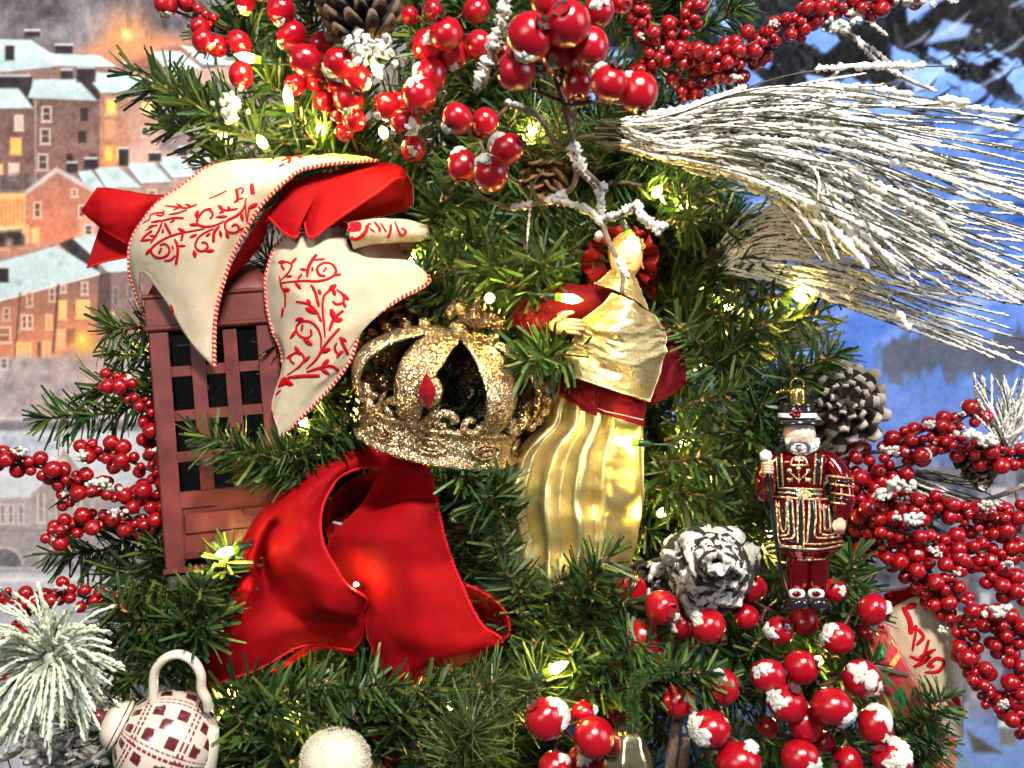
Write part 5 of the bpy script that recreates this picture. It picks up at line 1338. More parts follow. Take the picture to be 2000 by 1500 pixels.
strokes(F, [
    ([(190, 362), (400, 342), (560, 346), (680, 312), (732, 250), (690, 180), (610, 170), (548, 220), (568, 282), (628, 296)], 27), ([(608, 258), (638, 212)], 22), ([(715, 290), (785, 280)], 34, LN), ([(335, 360), (392, 424)], 40, LN), ([(362, 328), (402, 272)], 28, LN),
    ([(200, 332), (270, 260), (300, 185), (240, 160), (200, 190), (232, 236)], 23), ([(170, 162), (240, 150)], 40, LN), ([(295, 180), (347, 118)], 40, LN), ([(248, 306), (304, 292)], 26, LN), ([(450, 305), (460, 220), (500, 140), (542, 85)], 36), ([(500, 142), (622, 130)], 24), ([(382, 228), (445, 238)], 34, LN), ([(500, 210), (502, 250)], 24),
    ([(488, 378), (530, 460), (566, 596)], 30), ([(562, 425), (582, 480)], 38, LN), ([(626, 895), (610, 720), (600, 580), (622, 480), (700, 415)], 25), ([(660, 436), (735, 380)], 58, LN), ([(698, 415), (725, 488)], 40, LN), ([(738, 428), (802, 480), (802, 550), (740, 572), (698, 542)], 26), ([(785, 465), (857, 530)], 44, LN), ([(800, 548), (828, 606)], 34, LN),
    ([(342, 543), (460, 570), (540, 640), (588, 742)], 26), ([(448, 525), (485, 575)], 42, LN), ([(435, 612), (550, 660)], 66, LN), ([(665, 835), (690, 760), (722, 700), (805, 632)], 30), ([(682, 618), (718, 725)], 58, LN), ([(715, 732), (800, 722)], 56, LN),
    ([(582, 1000), (586, 900), (550, 800), (480, 742), (390, 742), (345, 800), (370, 872), (440, 902), (492, 870), (484, 815)], 26), ([(396, 835), (406, 768)], 30), ([(338, 722), (418, 712)], 44, LN), ([(286, 910), (345, 825)], 46, LN), ([(415, 915), (505, 970)], 56, LN),
    ([(445, 1200), (540, 1110), (610, 992), (680, 902), (768, 805)], 27), ([(585, 1042), (678, 1005)], 56, LN), ([(768, 888), (812, 990), (852, 1064)], 32), ([(742, 945), (720, 1000), (750, 1052), (805, 1030)], 24), ([(775, 895), (835, 935)], 36, LN), ([(740, 1095), (782, 1025)], 40, LN),
    ([(258, 1262), (380, 1172), (422, 1100), (380, 1042), (310, 1060), (285, 1110), (328, 1158)], 24), ([(332, 985), (384, 1066)], 50, LN), ([(250, 1098), (318, 1056)], 36, LN), ([(412, 1142), (480, 1076)], 40, LN), ([(445, 1232), (560, 1197), (680, 1172), (760, 1218)], 29), ([(595, 1195), (660, 1106)], 52, LN), ([(585, 1200), (670, 1258)], 46, LN),
    ([(262, 1287), (420, 1272), (575, 1270)], 38), ([(170, 1380), (232, 1310), (315, 1362)], 62, LN), ([(170, 1372), (240, 1340), (300, 1358)], 50), ([(146, 1455), (194, 1408)], 24), ([(182, 300), (202, 400), (236, 470), (236, 605)], 26), ([(212, 430), (285, 430)], 46, LN), ([(204, 695), (216, 605)], 38)], 510, 480, 5.0)
G_ = ribbon(bow, 'ribbon_roll', [
    [(662, 450, 20), (668, 435, 12), (680, 440, 0), (684, 465, -4), (690, 486, 4)], [(700, 440, 24), (705, 430, 14), (716, 434, 2), (722, 455, -4), (724, 478, 4)], [(750, 438, 30), (752, 427, 20), (760, 432, 6), (764, 452, 2), (768, 474, 8)], [(795, 440, 36), (797, 430, 26), (802, 438, 14), (806, 455, 10), (808, 472, 16)], [(832, 450, 40), (834, 440, 34), (836, 446, 26), (838, 456, 24), (838, 466, 26)]], ('linen', 'velvet'), 40, 24, wseed=31, label='rolled end of the cream ribbon with red print')
cord(G_, 'L', r=.001, plain=True)
strokes(G_, [([(300, 350), (330, 470), (430, 560), (540, 520), (620, 430), (650, 330)], 66), ([(440, 290), (440, 440)], 230), ([(680, 380), (770, 445)], 44, LN), ([(760, 280), (840, 380), (845, 440)], 52), ([(860, 300), (955, 445)], 40), ([(1030, 320), (1020, 430), (975, 540)], 46), ([(1090, 280), (1190, 490), (1275, 440), (1200, 375)], 46), ([(650, 310), (720, 320)], 50, LN)], 640, 400, 8.333)
H2 = ribbon(bow, 'ribbon_roll', [[(690, 505, 16), (692, 490, 24), (698, 474, 30)], [(740, 512, 22), (745, 492, 30), (750, 470, 34)], [(800, 505, 30), (806, 488, 36), (812, 468, 38)]], ('linen', 'velvet'), 20, 14, wseed=33)

# --- lower red velvet ribbon
red = thing('velvet_ribbon', 'plain red velvet ribbon with a big loop below the gold crown', 'ribbon', P(640, 1150, 10), 'ribbons on the tree')
H = ribbon(red, 'ribbon_loop', [
    [(790, 885, 22), (776, 892, 20), (762, 904, 18), (750, 914, 16)],
    [(727, 872, 18), (720, 888, 10), (714, 902, 8), (710, 913, 8)],
    [(672, 887, 14), (672, 905, 0), (670, 918, -2), (668, 930, 0)],
    [(618, 912, 8), (630, 928, -8), (638, 944, -10), (645, 955, -6)],
    [(564, 952, 4), (590, 960, -16), (612, 974, -16), (629, 990, -10)],
    [(517, 991, 4), (552, 990, -16), (592, 1006, -20), (625, 1031, -12)],
    [(491, 1027, 4), (516, 1024, -16), (540, 1030, -8), (590, 1046, -24), (636, 1070, -14)],
    [(474, 1063, 5), (498, 1066, -14), (520, 1072, -4), (545, 1078, -22), (600, 1088, -24), (654, 1106, -14)],
    [(460, 1106, 6), (490, 1110, -10), (516, 1112, 4), (552, 1114, -12), (606, 1122, -26), (680, 1146, -12)],
    [(446, 1148, 6), (482, 1156, -12), (520, 1152, 4), (566, 1152, -2), (624, 1162, -22), (714, 1168, 0)],
    [(398, 1184, 8), (456, 1196, -10), (520, 1190, 2), (570, 1190, 4), (640, 1196, -14), (712, 1195, 8)],
    [(360, 1236, 10), (440, 1240, -4), (510, 1232, -2), (590, 1222, 4), (650, 1218, 10), (711, 1226, 12)],
    [(362, 1288, 12), (430, 1285, 2), (500, 1268, 0), (580, 1242, 6), (650, 1240, 14), (708, 1248, 16)],
    [(408, 1340, 14), (450, 1326, 8), (510, 1304, 6), (584, 1262, 12), (640, 1262, 20), (690, 1270, 22)]], ('velvet', 'velvet'), 96, 44, wrinkle=.0012, wseed=41, wfreq=4, label='broad left loop of red velvet')
cord(H, 'R', r=.0011, b=.76, plain=True); cord(H, 'B', r=.001, plain=True)
I_ = ribbon(red, 'ribbon_loop', [
    [(772, 884, 14), (785, 882, 10), (800, 882, 6), (815, 886, 4)],
    [(742, 922, 14), (770, 918, 4), (805, 912, 0), (836, 918, 2)],
    [(716, 968, 20), (755, 962, 14), (800, 950, 4), (849, 948, 0)],
    [(698, 994, 24), (742, 988, 20), (796, 974, 6), (852, 968, -2)],
    [(682, 1012, 20), (736, 1004, 4), (800, 992, -10), (857, 996, -6)],
    [(646, 1050, 14), (716, 1050, -8), (800, 1050, -14), (869, 1052, -4)],
    [(640, 1095, 18), (720, 1102, -2), (800, 1104, -12), (884, 1100, -2)],
    [(672, 1150, 16), (740, 1152, -2), (810, 1152, -14), (903, 1145, -4)],
    [(706, 1190, 14), (750, 1196, -2), (820, 1202, -14), (922, 1190, -6)],
    [(716, 1240, 12), (760, 1244, -2), (830, 1246, -14), (945, 1225, -6)],
    [(738, 1298, 10), (790, 1290, -2), (860, 1280, -10), (979, 1254, -4)],
    [(760, 1335, 10), (785, 1325, 2), (830, 1310, 0), (905, 1296, 8)],
    [(788, 1360, 10), (793, 1352, 8), (800, 1346, 8), (812, 1338, 10)]], ('velvet', 'velvet'), 90, 40, wrinkle=.0012, wseed=45, wfreq=4, label='right fall of red velvet with a stitched rim')
cord(I_, 'R', r=.0012, b=.84, plain=True)
J = ribbon(red, 'ribbon_loop', [
    [(890, 1130, 4), (900, 1136, 0), (912, 1142, -4)], [(905, 1165, 12), (930, 1158, 6), (950, 1160, -4)], [(925, 1205, 16), (955, 1190, 10), (980, 1186, -4)], [(945, 1235, 14), (972, 1218, 10), (994, 1216, -6)], [(962, 1250, 6), (980, 1240, 4), (994, 1238, -6)], [(976, 1256, -4), (980, 1254, -4), (984, 1250, -4)]], ('velvet', 'velvet'), 40, 18, wseed=47, label='shaded mouth of the right velvet loop')
cord(J, 'R', r=.0010, plain=True)
K_ = ribbon(red, 'ribbon_loop', [
    [(752, 912, 34), (700, 930, 34), (655, 960, 30), (632, 1000, 24)], [(745, 930, 44), (700, 955, 46), (660, 985, 42), (634, 1030, 30)], [(725, 980, 40), (700, 1000, 42), (670, 1020, 40), (645, 1070, 30)]], ('velvet', 'velvet'), 26, 26, wseed=49, label='dark inside of the left velvet loop')
Lh = ribbon(red, 'ribbon_fold', [
    [(470, 1326, 16), (540, 1300, 14), (600, 1262, 12), (640, 1256, 18), (700, 1262, 24)], [(480, 1334, 20), (545, 1310, 18), (605, 1275, 18), (645, 1268, 24), (690, 1280, 28)]], ('velvet', 'velvet'), 10, 30, wseed=51)

# --- ribbon ends in the lower right corner and behind the frosted spray
end = thing('printed_ribbon_end', 'stray cream ribbon end with red scrolls under the right berries', 'ribbon', P(1830, 1300, 10), 'ribbons on the tree')
R1 = ribbon(end, 'ribbon_tail', [[(1718, 1202, 10), (1770, 1172, 4), (1840, 1140, 8)], [(1740, 1262, 6), (1800, 1236, -2), (1880, 1216, 6)], [(1768, 1332, 6), (1820, 1316, -4), (1881, 1306, 6)], [(1798, 1398, 8), (1838, 1390, -2), (1881, 1390, 8)], [(1826, 1446, 10), (1850, 1444, 4), (1881, 1446, 10)]], ('linen', 'velvet'), 50, 30, wseed=61)
strokes(R1, [([(800, 320), (850, 420), (860, 520)], 40), ([(860, 520), (900, 460), (870, 640)], 20), ([(900, 600), (950, 540), (910, 480)], 28), ([(850, 680), (940, 700), (990, 560)], 26), ([(920, 690), (1040, 630)], 36, LN), ([(880, 760), (960, 720), (1000, 680)], 30), ([(960, 800), (1060, 790), (1100, 720), (1040, 700), (980, 760)], 30), ([(1000, 770), (1030, 750)], 24), ([(1150, 960), (1200, 1020), (1215, 1120)], 60), ([(1120, 1000), (1180, 1080)], 40, LN), ([(820, 330), (900, 300)], 50, LN)], 1550, 1100, 3.75)
end2 = thing('red_ribbon_end', 'plain red ribbon piece above the cream printed ribbon end', 'ribbon', P(1740, 1170, 14), 'ribbons on the tree')
ribbon(end2, 'ribbon_tail', [[(1725, 1160, 18), (1732, 1185, 16), (1738, 1198, 16)], [(1760, 1150, 16), (1768, 1170, 12), (1772, 1184, 12)], [(1800, 1140, 18), (1806, 1158, 16), (1808, 1170, 16)]], ('velvet', 'velvet'), 16, 12)
back = thing('red_ribbon_end', 'red ribbon half hidden behind the thin frosted needles', 'ribbon', P(1450, 450, 60), 'ribbons on the tree')
ribbon(back, 'ribbon_tail', [[(1405, 620, 70), (1425, 620, 70)], [(1420, 520, 66), (1446, 530, 64)], [(1450, 450, 64), (1478, 470, 60)], [(1520, 405, 62), (1530, 425, 60)], [(1590, 380, 62), (1592, 402, 60)]], ('velvet', 'velvet'), 40, 12)
ribbon(back, 'ribbon_tail', [[(1400, 320, 70), (1402, 350, 70)], [(1460, 325, 66), (1458, 358, 64)], [(1540, 335, 64), (1536, 366, 60)], [(1592, 345, 64), (1580, 372, 62)]], ('velvet', 'velvet'), 30, 12)
# ------------------------------------------------------------------ red lantern shaped like a phone box
M['lantern'] = simple('red_painted_tin', (0.105, 0.020, 0.019), .42, spec=.35, noise=.35, nscale=60, bump=.12, bscale=300)
M['lantern_dark'] = simple('dark_tin_base', (0.05, 0.05, 0.055), .4, metal=.5, noise=.4, nscale=100)
def glass_mat():
    m, nt, b, out = new_mat('lantern_glass')
    t = N(nt, 'ShaderNodeBsdfTransparent'); t.inputs[0].default_value = (.62, .66, .64, 1)
    g = N(nt, 'ShaderNodeBsdfGlossy', i_Roughness=.12); g.inputs[0].default_value = (.8, .8, .8, 1)
    fr = N(nt, 'ShaderNodeFresnel'); fr.inputs[0].default_value = 1.5
    mx = N(nt, 'ShaderNodeMixShader'); nt.links.new(fr.outputs[0], mx.inputs[0]); nt.links.new(t.outputs[0], mx.inputs[1]); nt.links.new(g.outputs[0], mx.inputs[2]); nt.links.new(mx.outputs[0], out.inputs[0])
    nt.nodes.remove(b)
    return m
M['glass'] = glass_mat()
lan = thing('lantern', 'dull red tin lantern with lattice windows like a phone box', 'lantern', P(445, 1100, 10))
LM = Matrix.Translation(P(432, 866, 6)) @ Matrix.Rotation(math.radians(-4.9), 4, 'Y') @ Matrix.Rotation(math.radians(9), 4, 'Z') @ Matrix.Rotation(math.radians(-3), 4, 'X')
mm = .001
W2 = 40
def bevel_box(mb, Mx, sx, sy, sz, bv=.5, m=0):
    """box with small chamfers (mm sizes)"""
    vs = []; 
    for x in (-1, 1):
        for y in (-1, 1):
            for z in (-1, 1):
                X, Y, Z = x * sx / 2, y * sy / 2, z * sz / 2
                vs += [(X - x * bv, Y - y * bv, Z), (X - x * bv, Y, Z - z * bv), (X, Y - y * bv, Z - z * bv)]
    import itertools
    pts = [Mx @ (Vector(v) * mm) for v in vs]
    idx = lambda x, y, z, k: ((x * 2 + y) * 2 + z) * 3 + k
    fs = []
    for z in (0, 1): fs.append([idx(0, 0, z, 0), idx(1, 0, z, 0), idx(1, 1, z, 0), idx(0, 1, z, 0)])
    for y in (0, 1): fs.append([idx(0, y, 0, 1), idx(1, y, 0, 1), idx(1, y, 1, 1), idx(0, y, 1, 1)])
    for x in (0, 1): fs.append([idx(x, 0, 0, 2), idx(x, 1, 0, 2), idx(x, 1, 1, 2), idx(x, 0, 1, 2)])
    for x in (0, 1):
        for y in (0, 1): fs.append([idx(x, y, 0, 1), idx(x, y, 1, 1), idx(x, y, 1, 2), idx(x, y, 0, 2)])
    for x in (0, 1):
        for z in (0, 1): fs.append([idx(x, 0, z, 0), idx(x, 1, z, 0), idx(x, 1, z, 2), idx(x, 0, z, 2)])
    for y in (0, 1):
        for z in (0, 1): fs.append([idx(0, y, z, 0), idx(1, y, z, 0), idx(1, y, z, 1), idx(0, y, z, 1)])
    for x in (0, 1):
        for y in (0, 1):
            for z in (0, 1): fs.append([idx(x, y, z, 0), idx(x, y, z, 1), idx(x, y, z, 2)])
    mb.add(pts, fs, m)
def lpart(name, boxes, mat='lantern', bv=.5):
    mb = MB()
    for (cx, cy_, cz, sx, sy, sz) in boxes:
        bevel_box(mb, LM @ Matrix.Translation(Vector((cx, cy_, cz)) * mm), sx, sy, sz, bv)
    o = mb.build(name, [M[mat]], lan, smooth=False)
    import bmesh
    bm = bmesh.new(); bm.from_mesh(o.data); bmesh.ops.recalc_face_normals(bm, faces=bm.faces); bm.to_mesh(o.data); bm.free()
    return o
# four corner posts (angle section)
for sx in (-1, 1):
    for sy in (0, 1):
        y0 = 0 if sy == 0 else 80
        lpart('post', [(sx * (W2 - 6), y0, -2, 12, 1.6, 156), (sx * W2, y0 + (5.8 if sy == 0 else -5.8), -2, 1.6, 10, 156)])
def face(T):
    """lattice of one side; T maps local face coords (x, depth, z) to lantern coords boxes"""
    for x in (-10.6, 10.6): lpart('slat', [T(x, .9, 22, 9, .9, 106)], bv=.25)
    for z in (49.5, 20.5, -6.5): lpart('slat', [T(0, 1.9, z, 57, .8, 7)], bv=.25)
    lpart('rail', [T(0, .6, -34.5, 57, 1.4, 11)], bv=.4)
    lpart('panel', [T(0, 2.2, -56, 57, 1.0, 34)], bv=.3)
    lpart('panel_boss', [T(0, .9, -50, 54, 2.4, 14)], bv=1.0)
    lpart('glass_pane', [T(0, 4.6, 22, 58, .8, 104)], 'glass', bv=.1)
face(lambda x, d, z, w, t, h: (x, d, z, w, t, h))
face(lambda x, d, z, w, t, h: (x, 80 - d, z, w, t, h))
face(lambda x, d, z, w, t, h: (-W2 + d, 40 + x, z, t, w, h))
face(lambda x, d, z, w, t, h: (W2 - d, 40 + x, z, t, w, h))
lpart('fascia', [(0, 40, 88, 83, 83, 21)], bv=.6)
lpart('moulding', [(0, 40, 78.5, 86, 86, 4)], bv=1.2); lpart('moulding', [(0, 40, 99.5, 86, 86, 3.2)], bv=1.0)
mb = MB()
prof = [(41, 101), (40, 104), (37, 110), (31, 116.5), (23, 121), (12, 124), (.5, 125)]
mb.lathe([(r * mm * 1.35, z * mm) for r, z in prof], LM @ Matrix.Translation((0, .04, 0)), 40,
         warp=lambda p, a, i: Vector((p.x, p.y, p.z)) * 1.0 if False else Vector((math.copysign(min(abs(p.x), prof[i][0] * mm), p.x), math.copysign(min(abs(p.y), prof[i][0] * mm), p.y), p.z)))
mb.build('roof', [M['lantern']], lan, smooth=True)
lpart('floor_plate', [(0, 40, -79.5, 84, 84, 3.5)], bv=.6)
lpart('plinth', [(0, 40, -87, 80, 80, 11)], 'lantern_dark', bv=1.0)
# ------------------------------------------------------------------ glitter crown
def glitter(name, dark, mid, bright, scale=1900.0, rough=.25):
    m, nt, b, out = new_mat(name)
    tc = N(nt, 'ShaderNodeTexCoord')
    vo = N(nt, 'ShaderNodeTexVoronoi', i_Scale=scale); nt.links.new(tc.outputs['Object'], vo.inputs['Vector'])
    sp = N(nt, 'ShaderNodeSeparateColor'); nt.links.new(vo.outputs['Color'], sp.inputs[0])
    nz = N(nt, 'ShaderNodeTexNoise', i_Scale=110.0, i_Detail=4.0); nt.links.new(tc.outputs['Object'], nz.inputs['Vector'])
    mt = N(nt, 'ShaderNodeMath', operation='MULTIPLY_ADD'); mt.inputs[1].default_value = .55
    nt.links.new(sp.outputs[0], mt.inputs[0])
    m2 = N(nt, 'ShaderNodeMath', operation='MULTIPLY'); m2.inputs[1].default_value = .6; nt.links.new(nz.outputs['Fac'], m2.inputs[0]); nt.links.new(m2.outputs[0], mt.inputs[2])
    r = ramp(nt, mt.outputs[0], [(.25, dark), (.52, mid), (.82, bright)]); nt.links.new(r.outputs[0], b.inputs['Base Color'])
    b.inputs['Metallic'].default_value = .85; b.inputs['Roughness'].default_value = rough
    g = N(nt, 'ShaderNodeNewGeometry')
    sub = N(nt, 'ShaderNodeVectorMath', operation='SUBTRACT'); sub.inputs[1].default_value = (.5, .5, .5); nt.links.new(vo.outputs['Color'], sub.inputs[0])
    sc = N(nt, 'ShaderNodeVectorMath', operation='SCALE'); sc.inputs['Scale'].default_value = 1.2; nt.links.new(sub.outputs[0], sc.inputs[0])
    ad = N(nt, 'ShaderNodeVectorMath', operation='ADD'); nt.links.new(g.outputs['Normal'], ad.inputs[0]); nt.links.new(sc.outputs[0], ad.inputs[1])
    no = N(nt, 'ShaderNodeVectorMath', operation='NORMALIZE'); nt.links.new(ad.outputs[0], no.inputs[0]); nt.links.new(no.outputs[0], b.inputs['Normal'])
    return m
M['glitter'] = glitter('champagne_glitter', (.09, .04, .018), (.42, .25, .11), (1, .84, .55))
M['gem'] = simple('ruby_glass', (.20, .001, .006), .05, spec=1.0, **{'Coat Weight': 1.0})
crown = thing('gold_crown', 'gold glitter crown ornament with a red gem in the middle', 'crown', P(852, 880, 20))
CM = Matrix.Translation(P(856, 848, 22)) @ Matrix.Rotation(math.radians(11.5), 4, 'Y') @ Matrix.Rotation(math.radians(10), 4, 'X') @ Matrix.Diagonal((1, 1, .92, 1))
def cpt(az, r, z):
    a = math.radians(az); return CM @ Vector((r * mm * math.cos(a), r * mm * math.sin(a), z * mm))
def crough(mb, amp=.0003):
    mb.v = [tuple(Vector(p) + Vector((rnd.gauss(0, amp), rnd.gauss(0, amp), rnd.gauss(0, amp)))) for p in mb.v]
mb = MB()
prof = [(48, -8), (53, -8.6), (56, -7.4), (56.6, -5.4), (55, -3.6), (53.4, -2.6), (53.2, 1), (53.8, 5), (53.6, 9), (53.2, 13), (53.6, 14.2), (55.4, 15), (56, 16.8), (55, 18.4), (53, 19), (50, 18.6), (49.6, 2), (48, -8)]
mb.lathe([(r * mm, z * mm) for r, z in prof], CM, 110)
crough(mb, .00025); mb.build('band', [M['glitter']], crown)
for az in range(-170, 190, 40):                       # raised oval reliefs on the band
    mb = MB()
    for rr in (1.0, .5):
        mb.tube([cpt(az + 11 * rr * math.cos(t), 54.4, 5.6 + 5.0 * rr * math.sin(t)) for t in np.linspace(0, 2 * math.pi, 25)], .0010, 6)
    crough(mb, .0002); mb.build('relief', [M['glitter']], crown)
AR = [(53, 16), (57.5, 22), (61.5, 30), (63, 40), (60, 51), (51, 61.5), (38, 69.5), (22, 74.5), (8, 76.5)]
def arch(az, wide, beads):
    mb = MB(); n = 40
    rr = catmull(np.array([(r, z, 0) for r, z in AR]), n); vs = []; fs = []
    for i in range(n):
        t = i / (n - 1); r, z = rr[i][0], rr[i][1]
        w = np.interp(t, [0, .15, .4, .62, .85, 1], [12, 15, 22, 26, 22, 10] if wide else [7, 8, 10, 11, 10, 6])
        for j in range(7):
            s = (j - 3) / 3
            bulge = (1 - s * s) * (3.0 if wide else 2.0) * (1 if j not in (0, 6) else 0) + (1.2 if abs(s) > .9 else 0)
            da = math.degrees(w * .5 * s / max(r, 9))
            vs.append(cpt(az + da, r + bulge * .8, z + bulge * .5))
        for j in range(7):
            s = (j - 3) / 3; da = math.degrees(w * .5 * s / max(r, 9))
            vs.append(cpt(az + da, r - 1.6, z - .8))
    for i in range(n - 1):
        for j in range(6):
            fs.append((i * 14 + j, i * 14 + j + 1, (i + 1) * 14 + j + 1, (i + 1) * 14 + j)); fs.append((i * 14 + 7 + j, (i + 1) * 14 + 7 + j, (i + 1) * 14 + 8 + j, i * 14 + 8 + j))
        fs.append((i * 14, (i + 1) * 14, (i + 1) * 14 + 7, i * 14 + 7)); fs.append((i * 14 + 6, i * 14 + 13, (i + 1) * 14 + 13, (i + 1) * 14 + 6))
    mb.add(vs, fs); crough(mb, .00022)
    o = mb.build('arch', [M['glitter']], crown)
    if beads:
        for k in range(3, 37, 4):
            b = MB(); b.ball(cpt(az, rr[k][0] + 4.6, rr[k][1] + 2.4), .0040, 12, 8); crough(b, .0001); b.build('bead', [M['glitter']], o)
for az, wd, bd in [(-106, 1, 0), (-52, 1, 0), (-158, 1, 0), (-8, 0, 1), (168, 0, 1), (24, 1, 0), (54, 1, 0), (84, 1, 0), (114, 1, 0), (142, 1, 0)]:
    arch(az, wd, bd)
for az in range(-174, 186, 18):                       # scrolls standing on the band
    s = 1 if (az // 18) % 2 else -1
    mb = MB(); pts = []
    for t in np.linspace(0, 1, 22):
        a = s * t * 5.2; q = 6.8 * (1 - .55 * t)
        pts.append(cpt(az + math.degrees((q * math.cos(a)) / 54), 54 + 1.5 * math.sin(t * 3), 24 + q * math.sin(a)))
    mb.tube(pts, [.0031 * (1 - .35 * i / 22) for i in range(22)], 8); crough(mb, .0002); mb.build('scroll', [M['glitter']], crown)
for az in range(-165, 195, 36):                       # small leaves between the scrolls
    mb = MB(); mb.tube([cpt(az, 54, 18), cpt(az, 56, 24), cpt(az + 2, 58, 30), cpt(az + 5, 59, 35)], [.002, .0042, .0034, .0006], 8, flat=.5); crough(mb, .0002); mb.build('leaf', [M['glitter']], crown)
# fleur-de-lis finial
mb = MB(); mb.lathe([(.1, 74), (6, 75.5), (7.5, 78.5), (5.5, 82), (3.5, 84), (.1, 85)][::1], CM @ Matrix.Scale(mm, 4), 20); crough(mb, .0002); mb.build('finial_collar', [M['glitter']], crown)
FM = CM @ Matrix.Rotation(math.radians(6), 4, 'Y')
def fpt(x, z, y=0): return FM @ Vector((x * mm, y * mm, z * mm))
mb = MB(); mb.tube([fpt(0, 82), fpt(0, 87), fpt(.4, 93), fpt(.8, 100), fpt(.8, 105), fpt(.4, 110)], [.0034, .0062, .0078, .0070, .0046, .0010], 12, flat=.7); crough(mb, .0002); mb.build('finial_petal', [M['glitter']], crown)
for s in (-1, 1):
    mb = MB(); mb.tube([fpt(0, 84), fpt(s * 5.5, 88), fpt(s * 10.5, 93), fpt(s * 15, 93.5), fpt(s * 17, 88.5), fpt(s * 14.4, 84.5)], [.0032, .0042, .0052, .0052, .0044, .0028], 12, flat=.75); crough(mb, .0002); mb.build('finial_petal', [M['glitter']], crown)
# gem: long six sided double pyramid
gc = P(835, 764, -56); mb = MB()
gx = S(19, -56); gz = S(37, -56)
vs = [(0, 0, gz), (0, 0, -gz)] + [(gx * math.cos(a) * .98, gx * .75 * math.sin(a), gz * .18 * q) for q in (1, -1) for a in [k * math.pi / 3 + math.pi / 6 for k in range(6)]]
fs = [(0, 2 + k, 2 + (k + 1) % 6) for k in range(6)] + [(1, 8 + (k + 1) % 6, 8 + k) for k in range(6)] + [(2 + k, 8 + k, 8 + (k + 1) % 6, 2 + (k + 1) % 6) for k in range(6)]
R_ = Matrix.Rotation(math.radians(-4), 3, 'Y')
mb.add([gc + R_ @ Vector(v) for v in vs], fs); o = mb.build('gem', [M['gem']], crown, smooth=False); o['label'] = 'long faceted red gem'
mb = MB(); mb.ball(gc + Vector((0, .010, 0)), .007, 12, 8, sc=(1.2, 1, 1.4)); crough(mb, .0003); mb.build('gem_mount', [M['glitter']], crown)
# ------------------------------------------------------------------ doll in gold and burgundy
def lame(name, c0, c1, rough=.30):
    m, nt, b, out = new_mat(name)
    tc = N(nt, 'ShaderNodeTexCoord')
    w = N(nt, 'ShaderNodeTexWave', i_Scale=520.0, i_Distortion=3.0, bands_direction='DIAGONAL'); nt.links.new(tc.outputs['Object'], w.inputs['Vector'])
    nz = N(nt, 'ShaderNodeTexNoise', i_Scale=700.0, i_Detail=3.0); nt.links.new(tc.outputs['Object'], nz.inputs['Vector'])
    r = ramp(nt, nz.outputs['Fac'], [(.3, c0), (.65, c1)]); nt.links.new(r.outputs[0], b.inputs['Base Color'])
    b.inputs['Metallic'].default_value = .9; b.inputs['Roughness'].default_value = rough
    ad = N(nt, 'ShaderNodeMath', operation='ADD'); nt.links.new(w.outputs['Fac'], ad.inputs[0]); nt.links.new(nz.outputs['Fac'], ad.inputs[1])
    bp = N(nt, 'ShaderNodeBump', i_Strength=.35, i_Distance=.0003); nt.links.new(ad.outputs[0], bp.inputs['Height']); nt.links.new(bp.outputs[0], b.inputs['Normal'])
    return m
M['gold_cloth'] = lame('gold_lame', (.84, .64, .24), (1.0, .88, .46), .30)
M['gold_thread'] = lame('gold_brocade', (.60, .43, .20), (.92, .76, .42), .38)
M['skin'] = simple('doll_skin', (.78, .45, .27), .45, noise=.08, nscale=80, **{'Subsurface Weight': .1})
M['face'] = attr_mat('painted_face', rough=.4, spec=.4)
M['hair'] = simple('doll_hair', (.42, .26, .09), .6, noise=.4, nscale=400, bump=.6)
doll = thing('doll_ornament', 'doll in a gold robe, burgundy velvet coat and ruffled hood', 'doll', P(1150, 1130, 10))
# robe
secs = []
Lx = [(770, 1085), (833, 1064), (877, 1012), (942, 990), (995, 990), (1053, 1010), (1126, 1018), (1200, 1030)]
Rx = [(770, 1235), (833, 1256), (907, 1258), (995, 1256), (1068, 1242), (1109, 1228), (1200, 1210)]
def gau(v, c, w): return math.exp(-((v - c) / w) ** 2)
for q in np.linspace(0, 1, 14):
    y = 770 + q * 390
    l = np.interp(y, [a for a, _ in Lx], [b for _, b in Lx]); r = np.interp(y, [a for a, _ in Rx], [b for _, b in Rx])
    row = []
    for k in range(41):
        v = k / 40; g = .35 + .65 * min(1, q * 1.6)
        # a few broad folds that spread from the waist, one pinched crease and a flat panel at the far side
        sp = .5 + (v - .5) * (1 - .12 * q)
        f = -6 * gau(sp, .08, .05) + 5 * gau(sp, .17, .06) - 6 * gau(sp, .29, .07) + 6 * gau(sp, .41 - .04 * q, .05) - 5 * gau(sp, .52, .06) + 6 * gau(sp, .645 - .03 * q, .035) - 3 * gau(sp, .70, .03) - 2 * gau(sp, .85, .1) + 4 * gau(sp, .96, .03)
        f = f * g + 5 * gau(v, .60, .07) * gau(q, .55, .05) - 5 * gau(v, .58, .09) * gau(q, .64, .06) + 3 * gau(v, .35, .12) * gau(q, .8, .1)
        row.append((l + (r - l) * v, y + 10 * math.sin(math.pi * v) * q , 20 - 30 * math.sin(math.pi * min(max(v, .02), .98)) + f))
    secs.append(row)
ribbon(doll, 'robe', secs, ('gold_cloth', 'gold_cloth'), 90, 160, wrinkle=.0022, wseed=71, wfreq=3.5, label='gathered gold robe')
ribbon(doll, 'robe_train', [[(880, 1000, 40), (940, 990, 34), (1000, 985, 24)], [(890, 1060, 36), (945, 1060, 28), (1010, 1060, 20)], [(900, 1120, 36), (960, 1125, 30), (1020, 1120, 22)]], ('gold_cloth', 'gold_cloth'), 40, 40, wrinkle=.004, wseed=72, label='trailing gold hem behind the sprig')
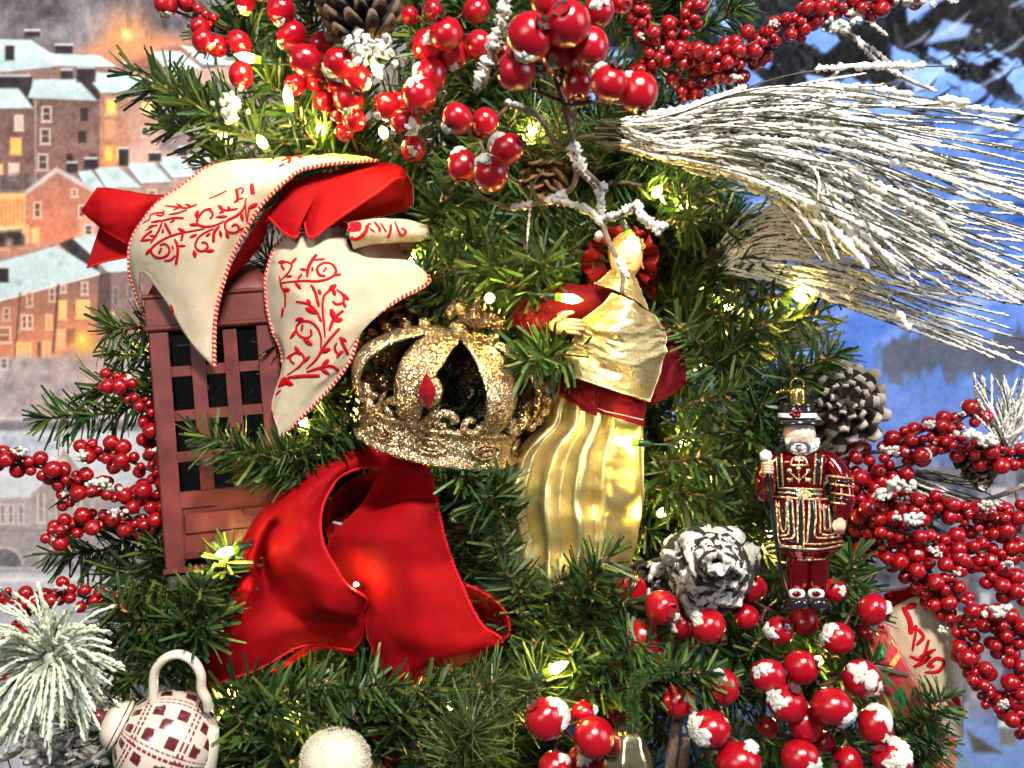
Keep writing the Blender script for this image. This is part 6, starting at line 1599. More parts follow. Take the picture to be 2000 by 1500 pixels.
# coat
ribbon(doll, 'coat_skirt', [[(1040, 690, 14), (1090, 690, 2), (1170, 700, -4)], [(1046, 726, 8), (1100, 738, -8), (1166, 756, -14)], [(1078, 760, 6), (1118, 776, -10), (1166, 786, -16)], [(1120, 792, 4), (1142, 804, -10), (1166, 812, -16)]], ('burgundy', 'burgundy'), 30, 30, wrinkle=.001, wseed=73, label='burgundy coat skirt')
cs = ribbon(doll, 'coat_skirt', [[(1160, 720, -6), (1210, 730, -14), (1262, 745, -6)], [(1164, 762, -12), (1210, 775, -20), (1262, 790, -10)], [(1166, 806, -14), (1210, 818, -22), (1258, 834, -10)]], ('burgundy', 'burgundy'), 26, 30, wrinkle=.001, wseed=74)
strokes(cs, [([(1165, 796), (1185, 804), (1210, 809), (1235, 815), (1256, 820)], 1.6)], 0, 0, 1.0, name='hem_stitch', mat='linen')
ribbon(doll, 'coat_skirt', [[(1290, 630, 14), (1310, 640, 10), (1330, 655, 14)], [(1288, 690, 6), (1315, 700, -2), (1340, 735, 8)], [(1270, 760, 4), (1305, 765, -4), (1338, 752, 8)], [(1262, 790, 4), (1285, 786, 0), (1310, 768, 8)]], ('burgundy', 'burgundy'), 30, 24, wrinkle=.0012, wseed=75)
def sleeve(path, rad, name='sleeve', mat='burgundy', sides=18, jit=.0006):
    mb = MB(); p = path_px(path, 26)
    rr = list(np.interp(np.linspace(0, 1, 26), np.linspace(0, 1, len(rad)), [S(r) for r in rad]))
    mb.tube(p, [r * (1 + .06 * math.sin(i * 1.3)) for i, r in enumerate(rr)], sides)
    mb.v = [tuple(Vector(v) + Vector((rnd.gauss(0, jit), rnd.gauss(0, jit), rnd.gauss(0, jit)))) for v in mb.v]
    return mb.build(name, [M[mat]], doll)
sleeve([(1190, 590, 8), (1150, 592, 2), (1100, 596, 2), (1060, 610, 4), (1030, 620, 8)], [26, 36, 38, 34, 26])
sleeve([(1024, 612, 6), (1050, 632, -4), (1078, 638, -10)], [30, 30, 22])
mb = MB()                                             # lace at the cuff
for k in range(14):
    a = k / 13 * math.pi * 1.3 - .4
    c = P(1082, 636, -14); r = S(22)
    q = c + Vector((.002, math.cos(a) * r * .5, math.sin(a) * r)); e = q + Vector((.004 + .002 * (k % 2), -.001, .0025 * math.sin(a)))
    s = Vector((0, math.sin(a), math.cos(a))) * .0024
    mb.add([q - s, q + s, e + s * .7, e - s * .7], [(0, 1, 2, 3)])
mb.build('cuff_lace', [M['linen']], doll)
# hand: palm and five fingers
mb = MB()
mb.tube(path_px([(1074, 636, -14), (1086, 636, -18), (1100, 637, -22), (1112, 638, -22)], 10), [S(r) for r in (8, 10, 13, 15, 16, 16.5, 16, 15, 13.5, 12)], 12, flat=.55)
for (y0, y1, ln, x1) in [(626, 628, 1.0, 1138), (633, 635, 1.0, 1143), (640, 643, 1.0, 1141), (647, 652, 1.0, 1134)]:
    mb.tube(path_px([(1106, y0, -22), (1122, (y0 + y1) / 2, -26), (x1 - 4, y1, -24), (x1, y1 + 1, -21)], 9), [S(r) for r in (4.2, 4.4, 4.4, 4.1, 4.0, 3.9, 3.7, 3.2, 1.2)], 8)
mb.tube(path_px([(1090, 628, -22), (1099, 616, -26), (1112, 611, -27), (1122, 610, -26)], 9), [S(r) for r in (5.5, 5.2, 4.8, 4.6, 4.4, 4.2, 3.8, 3.0, 1.0)], 8)
mb.build('hand', [M['skin']], doll)
# gold cape and collar
cape = ribbon(doll, 'cape', [
    [(1196, 573, -16), (1222, 582, -22), (1246, 594, -18), (1270, 606, -8)],
    [(1166, 600, -18), (1206, 612, -28), (1250, 624, -26), (1288, 632, -10)],
    [(1136, 628, -18), (1186, 646, -30), (1246, 656, -28), (1303, 656, -10)],
    [(1122, 655, -18), (1176, 676, -28), (1240, 690, -30), (1300, 684, -12)],
    [(1110, 684, -16), (1168, 704, -26), (1236, 722, -30), (1294, 716, -14)],
    [(1094, 724, -14), (1152, 746, -24), (1222, 768, -28), (1272, 784, -16)]], ('gold_thread', 'gold_cloth'), 70, 60, wrinkle=.0022, wseed=77, wfreq=5, label='stiff gold cape front')
cord(cape, 'B', r=.0006, plain=True).data.materials[0] = M['gold_cloth']
ribbon(doll, 'collar', [
    [(1192, 528, -8), (1208, 524, -12), (1224, 526, -12), (1238, 534, -6)],
    [(1178, 542, -10), (1206, 546, -18), (1232, 552, -18), (1250, 562, -8)],
    [(1160, 555, -10), (1200, 566, -20), (1236, 584, -20), (1266, 606, -10)]], ('gold_thread', 'gold_cloth'), 30, 36, wrinkle=.001, wseed=78, label='gold collar')
# head
hc = P(1222, 500, 6); HR = S(40)
hb = MB(); hb.ball((0, 0, 0), 1, 48, 36)
Vh = np.array(hb.v) * np.array([.82, .86, 1.08])
cols = []
out_v = []
for x, y, z in Vh:
    f = 0
    if y < 0:
        f += .20 * math.exp(-((x / .10) ** 2 + ((z + .02) / .17) ** 2)) + .10 * math.exp(-((x / .13) ** 2 + ((z + .13) / .07) ** 2))
        f += .07 * math.exp(-((x / .16) ** 2 + ((z + .36) / .07) ** 2)) + .08 * math.exp(-((x / .25) ** 2 + ((z + .66) / .18) ** 2))
        f -= .06 * (math.exp(-(((x - .28) / .13) ** 2 + ((z - .10) / .08) ** 2)) + math.exp(-(((x + .28) / .13) ** 2 + ((z - .10) / .08) ** 2)))
        f += .04 * (math.exp(-(((x - .40) / .2) ** 2 + ((z + .2) / .2) ** 2)) + math.exp(-(((x + .40) / .2) ** 2 + ((z + .2) / .2) ** 2)))
    c = np.array([.80, .47, .28])
    if y < -.3:
        ch = math.exp(-((abs(x) - .42) / .18) ** 2 - ((z + .22) / .18) ** 2); c = c * (1 - .5 * ch) + np.array([.78, .22, .16]) * .5 * ch
        if (x / .17) ** 2 + ((z + .36) / .055) ** 2 < 1: c = np.array([.50, .03, .03])
        for s in (-1, 1):
            e = ((x - s * .28) / .12) ** 2 + ((z - .10) / .06) ** 2
            if e < 1: c = np.array([.75, .72, .68])
            if ((x - s * .28) / .05) ** 2 + ((z - .10) / .055) ** 2 < 1: c = np.array([.06, .09, .14])
            if abs(z - .21 + .25 * (abs(x) - .28) ** 2) < .022 and .14 < abs(x) < .42: c = np.array([.16, .08, .03])
    out_v.append((x, y - f, z)); cols.append(tuple(c))
HMx = Matrix.Translation(hc) @ Matrix.Rotation(math.radians(-8), 4, 'Y') @ Matrix.Rotation(math.radians(6), 4, 'X') @ Matrix.Scale(HR, 4)
hb.v = [tuple(HMx @ Vector(v)) for v in out_v]; hb.c = cols
hb.build('head', [M['face']], doll)
mb = MB(); mb.tube([P(1222, 530, 8), P(1222, 560, 8)], S(18), 12); mb.build('neck', [M['skin']], doll)
mb = MB()                                             # curled hair over the brow
for k in range(34):
    a = math.radians(rnd.uniform(15, 165)); rr = rnd.uniform(.86, 1.02)
    c = Vector((math.cos(a) * .80 * rr, rnd.uniform(-.78, -.1), math.sin(a) * 1.0 * rr + .05))
    pts = [HMx @ (c + Vector((math.cos(t) * .10 + t * .012, math.sin(t * .7) * .05, math.sin(t) * .10))) for t in np.linspace(0, 9, 16)]
    mb.tube(pts, HR * .035, 5)
for s in (-1, 1):
    for k in range(6):
        pts = [HMx @ Vector((s * (.74 + .05 * math.sin(t * 2)), -.25 + k * .1, .4 - t * .35)) for t in np.linspace(0, 3.4, 10)]
        mb.tube(pts, HR * .06, 5)
mb.build('hair', [M['hair']], doll)
# ruffled hood: wavy strip round the face
hood = []
n = 64
for i in range(n):
    t = i / (n - 1); a = math.radians(232 - 284 * t)
    w = math.sin(i * .80 + .6 * math.sin(i * .31)); w2 = math.cos(i * .80)
    ox, oz = math.cos(a + .05 * w2), math.sin(a + .05 * w2)
    r0, r1 = 38, 68 + 4 * w + 8 * (abs(math.degrees(a) - 200) < 40)
    cx, cyy = 1216, 506
    hood.append([(cx + ox * r0 * .95, cyy - oz * r0 * 1.05, 20 + 2 * w), (cx + ox * (r0 + 14), cyy - oz * (r0 + 12), 8 + 7 * w), (cx + ox * r1 * 1.02, cyy - oz * r1 * .98, 0 + 15 * w)])
ribbon(doll, 'hood_ruffle', hood, ('burgundy', 'burgundy'), 260, 16, wrinkle=.0006, wseed=81, label='burgundy ruffle framing the face')
ribbon(doll, 'hood', [[(1146, 500, 30), (1170, 455, 34), (1216, 436, 36), (1264, 452, 34), (1288, 505, 30)], [(1150, 540, 22), (1190, 500, 26), (1216, 490, 28), (1246, 500, 26), (1284, 545, 22)], [(1150, 575, 22), (1180, 560, 24), (1216, 550, 26), (1250, 560, 24), (1280, 590, 22)]], ('burgundy', 'burgundy'), 24, 30, wrinkle=.001, wseed=82)
# ------------------------------------------------------------------ glass guard ornament
M['gred'] = simple('red_lacquered_glass', (.21, .002, .006), .13, metal=.75, noise=.12, nscale=60, **{'Coat Weight': .8, 'Coat Roughness': .05})
M['gblack'] = simple('black_lacquer', (.012, .011, .012), .14, **{'Coat Weight': .6})
M['ggold'] = glitter('gold_glitter_paint', (.40, .22, .06), (.80, .56, .20), (1, .90, .6), 2200.0, .3)
M['gcap'] = simple('gold_foil_cap', (.85, .60, .18), .22, metal=1.0, bump=.5, bscale=260)
M['gwhite'] = simple('white_lacquer', (.78, .74, .70), .25, noise=.1, nscale=200)
M['beard'] = simple('white_glitter_beard', (.74, .70, .68), .5, noise=.25, nscale=900, bump=1.0, bscale=1100)
M['gface'] = attr_mat('painted_glass_face', rough=.2, spec=.6, **{'Coat Weight': .6})
guard = thing('guard_ornament', 'glass ornament of a bearded guard in red coat and black hat', 'ornament', P(1577, 1188, -20))
GD = -30
def rings(name, rows, mat, seg=48, dz=.62, d=GD, cols=None, sq=1.0):
    """rows: (py, centre px, half width px[, depth ratio]) -> closed body"""
    arr = np.array([(r[0], r[1], r[2], r[3] if len(r) > 3 else dz) for r in rows], float)
    n = max(12, len(rows) * 7)
    t = np.linspace(0, len(rows) - 1, n); A = catmull(arr[:, :3], n); dd = np.interp(t, np.arange(len(rows)), arr[:, 3])
    mb = MB(); vs = []; fs = []
    for i in range(n):
        y, cx, hw = A[i]; hw = max(hw, .4)
        c = P(cx, y, d); R = S(hw, d)
        for k in range(seg):
            a = 2 * math.pi * k / seg
            ca, sa = math.cos(a), math.sin(a)
            if sq != 1.0: ca = math.copysign(abs(ca) ** sq, ca); sa = math.copysign(abs(sa) ** sq, sa)
            vs.append(c + Vector((ca * R, sa * R * dd[i], 0)))
    for i in range(n - 1):
        for k in range(seg):
            k2 = (k + 1) % seg
            fs.append((i * seg + k, i * seg + k2, (i + 1) * seg + k2, (i + 1) * seg + k)[::-1])
    fs.append(tuple(range(seg))); fs.append(tuple((n - 1) * seg + k for k in range(seg))[::-1])
    mb.add(vs, fs)
    o = mb.build(name, [M[mat]], guard)
    return dict(obj=o, bvh=BVHTree.FromPolygons([Vector(v) for v in vs], fs))
body = rings('coat', [(878, 1562, 20), (886, 1562, 44), (898, 1561, 56), (915, 1560, 55), (935, 1560, 49), (952, 1561, 48), (964, 1562, 50), (976, 1564, 55), (1000, 1570, 61), (1030, 1575, 65), (1055, 1578, 67), (1068, 1579, 64), (1077, 1579, 54), (1086, 1578, 43), (1094, 1578, 30)], 'gred')
G = dict(name='gold_line', mat='ggold', lift=.0004)
K = dict(name='black_stripe', mat='gblack', lift=.0003)
def gs(lst, **kw): strokes(body, lst, 1420, 700, 2.884, **kw)
gs([([(290, 530), (295, 620), (300, 715)], 26), ([(520, 540), (515, 620), (510, 710)], 34), ([(262, 750), (420, 760), (590, 765)], 40), ([(350, 800), (354, 900), (356, 990)], 26), ([(412, 790), (414, 900), (412, 1050)], 30), ([(480, 790), (482, 900), (478, 1020)], 28), ([(562, 830), (566, 950)], 24), ([(318, 810), (322, 950)], 22), ([(275, 810), (285, 1000), (400, 1040)], 14), ([(590, 830), (595, 930), (590, 990)], 16), ([(300, 1065), (430, 1080), (640, 1060)], 16)], **K)
ln = []
for q in [[(275, 530), (282, 620), (288, 720)], [(305, 525), (310, 620), (315, 718)], [(500, 535), (495, 620), (490, 710)], [(538, 545), (532, 620), (525, 712)],
          [(262, 728), (420, 735), (590, 740)], [(262, 778), (420, 790), (600, 795)], [(262, 752), (420, 762), (590, 768)],
          [(275, 800), (285, 920), (300, 1045), (420, 1062)], [(292, 805), (298, 910), (310, 970), (330, 965), (335, 900), (335, 800)], [(340, 800), (345, 900), (345, 985), (300, 1000)], [(366, 795), (372, 900), (375, 1005), (310, 1018)],
          [(395, 795), (398, 900), (396, 1040)], [(428, 790), (432, 900), (432, 1065)], [(462, 800), (462, 900), (450, 1040)], [(498, 800), (500, 900), (500, 1005), (620, 1005)], [(520, 810), (525, 900), (530, 985), (605, 985), (600, 900), (595, 820)], [(545, 820), (548, 900), (552, 960), (580, 960), (578, 900), (572, 825)], [(625, 870), (628, 950), (625, 1010)],
          [(430, 1045), (540, 1045), (645, 1030)], [(300, 1060), (430, 1072), (540, 1072), (650, 1050)], [(325, 1128), (440, 1136), (560, 1130)]]:
    ln.append((q, 11))
gs(ln, **G)
# badge on the chest: crown, three roses, leaves
bd = [([(355, 600), (370, 565), (405, 552), (440, 565), (455, 600)], 9), ([(360, 602), (450, 602)], 12), ([(405, 555), (405, 600)], 7), ([(380, 575), (430, 575)], 8)]
for (x, y) in [(350, 632), (404, 620), (458, 632)]:
    bd += [([(x - 12, y), (x + 12, y)], 24, 'lens'), ([(x, y - 12), (x, y + 12)], 24, 'lens')]
bd += [([(350, 640), (380, 665), (404, 690)], 8), ([(458, 640), (430, 665), (404, 690)], 8), ([(404, 630), (404, 700)], 8), ([(335, 680), (370, 690)], 22, 'lens'), ([(440, 690), (475, 680)], 22, 'lens'), ([(345, 700), (375, 665)], 14, 'lens'), ([(435, 665), (468, 700)], 14, 'lens')]
gs(bd, name='badge', mat='ggold', lift=.0004)
gs([([(420, 740), (430, 790)], 60), ([(400, 765), (470, 765)], 36)], name='buckle', mat='ggold', lift=.0006)
# head, beard, hat
hb = MB(); hb.ball((0, 0, 0), 1, 40, 30); vs = []; cols = []
for x, y, z in np.array(hb.v) * np.array([.86, .86, 1.0]):
    f = 0; c = np.array([.78, .52, .36])
    if y < 0:
        f = .22 * math.exp(-((x / .13) ** 2 + ((z + .05) / .2) ** 2)); c2 = math.exp(-((abs(x) - .42) / .16) ** 2 - ((z + .12) / .16) ** 2)
        c = c * (1 - .6 * c2) + np.array([.80, .28, .18]) * .6 * c2
        for s in (-1, 1):
            if ((x - s * .32) / .15) ** 2 + ((z - .14) / .085) ** 2 < 1: c = np.array([.80, .80, .80])
            if ((x - s * .32) / .065) ** 2 + ((z - .14) / .07) ** 2 < 1: c = np.array([.08, .22, .34])
            if abs(z - .30) < .03 and .18 < abs(x) < .48: c = np.array([.10, .08, .07])
    vs.append((x, y - f, z)); cols.append(tuple(c))
Hm = Matrix.Translation(P(1561, 848, GD - 2)) @ Matrix.Scale(S(36, GD), 4)
hb.v = [tuple(Hm @ Vector(v)) for v in vs]; hb.c = cols; hb.build('head', [M['gface']], guard)
bb = MB(); hcn = P(1563, 868, GD - 4)
for k in range(900):
    a = rnd.uniform(-.15, math.pi + .15); r = S(30, GD)
    rr = rnd.uniform(.45, 1.0)
    p = hcn + Vector((math.cos(a) * r * rr * 1.0, -r * (.80 - .35 * rr * rr) + rnd.uniform(-.0006, .0006), -math.sin(a) * r * rr * .78 + .002))
    if rr < .62 and math.sin(a) < .5: continue
    bb.ball(p, S(rnd.uniform(3.0, 5.2), GD), 6, 4)
o = bb.build('beard', [M['beard']], guard); o['kind'] = 'stuff'
mo = MB()
for s in (-1, 1):
    mo.tube([P(1560, 861, GD - 36), P(1560 + s * 12, 862, GD - 36), P(1560 + s * 20, 872, GD - 32), P(1560 + s * 18, 882, GD - 31)], [S(q, GD) for q in (4, 5, 4, 1.5)], 8)
mo.tube([P(1560, 870, GD - 34), P(1561, 882, GD - 33)], [S(6, GD), S(3, GD)], 8)
mo.build('moustache', [simple('grey_moustache', (.22, .21, .21), .5, noise=.4, nscale=700)], guard)
rings('hat_brim', [(818, 1557, 30), (820, 1557, 43), (825, 1557, 47), (830, 1557, 45), (833, 1557, 34)], 'gblack', dz=.95)
rings('hat_crown', [(786, 1556, 6), (787, 1556, 31), (796, 1556, 34), (806, 1556, 35), (824, 1557, 34)], 'gblack', dz=.95)
rings('hat_band', [(806, 1557, 34), (807, 1557, 36.5), (811, 1557, 37.5), (815, 1557, 37.5), (816, 1557, 35)], 'gwhite', dz=.95)
fl = MB()
for (x, y) in [(1546, 808), (1553, 804), (1561, 804), (1551, 812), (1559, 811)]: fl.ball(P(x, y, GD - 37), S(5, GD), 8, 6)
fl.build('hat_flowers', [M['gred']], guard)
cp = MB(); cp.lathe([(S(17), 0), (S(17.4), S(8)), (S(16.6), S(22)), (S(14), S(29)), (.0001, S(30))], Matrix.Translation(P(1557, 787, GD)), 28, warp=lambda p, a, i: Vector((p.x * (1 + .03 * math.sin(a * 9)), p.y * (1 + .03 * math.sin(a * 9)), p.z)))
cp.build('cap', [M['gcap']], guard)
hk = MB(); hk.tube([P(1557 + 13 * math.cos(t), 752 - 13 * math.sin(t), GD) for t in np.linspace(0, 2 * math.pi, 20)], S(1.4), 6); hk.build('hanging_ring', [M['gcap']], guard)
rb_ = MB(); rb_.tube(path_px([(1546, 762, GD), (1530, 764, GD - 2), (1516, 768, GD - 2), (1530, 760, GD)], 12), S(3), 6, flat=.3); rb_.build('gold_tie', [M['gcap']], guard)
# legs and shoes
for cx in (1558, 1596):
    rings('leg', [(1086, cx + 1, 21), (1100, cx + 1, 22), (1130, cx, 21), (1158, cx - 1, 18), (1172, cx - 1, 13)], 'gred', 32, .9)
    rings('rosette', [(1150, cx - 2, 4), (1153, cx - 2, 14), (1160, cx - 2, 16), (1167, cx - 2, 13), (1169, cx - 2, 4)], 'gwhite', 20, .8, GD - 8)
    f = MB(); f.ball(P(cx - 2, 1160, GD - 27), S(7), 10, 6, sc=(1.2, .5, .8)); f.build('rosette_centre', [M['gred']], guard)
    rings('shoe', [(1165, cx, 10), (1170, cx, 19), (1180, cx, 21), (1187, cx, 17), (1190, cx, 6)], 'gblack', 28, 1.0, GD - 10)
# arms
def garm(name, path, rad, mat='gred', sides=20):
    mb = MB(); n = 24; p = path_px(path, n); mb.tube(p, list(np.interp(np.linspace(0, 1, n), np.linspace(0, 1, len(rad)), [S(r, GD) for r in rad])), sides)
    return mb.build(name, [M[mat]], guard)
garm('arm', [(1598, 892, GD), (1622, 904, GD), (1640, 930, GD - 4), (1646, 965, GD - 8), (1644, 1000, GD - 10), (1638, 1012, GD - 10)], [14, 20, 21, 20, 18, 12])
for (y, x, r) in [(932, 1640, 22), (948, 1644, 22), (966, 1646, 21.5), (984, 1645, 20.5)]:
    t = MB(); t.tube([P(x + r * 1.02 * math.cos(a), y + 3 * math.cos(a) , GD - 8 + S(r) * 1000 * math.sin(a)) for a in np.linspace(0, 2 * math.pi, 25)], S(2.2), 6); t.build('sleeve_ring', [M['ggold']], guard)
for (y, x, r) in [(940, 1642, 21.6), (975, 1646, 21)]:
    t = MB(); t.tube([P(x + r * math.cos(a), y + 3 * math.cos(a), GD - 8 + S(r) * 1000 * math.sin(a)) for a in np.linspace(0, 2 * math.pi, 25)], S(2.6), 6); t.build('sleeve_stripe', [M['gblack']], guard)
hd = MB(); hd.ball(P(1641, 1026, GD - 14), S(13, GD), 16, 12, sc=(.8, .8, 1.1))
for k in range(4): hd.tube(path_px([(1634 + k * 4, 1022, GD - 22), (1634 + k * 4, 1034, GD - 22), (1636 + k * 3, 1041, GD - 16)], 7), S(3, GD), 6)
hd.tube(path_px([(1631, 1018, GD - 18), (1628, 1028, GD - 22), (1632, 1036, GD - 22)], 7), S(3, GD), 6)
hd.build('hand', [M['skin']], guard)
garm('arm', [(1522, 895, GD), (1506, 910, GD), (1494, 940, GD - 2), (1492, 966, GD - 4), (1500, 950, GD - 12), (1500, 925, GD - 16)], [14, 19, 20, 17, 14, 11])
hd = MB(); hd.ball(P(1499, 915, GD - 20), S(13, GD), 16, 12, sc=(.95, .8, 1.1))
for k in range(4): hd.tube(path_px([(1489, 906 + k * 5.5, GD - 26), (1498, 905 + k * 5.5, GD - 31), (1508, 907 + k * 5.5, GD - 27)], 7), S(3.4, GD), 6)
hd.tube(path_px([(1508, 912, GD - 24), (1506, 902, GD - 28), (1500, 898, GD - 28)], 7), S(3.4, GD), 6)
hd.build('hand', [M['skin']], guard)
st = MB(); st.tube([P(1497, 886, GD - 22), P(1501, 940, GD - 22), P(1508, 1000, GD - 22), P(1524, 1110, GD - 14), P(1540, 1170, GD - 6)], S(4, GD), 8); st.build('staff', [M['gblack']], guard)
kn = MB(); kn.tube([P(1494, 900, GD - 22), P(1496, 888, GD - 22), P(1499, 880, GD - 22)], [S(9), S(12), S(6)], 12); kn.build('staff_head', [M['gwhite']], guard)
# ------------------------------------------------------------------ teapot ornament
M['china'] = attr_mat('painted_china', rough=.22, spec=.5, **{'Coat Weight': .4})
M['china_plain'] = simple('white_china', (.64, .58, .47), .25, noise=.06, nscale=80, **{'Coat Weight': .4})
M['china_maroon'] = simple('maroon_china', (.13, .02, .03), .25, noise=.2, nscale=200)
pot = thing('teapot_ornament', 'white china teapot ornament with maroon checks hanging by its handle', 'teapot', P(325, 1460, -20))
axis_ = Vector((-.86, -.22, .45)).normalized()
side_ = axis_.cross(Vector((0, 0, 1))).normalized(); up_ = side_.cross(axis_)
PR = S(104, -25)
PM = Matrix.Translation(P(326, 1452, -22)) @ Matrix((side_.to_4d(), up_.to_4d(), axis_.to_4d(), (0, 0, 0, 1))).transposed()
PM[3][0] = PM[3][1] = PM[3][2] = 0
PM = Matrix.Translation(P(326, 1452, -22)) @ Matrix((side_, up_, axis_)).transposed().to_4x4()
mb = MB(); seg, rg_ = 200, 110; vs = []; fs = []; cols = []
Wc = np.array([.60, .52, .45]); Mc = np.array([.10, .014, .02])
for i in range(rg_ + 1):
    th_ = .42 + (math.pi - .42) * i / rg_
    for k in range(seg):
        a = 2 * math.pi * k / seg
        p = Vector((math.sin(th_) * math.cos(a), math.sin(th_) * math.sin(a), math.cos(th_) * .93)) * PR
        vs.append(PM @ p)
        u = a / (2 * math.pi) * 24; v = th_ / .25 + .15
        ui, vi = int(u), int(v); fu, fv = u - ui, v - vi
        wob = .06 * math.sin(u * 3.1 + v * 2.3)
        c = Wc
        cu, cv = ui % 4, vi % 4
        if cu in (0, 1, 2) and cv in (0, 1, 2) and (cu + cv) % 2 == 0 and .08 + wob < fu < .93 and .07 < fv < .94 + wob: c = Mc * (1 + .25 * math.sin(u * 9 + v * 5))
        elif cu == 3 and (abs(fu - .3) < .09 or abs(fu - .7) < .09) and (v * 2.2) % 1 > .22: c = Mc * 1.5
        elif cv == 3 and (abs(fv - .3) < .09 or abs(fv - .7) < .09) and (u * 2.2) % 1 > .22: c = Mc * 1.5
        cols.append(tuple(np.clip(c, 0, 1)))
for i in range(rg_):
    for k in range(seg):
        k2 = (k + 1) % seg; fs.append((i * seg + k, (i + 1) * seg + k, (i + 1) * seg + k2, i * seg + k2))
mb.add(vs, fs, 0, cols); mb.build('body', [M['china']], pot)
mb = MB(); mb.lathe([(PR * .40, PR * .86), (PR * .47, PR * .88), (PR * .48, PR * .93), (PR * .44, PR * .96)], PM, 48); mb.build('rim', [M['china_plain']], pot)
mb = MB(); mb.lathe([(PR * .462, PR * .925), (PR * .476, PR * .945), (PR * .462, PR * .962)], PM, 48); mb.build('rim_line', [M['china_maroon']], pot)
mb = MB(); mb.lathe([(PR * .45, PR * .95), (PR * .43, PR * 1.02), (PR * .34, PR * 1.14), (PR * .18, PR * 1.23), (.0002, PR * 1.25)], PM, 48); mb.build('lid', [M['china_plain']], pot)
mb = MB(); mb.ball(PM @ Vector((0, 0, PR * 1.34)), PR * .14, 14, 10); mb.tube([PM @ Vector((0, 0, PR * 1.2)), PM @ Vector((0, 0, PR * 1.34))], PR * .06, 8); mb.build('knob', [M['china_maroon']], pot)
mb = MB(); mb.tube(path_px([(301, 1376, -32), (300, 1345, -34), (303, 1310, -36), (322, 1286, -38), (350, 1278, -38), (376, 1290, -38), (392, 1316, -36), (394, 1345, -34), (404, 1366, -32), (408, 1384, -28)], 48), [S(11)] * 44 + [S(11), S(12), S(13), S(11)], 16, flat=.75); mb.build('handle', [M['china_plain']], pot)
mb = MB(); mb.tube(path_px([(380, 1490, -24), (402, 1455, -26), (419, 1420, -28)], 14), [S(r) for r in np.linspace(44, 9, 14)], 24); mb.build('spout', [M['china_plain']], pot)

# --- cap and pipe cleaner of an ornament cut by the bottom edge
orn = thing('silver_cap_ornament', 'silver gold ornament cap hanging from a green pipe cleaner loop', 'ornament', P(1225, 1500, -50))
M['silver'] = simple('silver_gold_glass', (.85, .68, .36), .2, metal=1.0, noise=.25, nscale=90, bump=.5, bscale=160)
mb = MB(); mb.lathe([(S(16), S(64)), (S(24), S(60)), (S(30), S(52)), (S(33), S(34)), (S(40), S(20)), (S(44), S(0)), (S(46), -S(30)), (S(40), -S(60))], Matrix.Translation(P(1225, 1492, -54)), 30, warp=lambda p, a, i: Vector((p.x * (1 + .06 * math.sin(a * 6)), p.y * (1 + .06 * math.sin(a * 6)), p.z)))
mb.build('cap', [M['silver']], orn)
M['pipe'] = needle_mat('green_chenille', (.02, .06, .012), (.04, .10, .02), (.09, .16, .03))
p = path_px([(1238, 1440, -56), (1238, 1400, -60), (1236, 1360, -62), (1244, 1330, -60), (1262, 1318, -54), (1290, 1312, -48), (1326, 1300, -44)], 90)
bz = np.array([tuple(q) for q in p]); nb = 2600
ix = nrng.integers(0, 89, nb); base = bz[ix] + nrng.normal(0, .0003, (nb, 3)); dv = nrng.normal(size=(nb, 3)); dv /= np.linalg.norm(dv, axis=1, keepdims=True)
V, Fc = strips(base, dv, nrng.uniform(.0035, .0058, nb), np.full(nb, .0004), np.zeros(nb), nrng, 2)
me = np_mesh('bristles', V - np.array(origin_of(orn)), Fc, [M['pipe']]); o = link('bristles', me, orn); o['kind'] = 'stuff'
mb = MB(); mb.tube(p, .0006, 5); mb.build('wire', [M['wire']], orn)

# --- fur topped ornament cut by the bottom edge
fur = thing('fur_topped_ornament', 'cream fur ball with gold wing tips at the bottom edge', 'ornament', P(655, 1510, -20))
M['fur'] = simple('cream_fur', (.62, .57, .46), .9, noise=.08, nscale=200)
mb = MB(); fc = P(655, 1488, -26); FR_ = S(62)
mb.ball(fc, FR_ * .95, 32, 20, sc=(1.05, .9, 1)); mb.build('fur_ball', [M['fur']], fur)
nb = 5200; dv = nrng.normal(size=(nb, 3)); dv[:, 1] *= .35; dv /= np.linalg.norm(dv, axis=1, keepdims=True)
base = np.array(tuple(fc)) + dv * FR_ * np.array([.98, .84, .93]); d2 = dv + nrng.normal(0, .35, (nb, 3)); d2 /= np.linalg.norm(d2, axis=1, keepdims=True)
V, Fc = strips(base, d2, nrng.uniform(.0012, .0028, nb), np.full(nb, .00028), nrng.normal(0, .2, nb), nrng, 3)
me = np_mesh('fur_tips', V - np.array(origin_of(fur)), Fc, [M['fur']]); o = link('fur_tips', me, fur); o['kind'] = 'stuff'
ribbon(fur, 'wing', [[(588, 1510, -6), (604, 1500, -12), (622, 1490, -8)], [(598, 1466, -4), (616, 1458, -12), (634, 1450, -6)], [(610, 1440, 0), (626, 1430, -6), (640, 1418, -2)], [(624, 1416, 4), (632, 1412, 2), (640, 1406, 4)]], ('gold_cloth', 'linen'), 30, 16, wseed=91)
ribbon(fur, 'wing', [[(690, 1478, -10), (712, 1500, -14), (730, 1520, -8)], [(706, 1468, -6), (728, 1486, -10), (744, 1508, -6)], [(722, 1466, 0), (740, 1480, -2), (752, 1500, 0)]], ('gold_cloth', 'linen'), 24, 16, wseed=92)
ribbon(fur, 'dark_cape', [[(640, 1412, 10), (690, 1410, 6), (770, 1412, 12)], [(628, 1450, 2), (690, 1440, -6), (786, 1446, 8)], [(620, 1500, 4), (690, 1490, -2), (800, 1500, 10)]], ('burgundy', 'burgundy'), 20, 20, wseed=93)

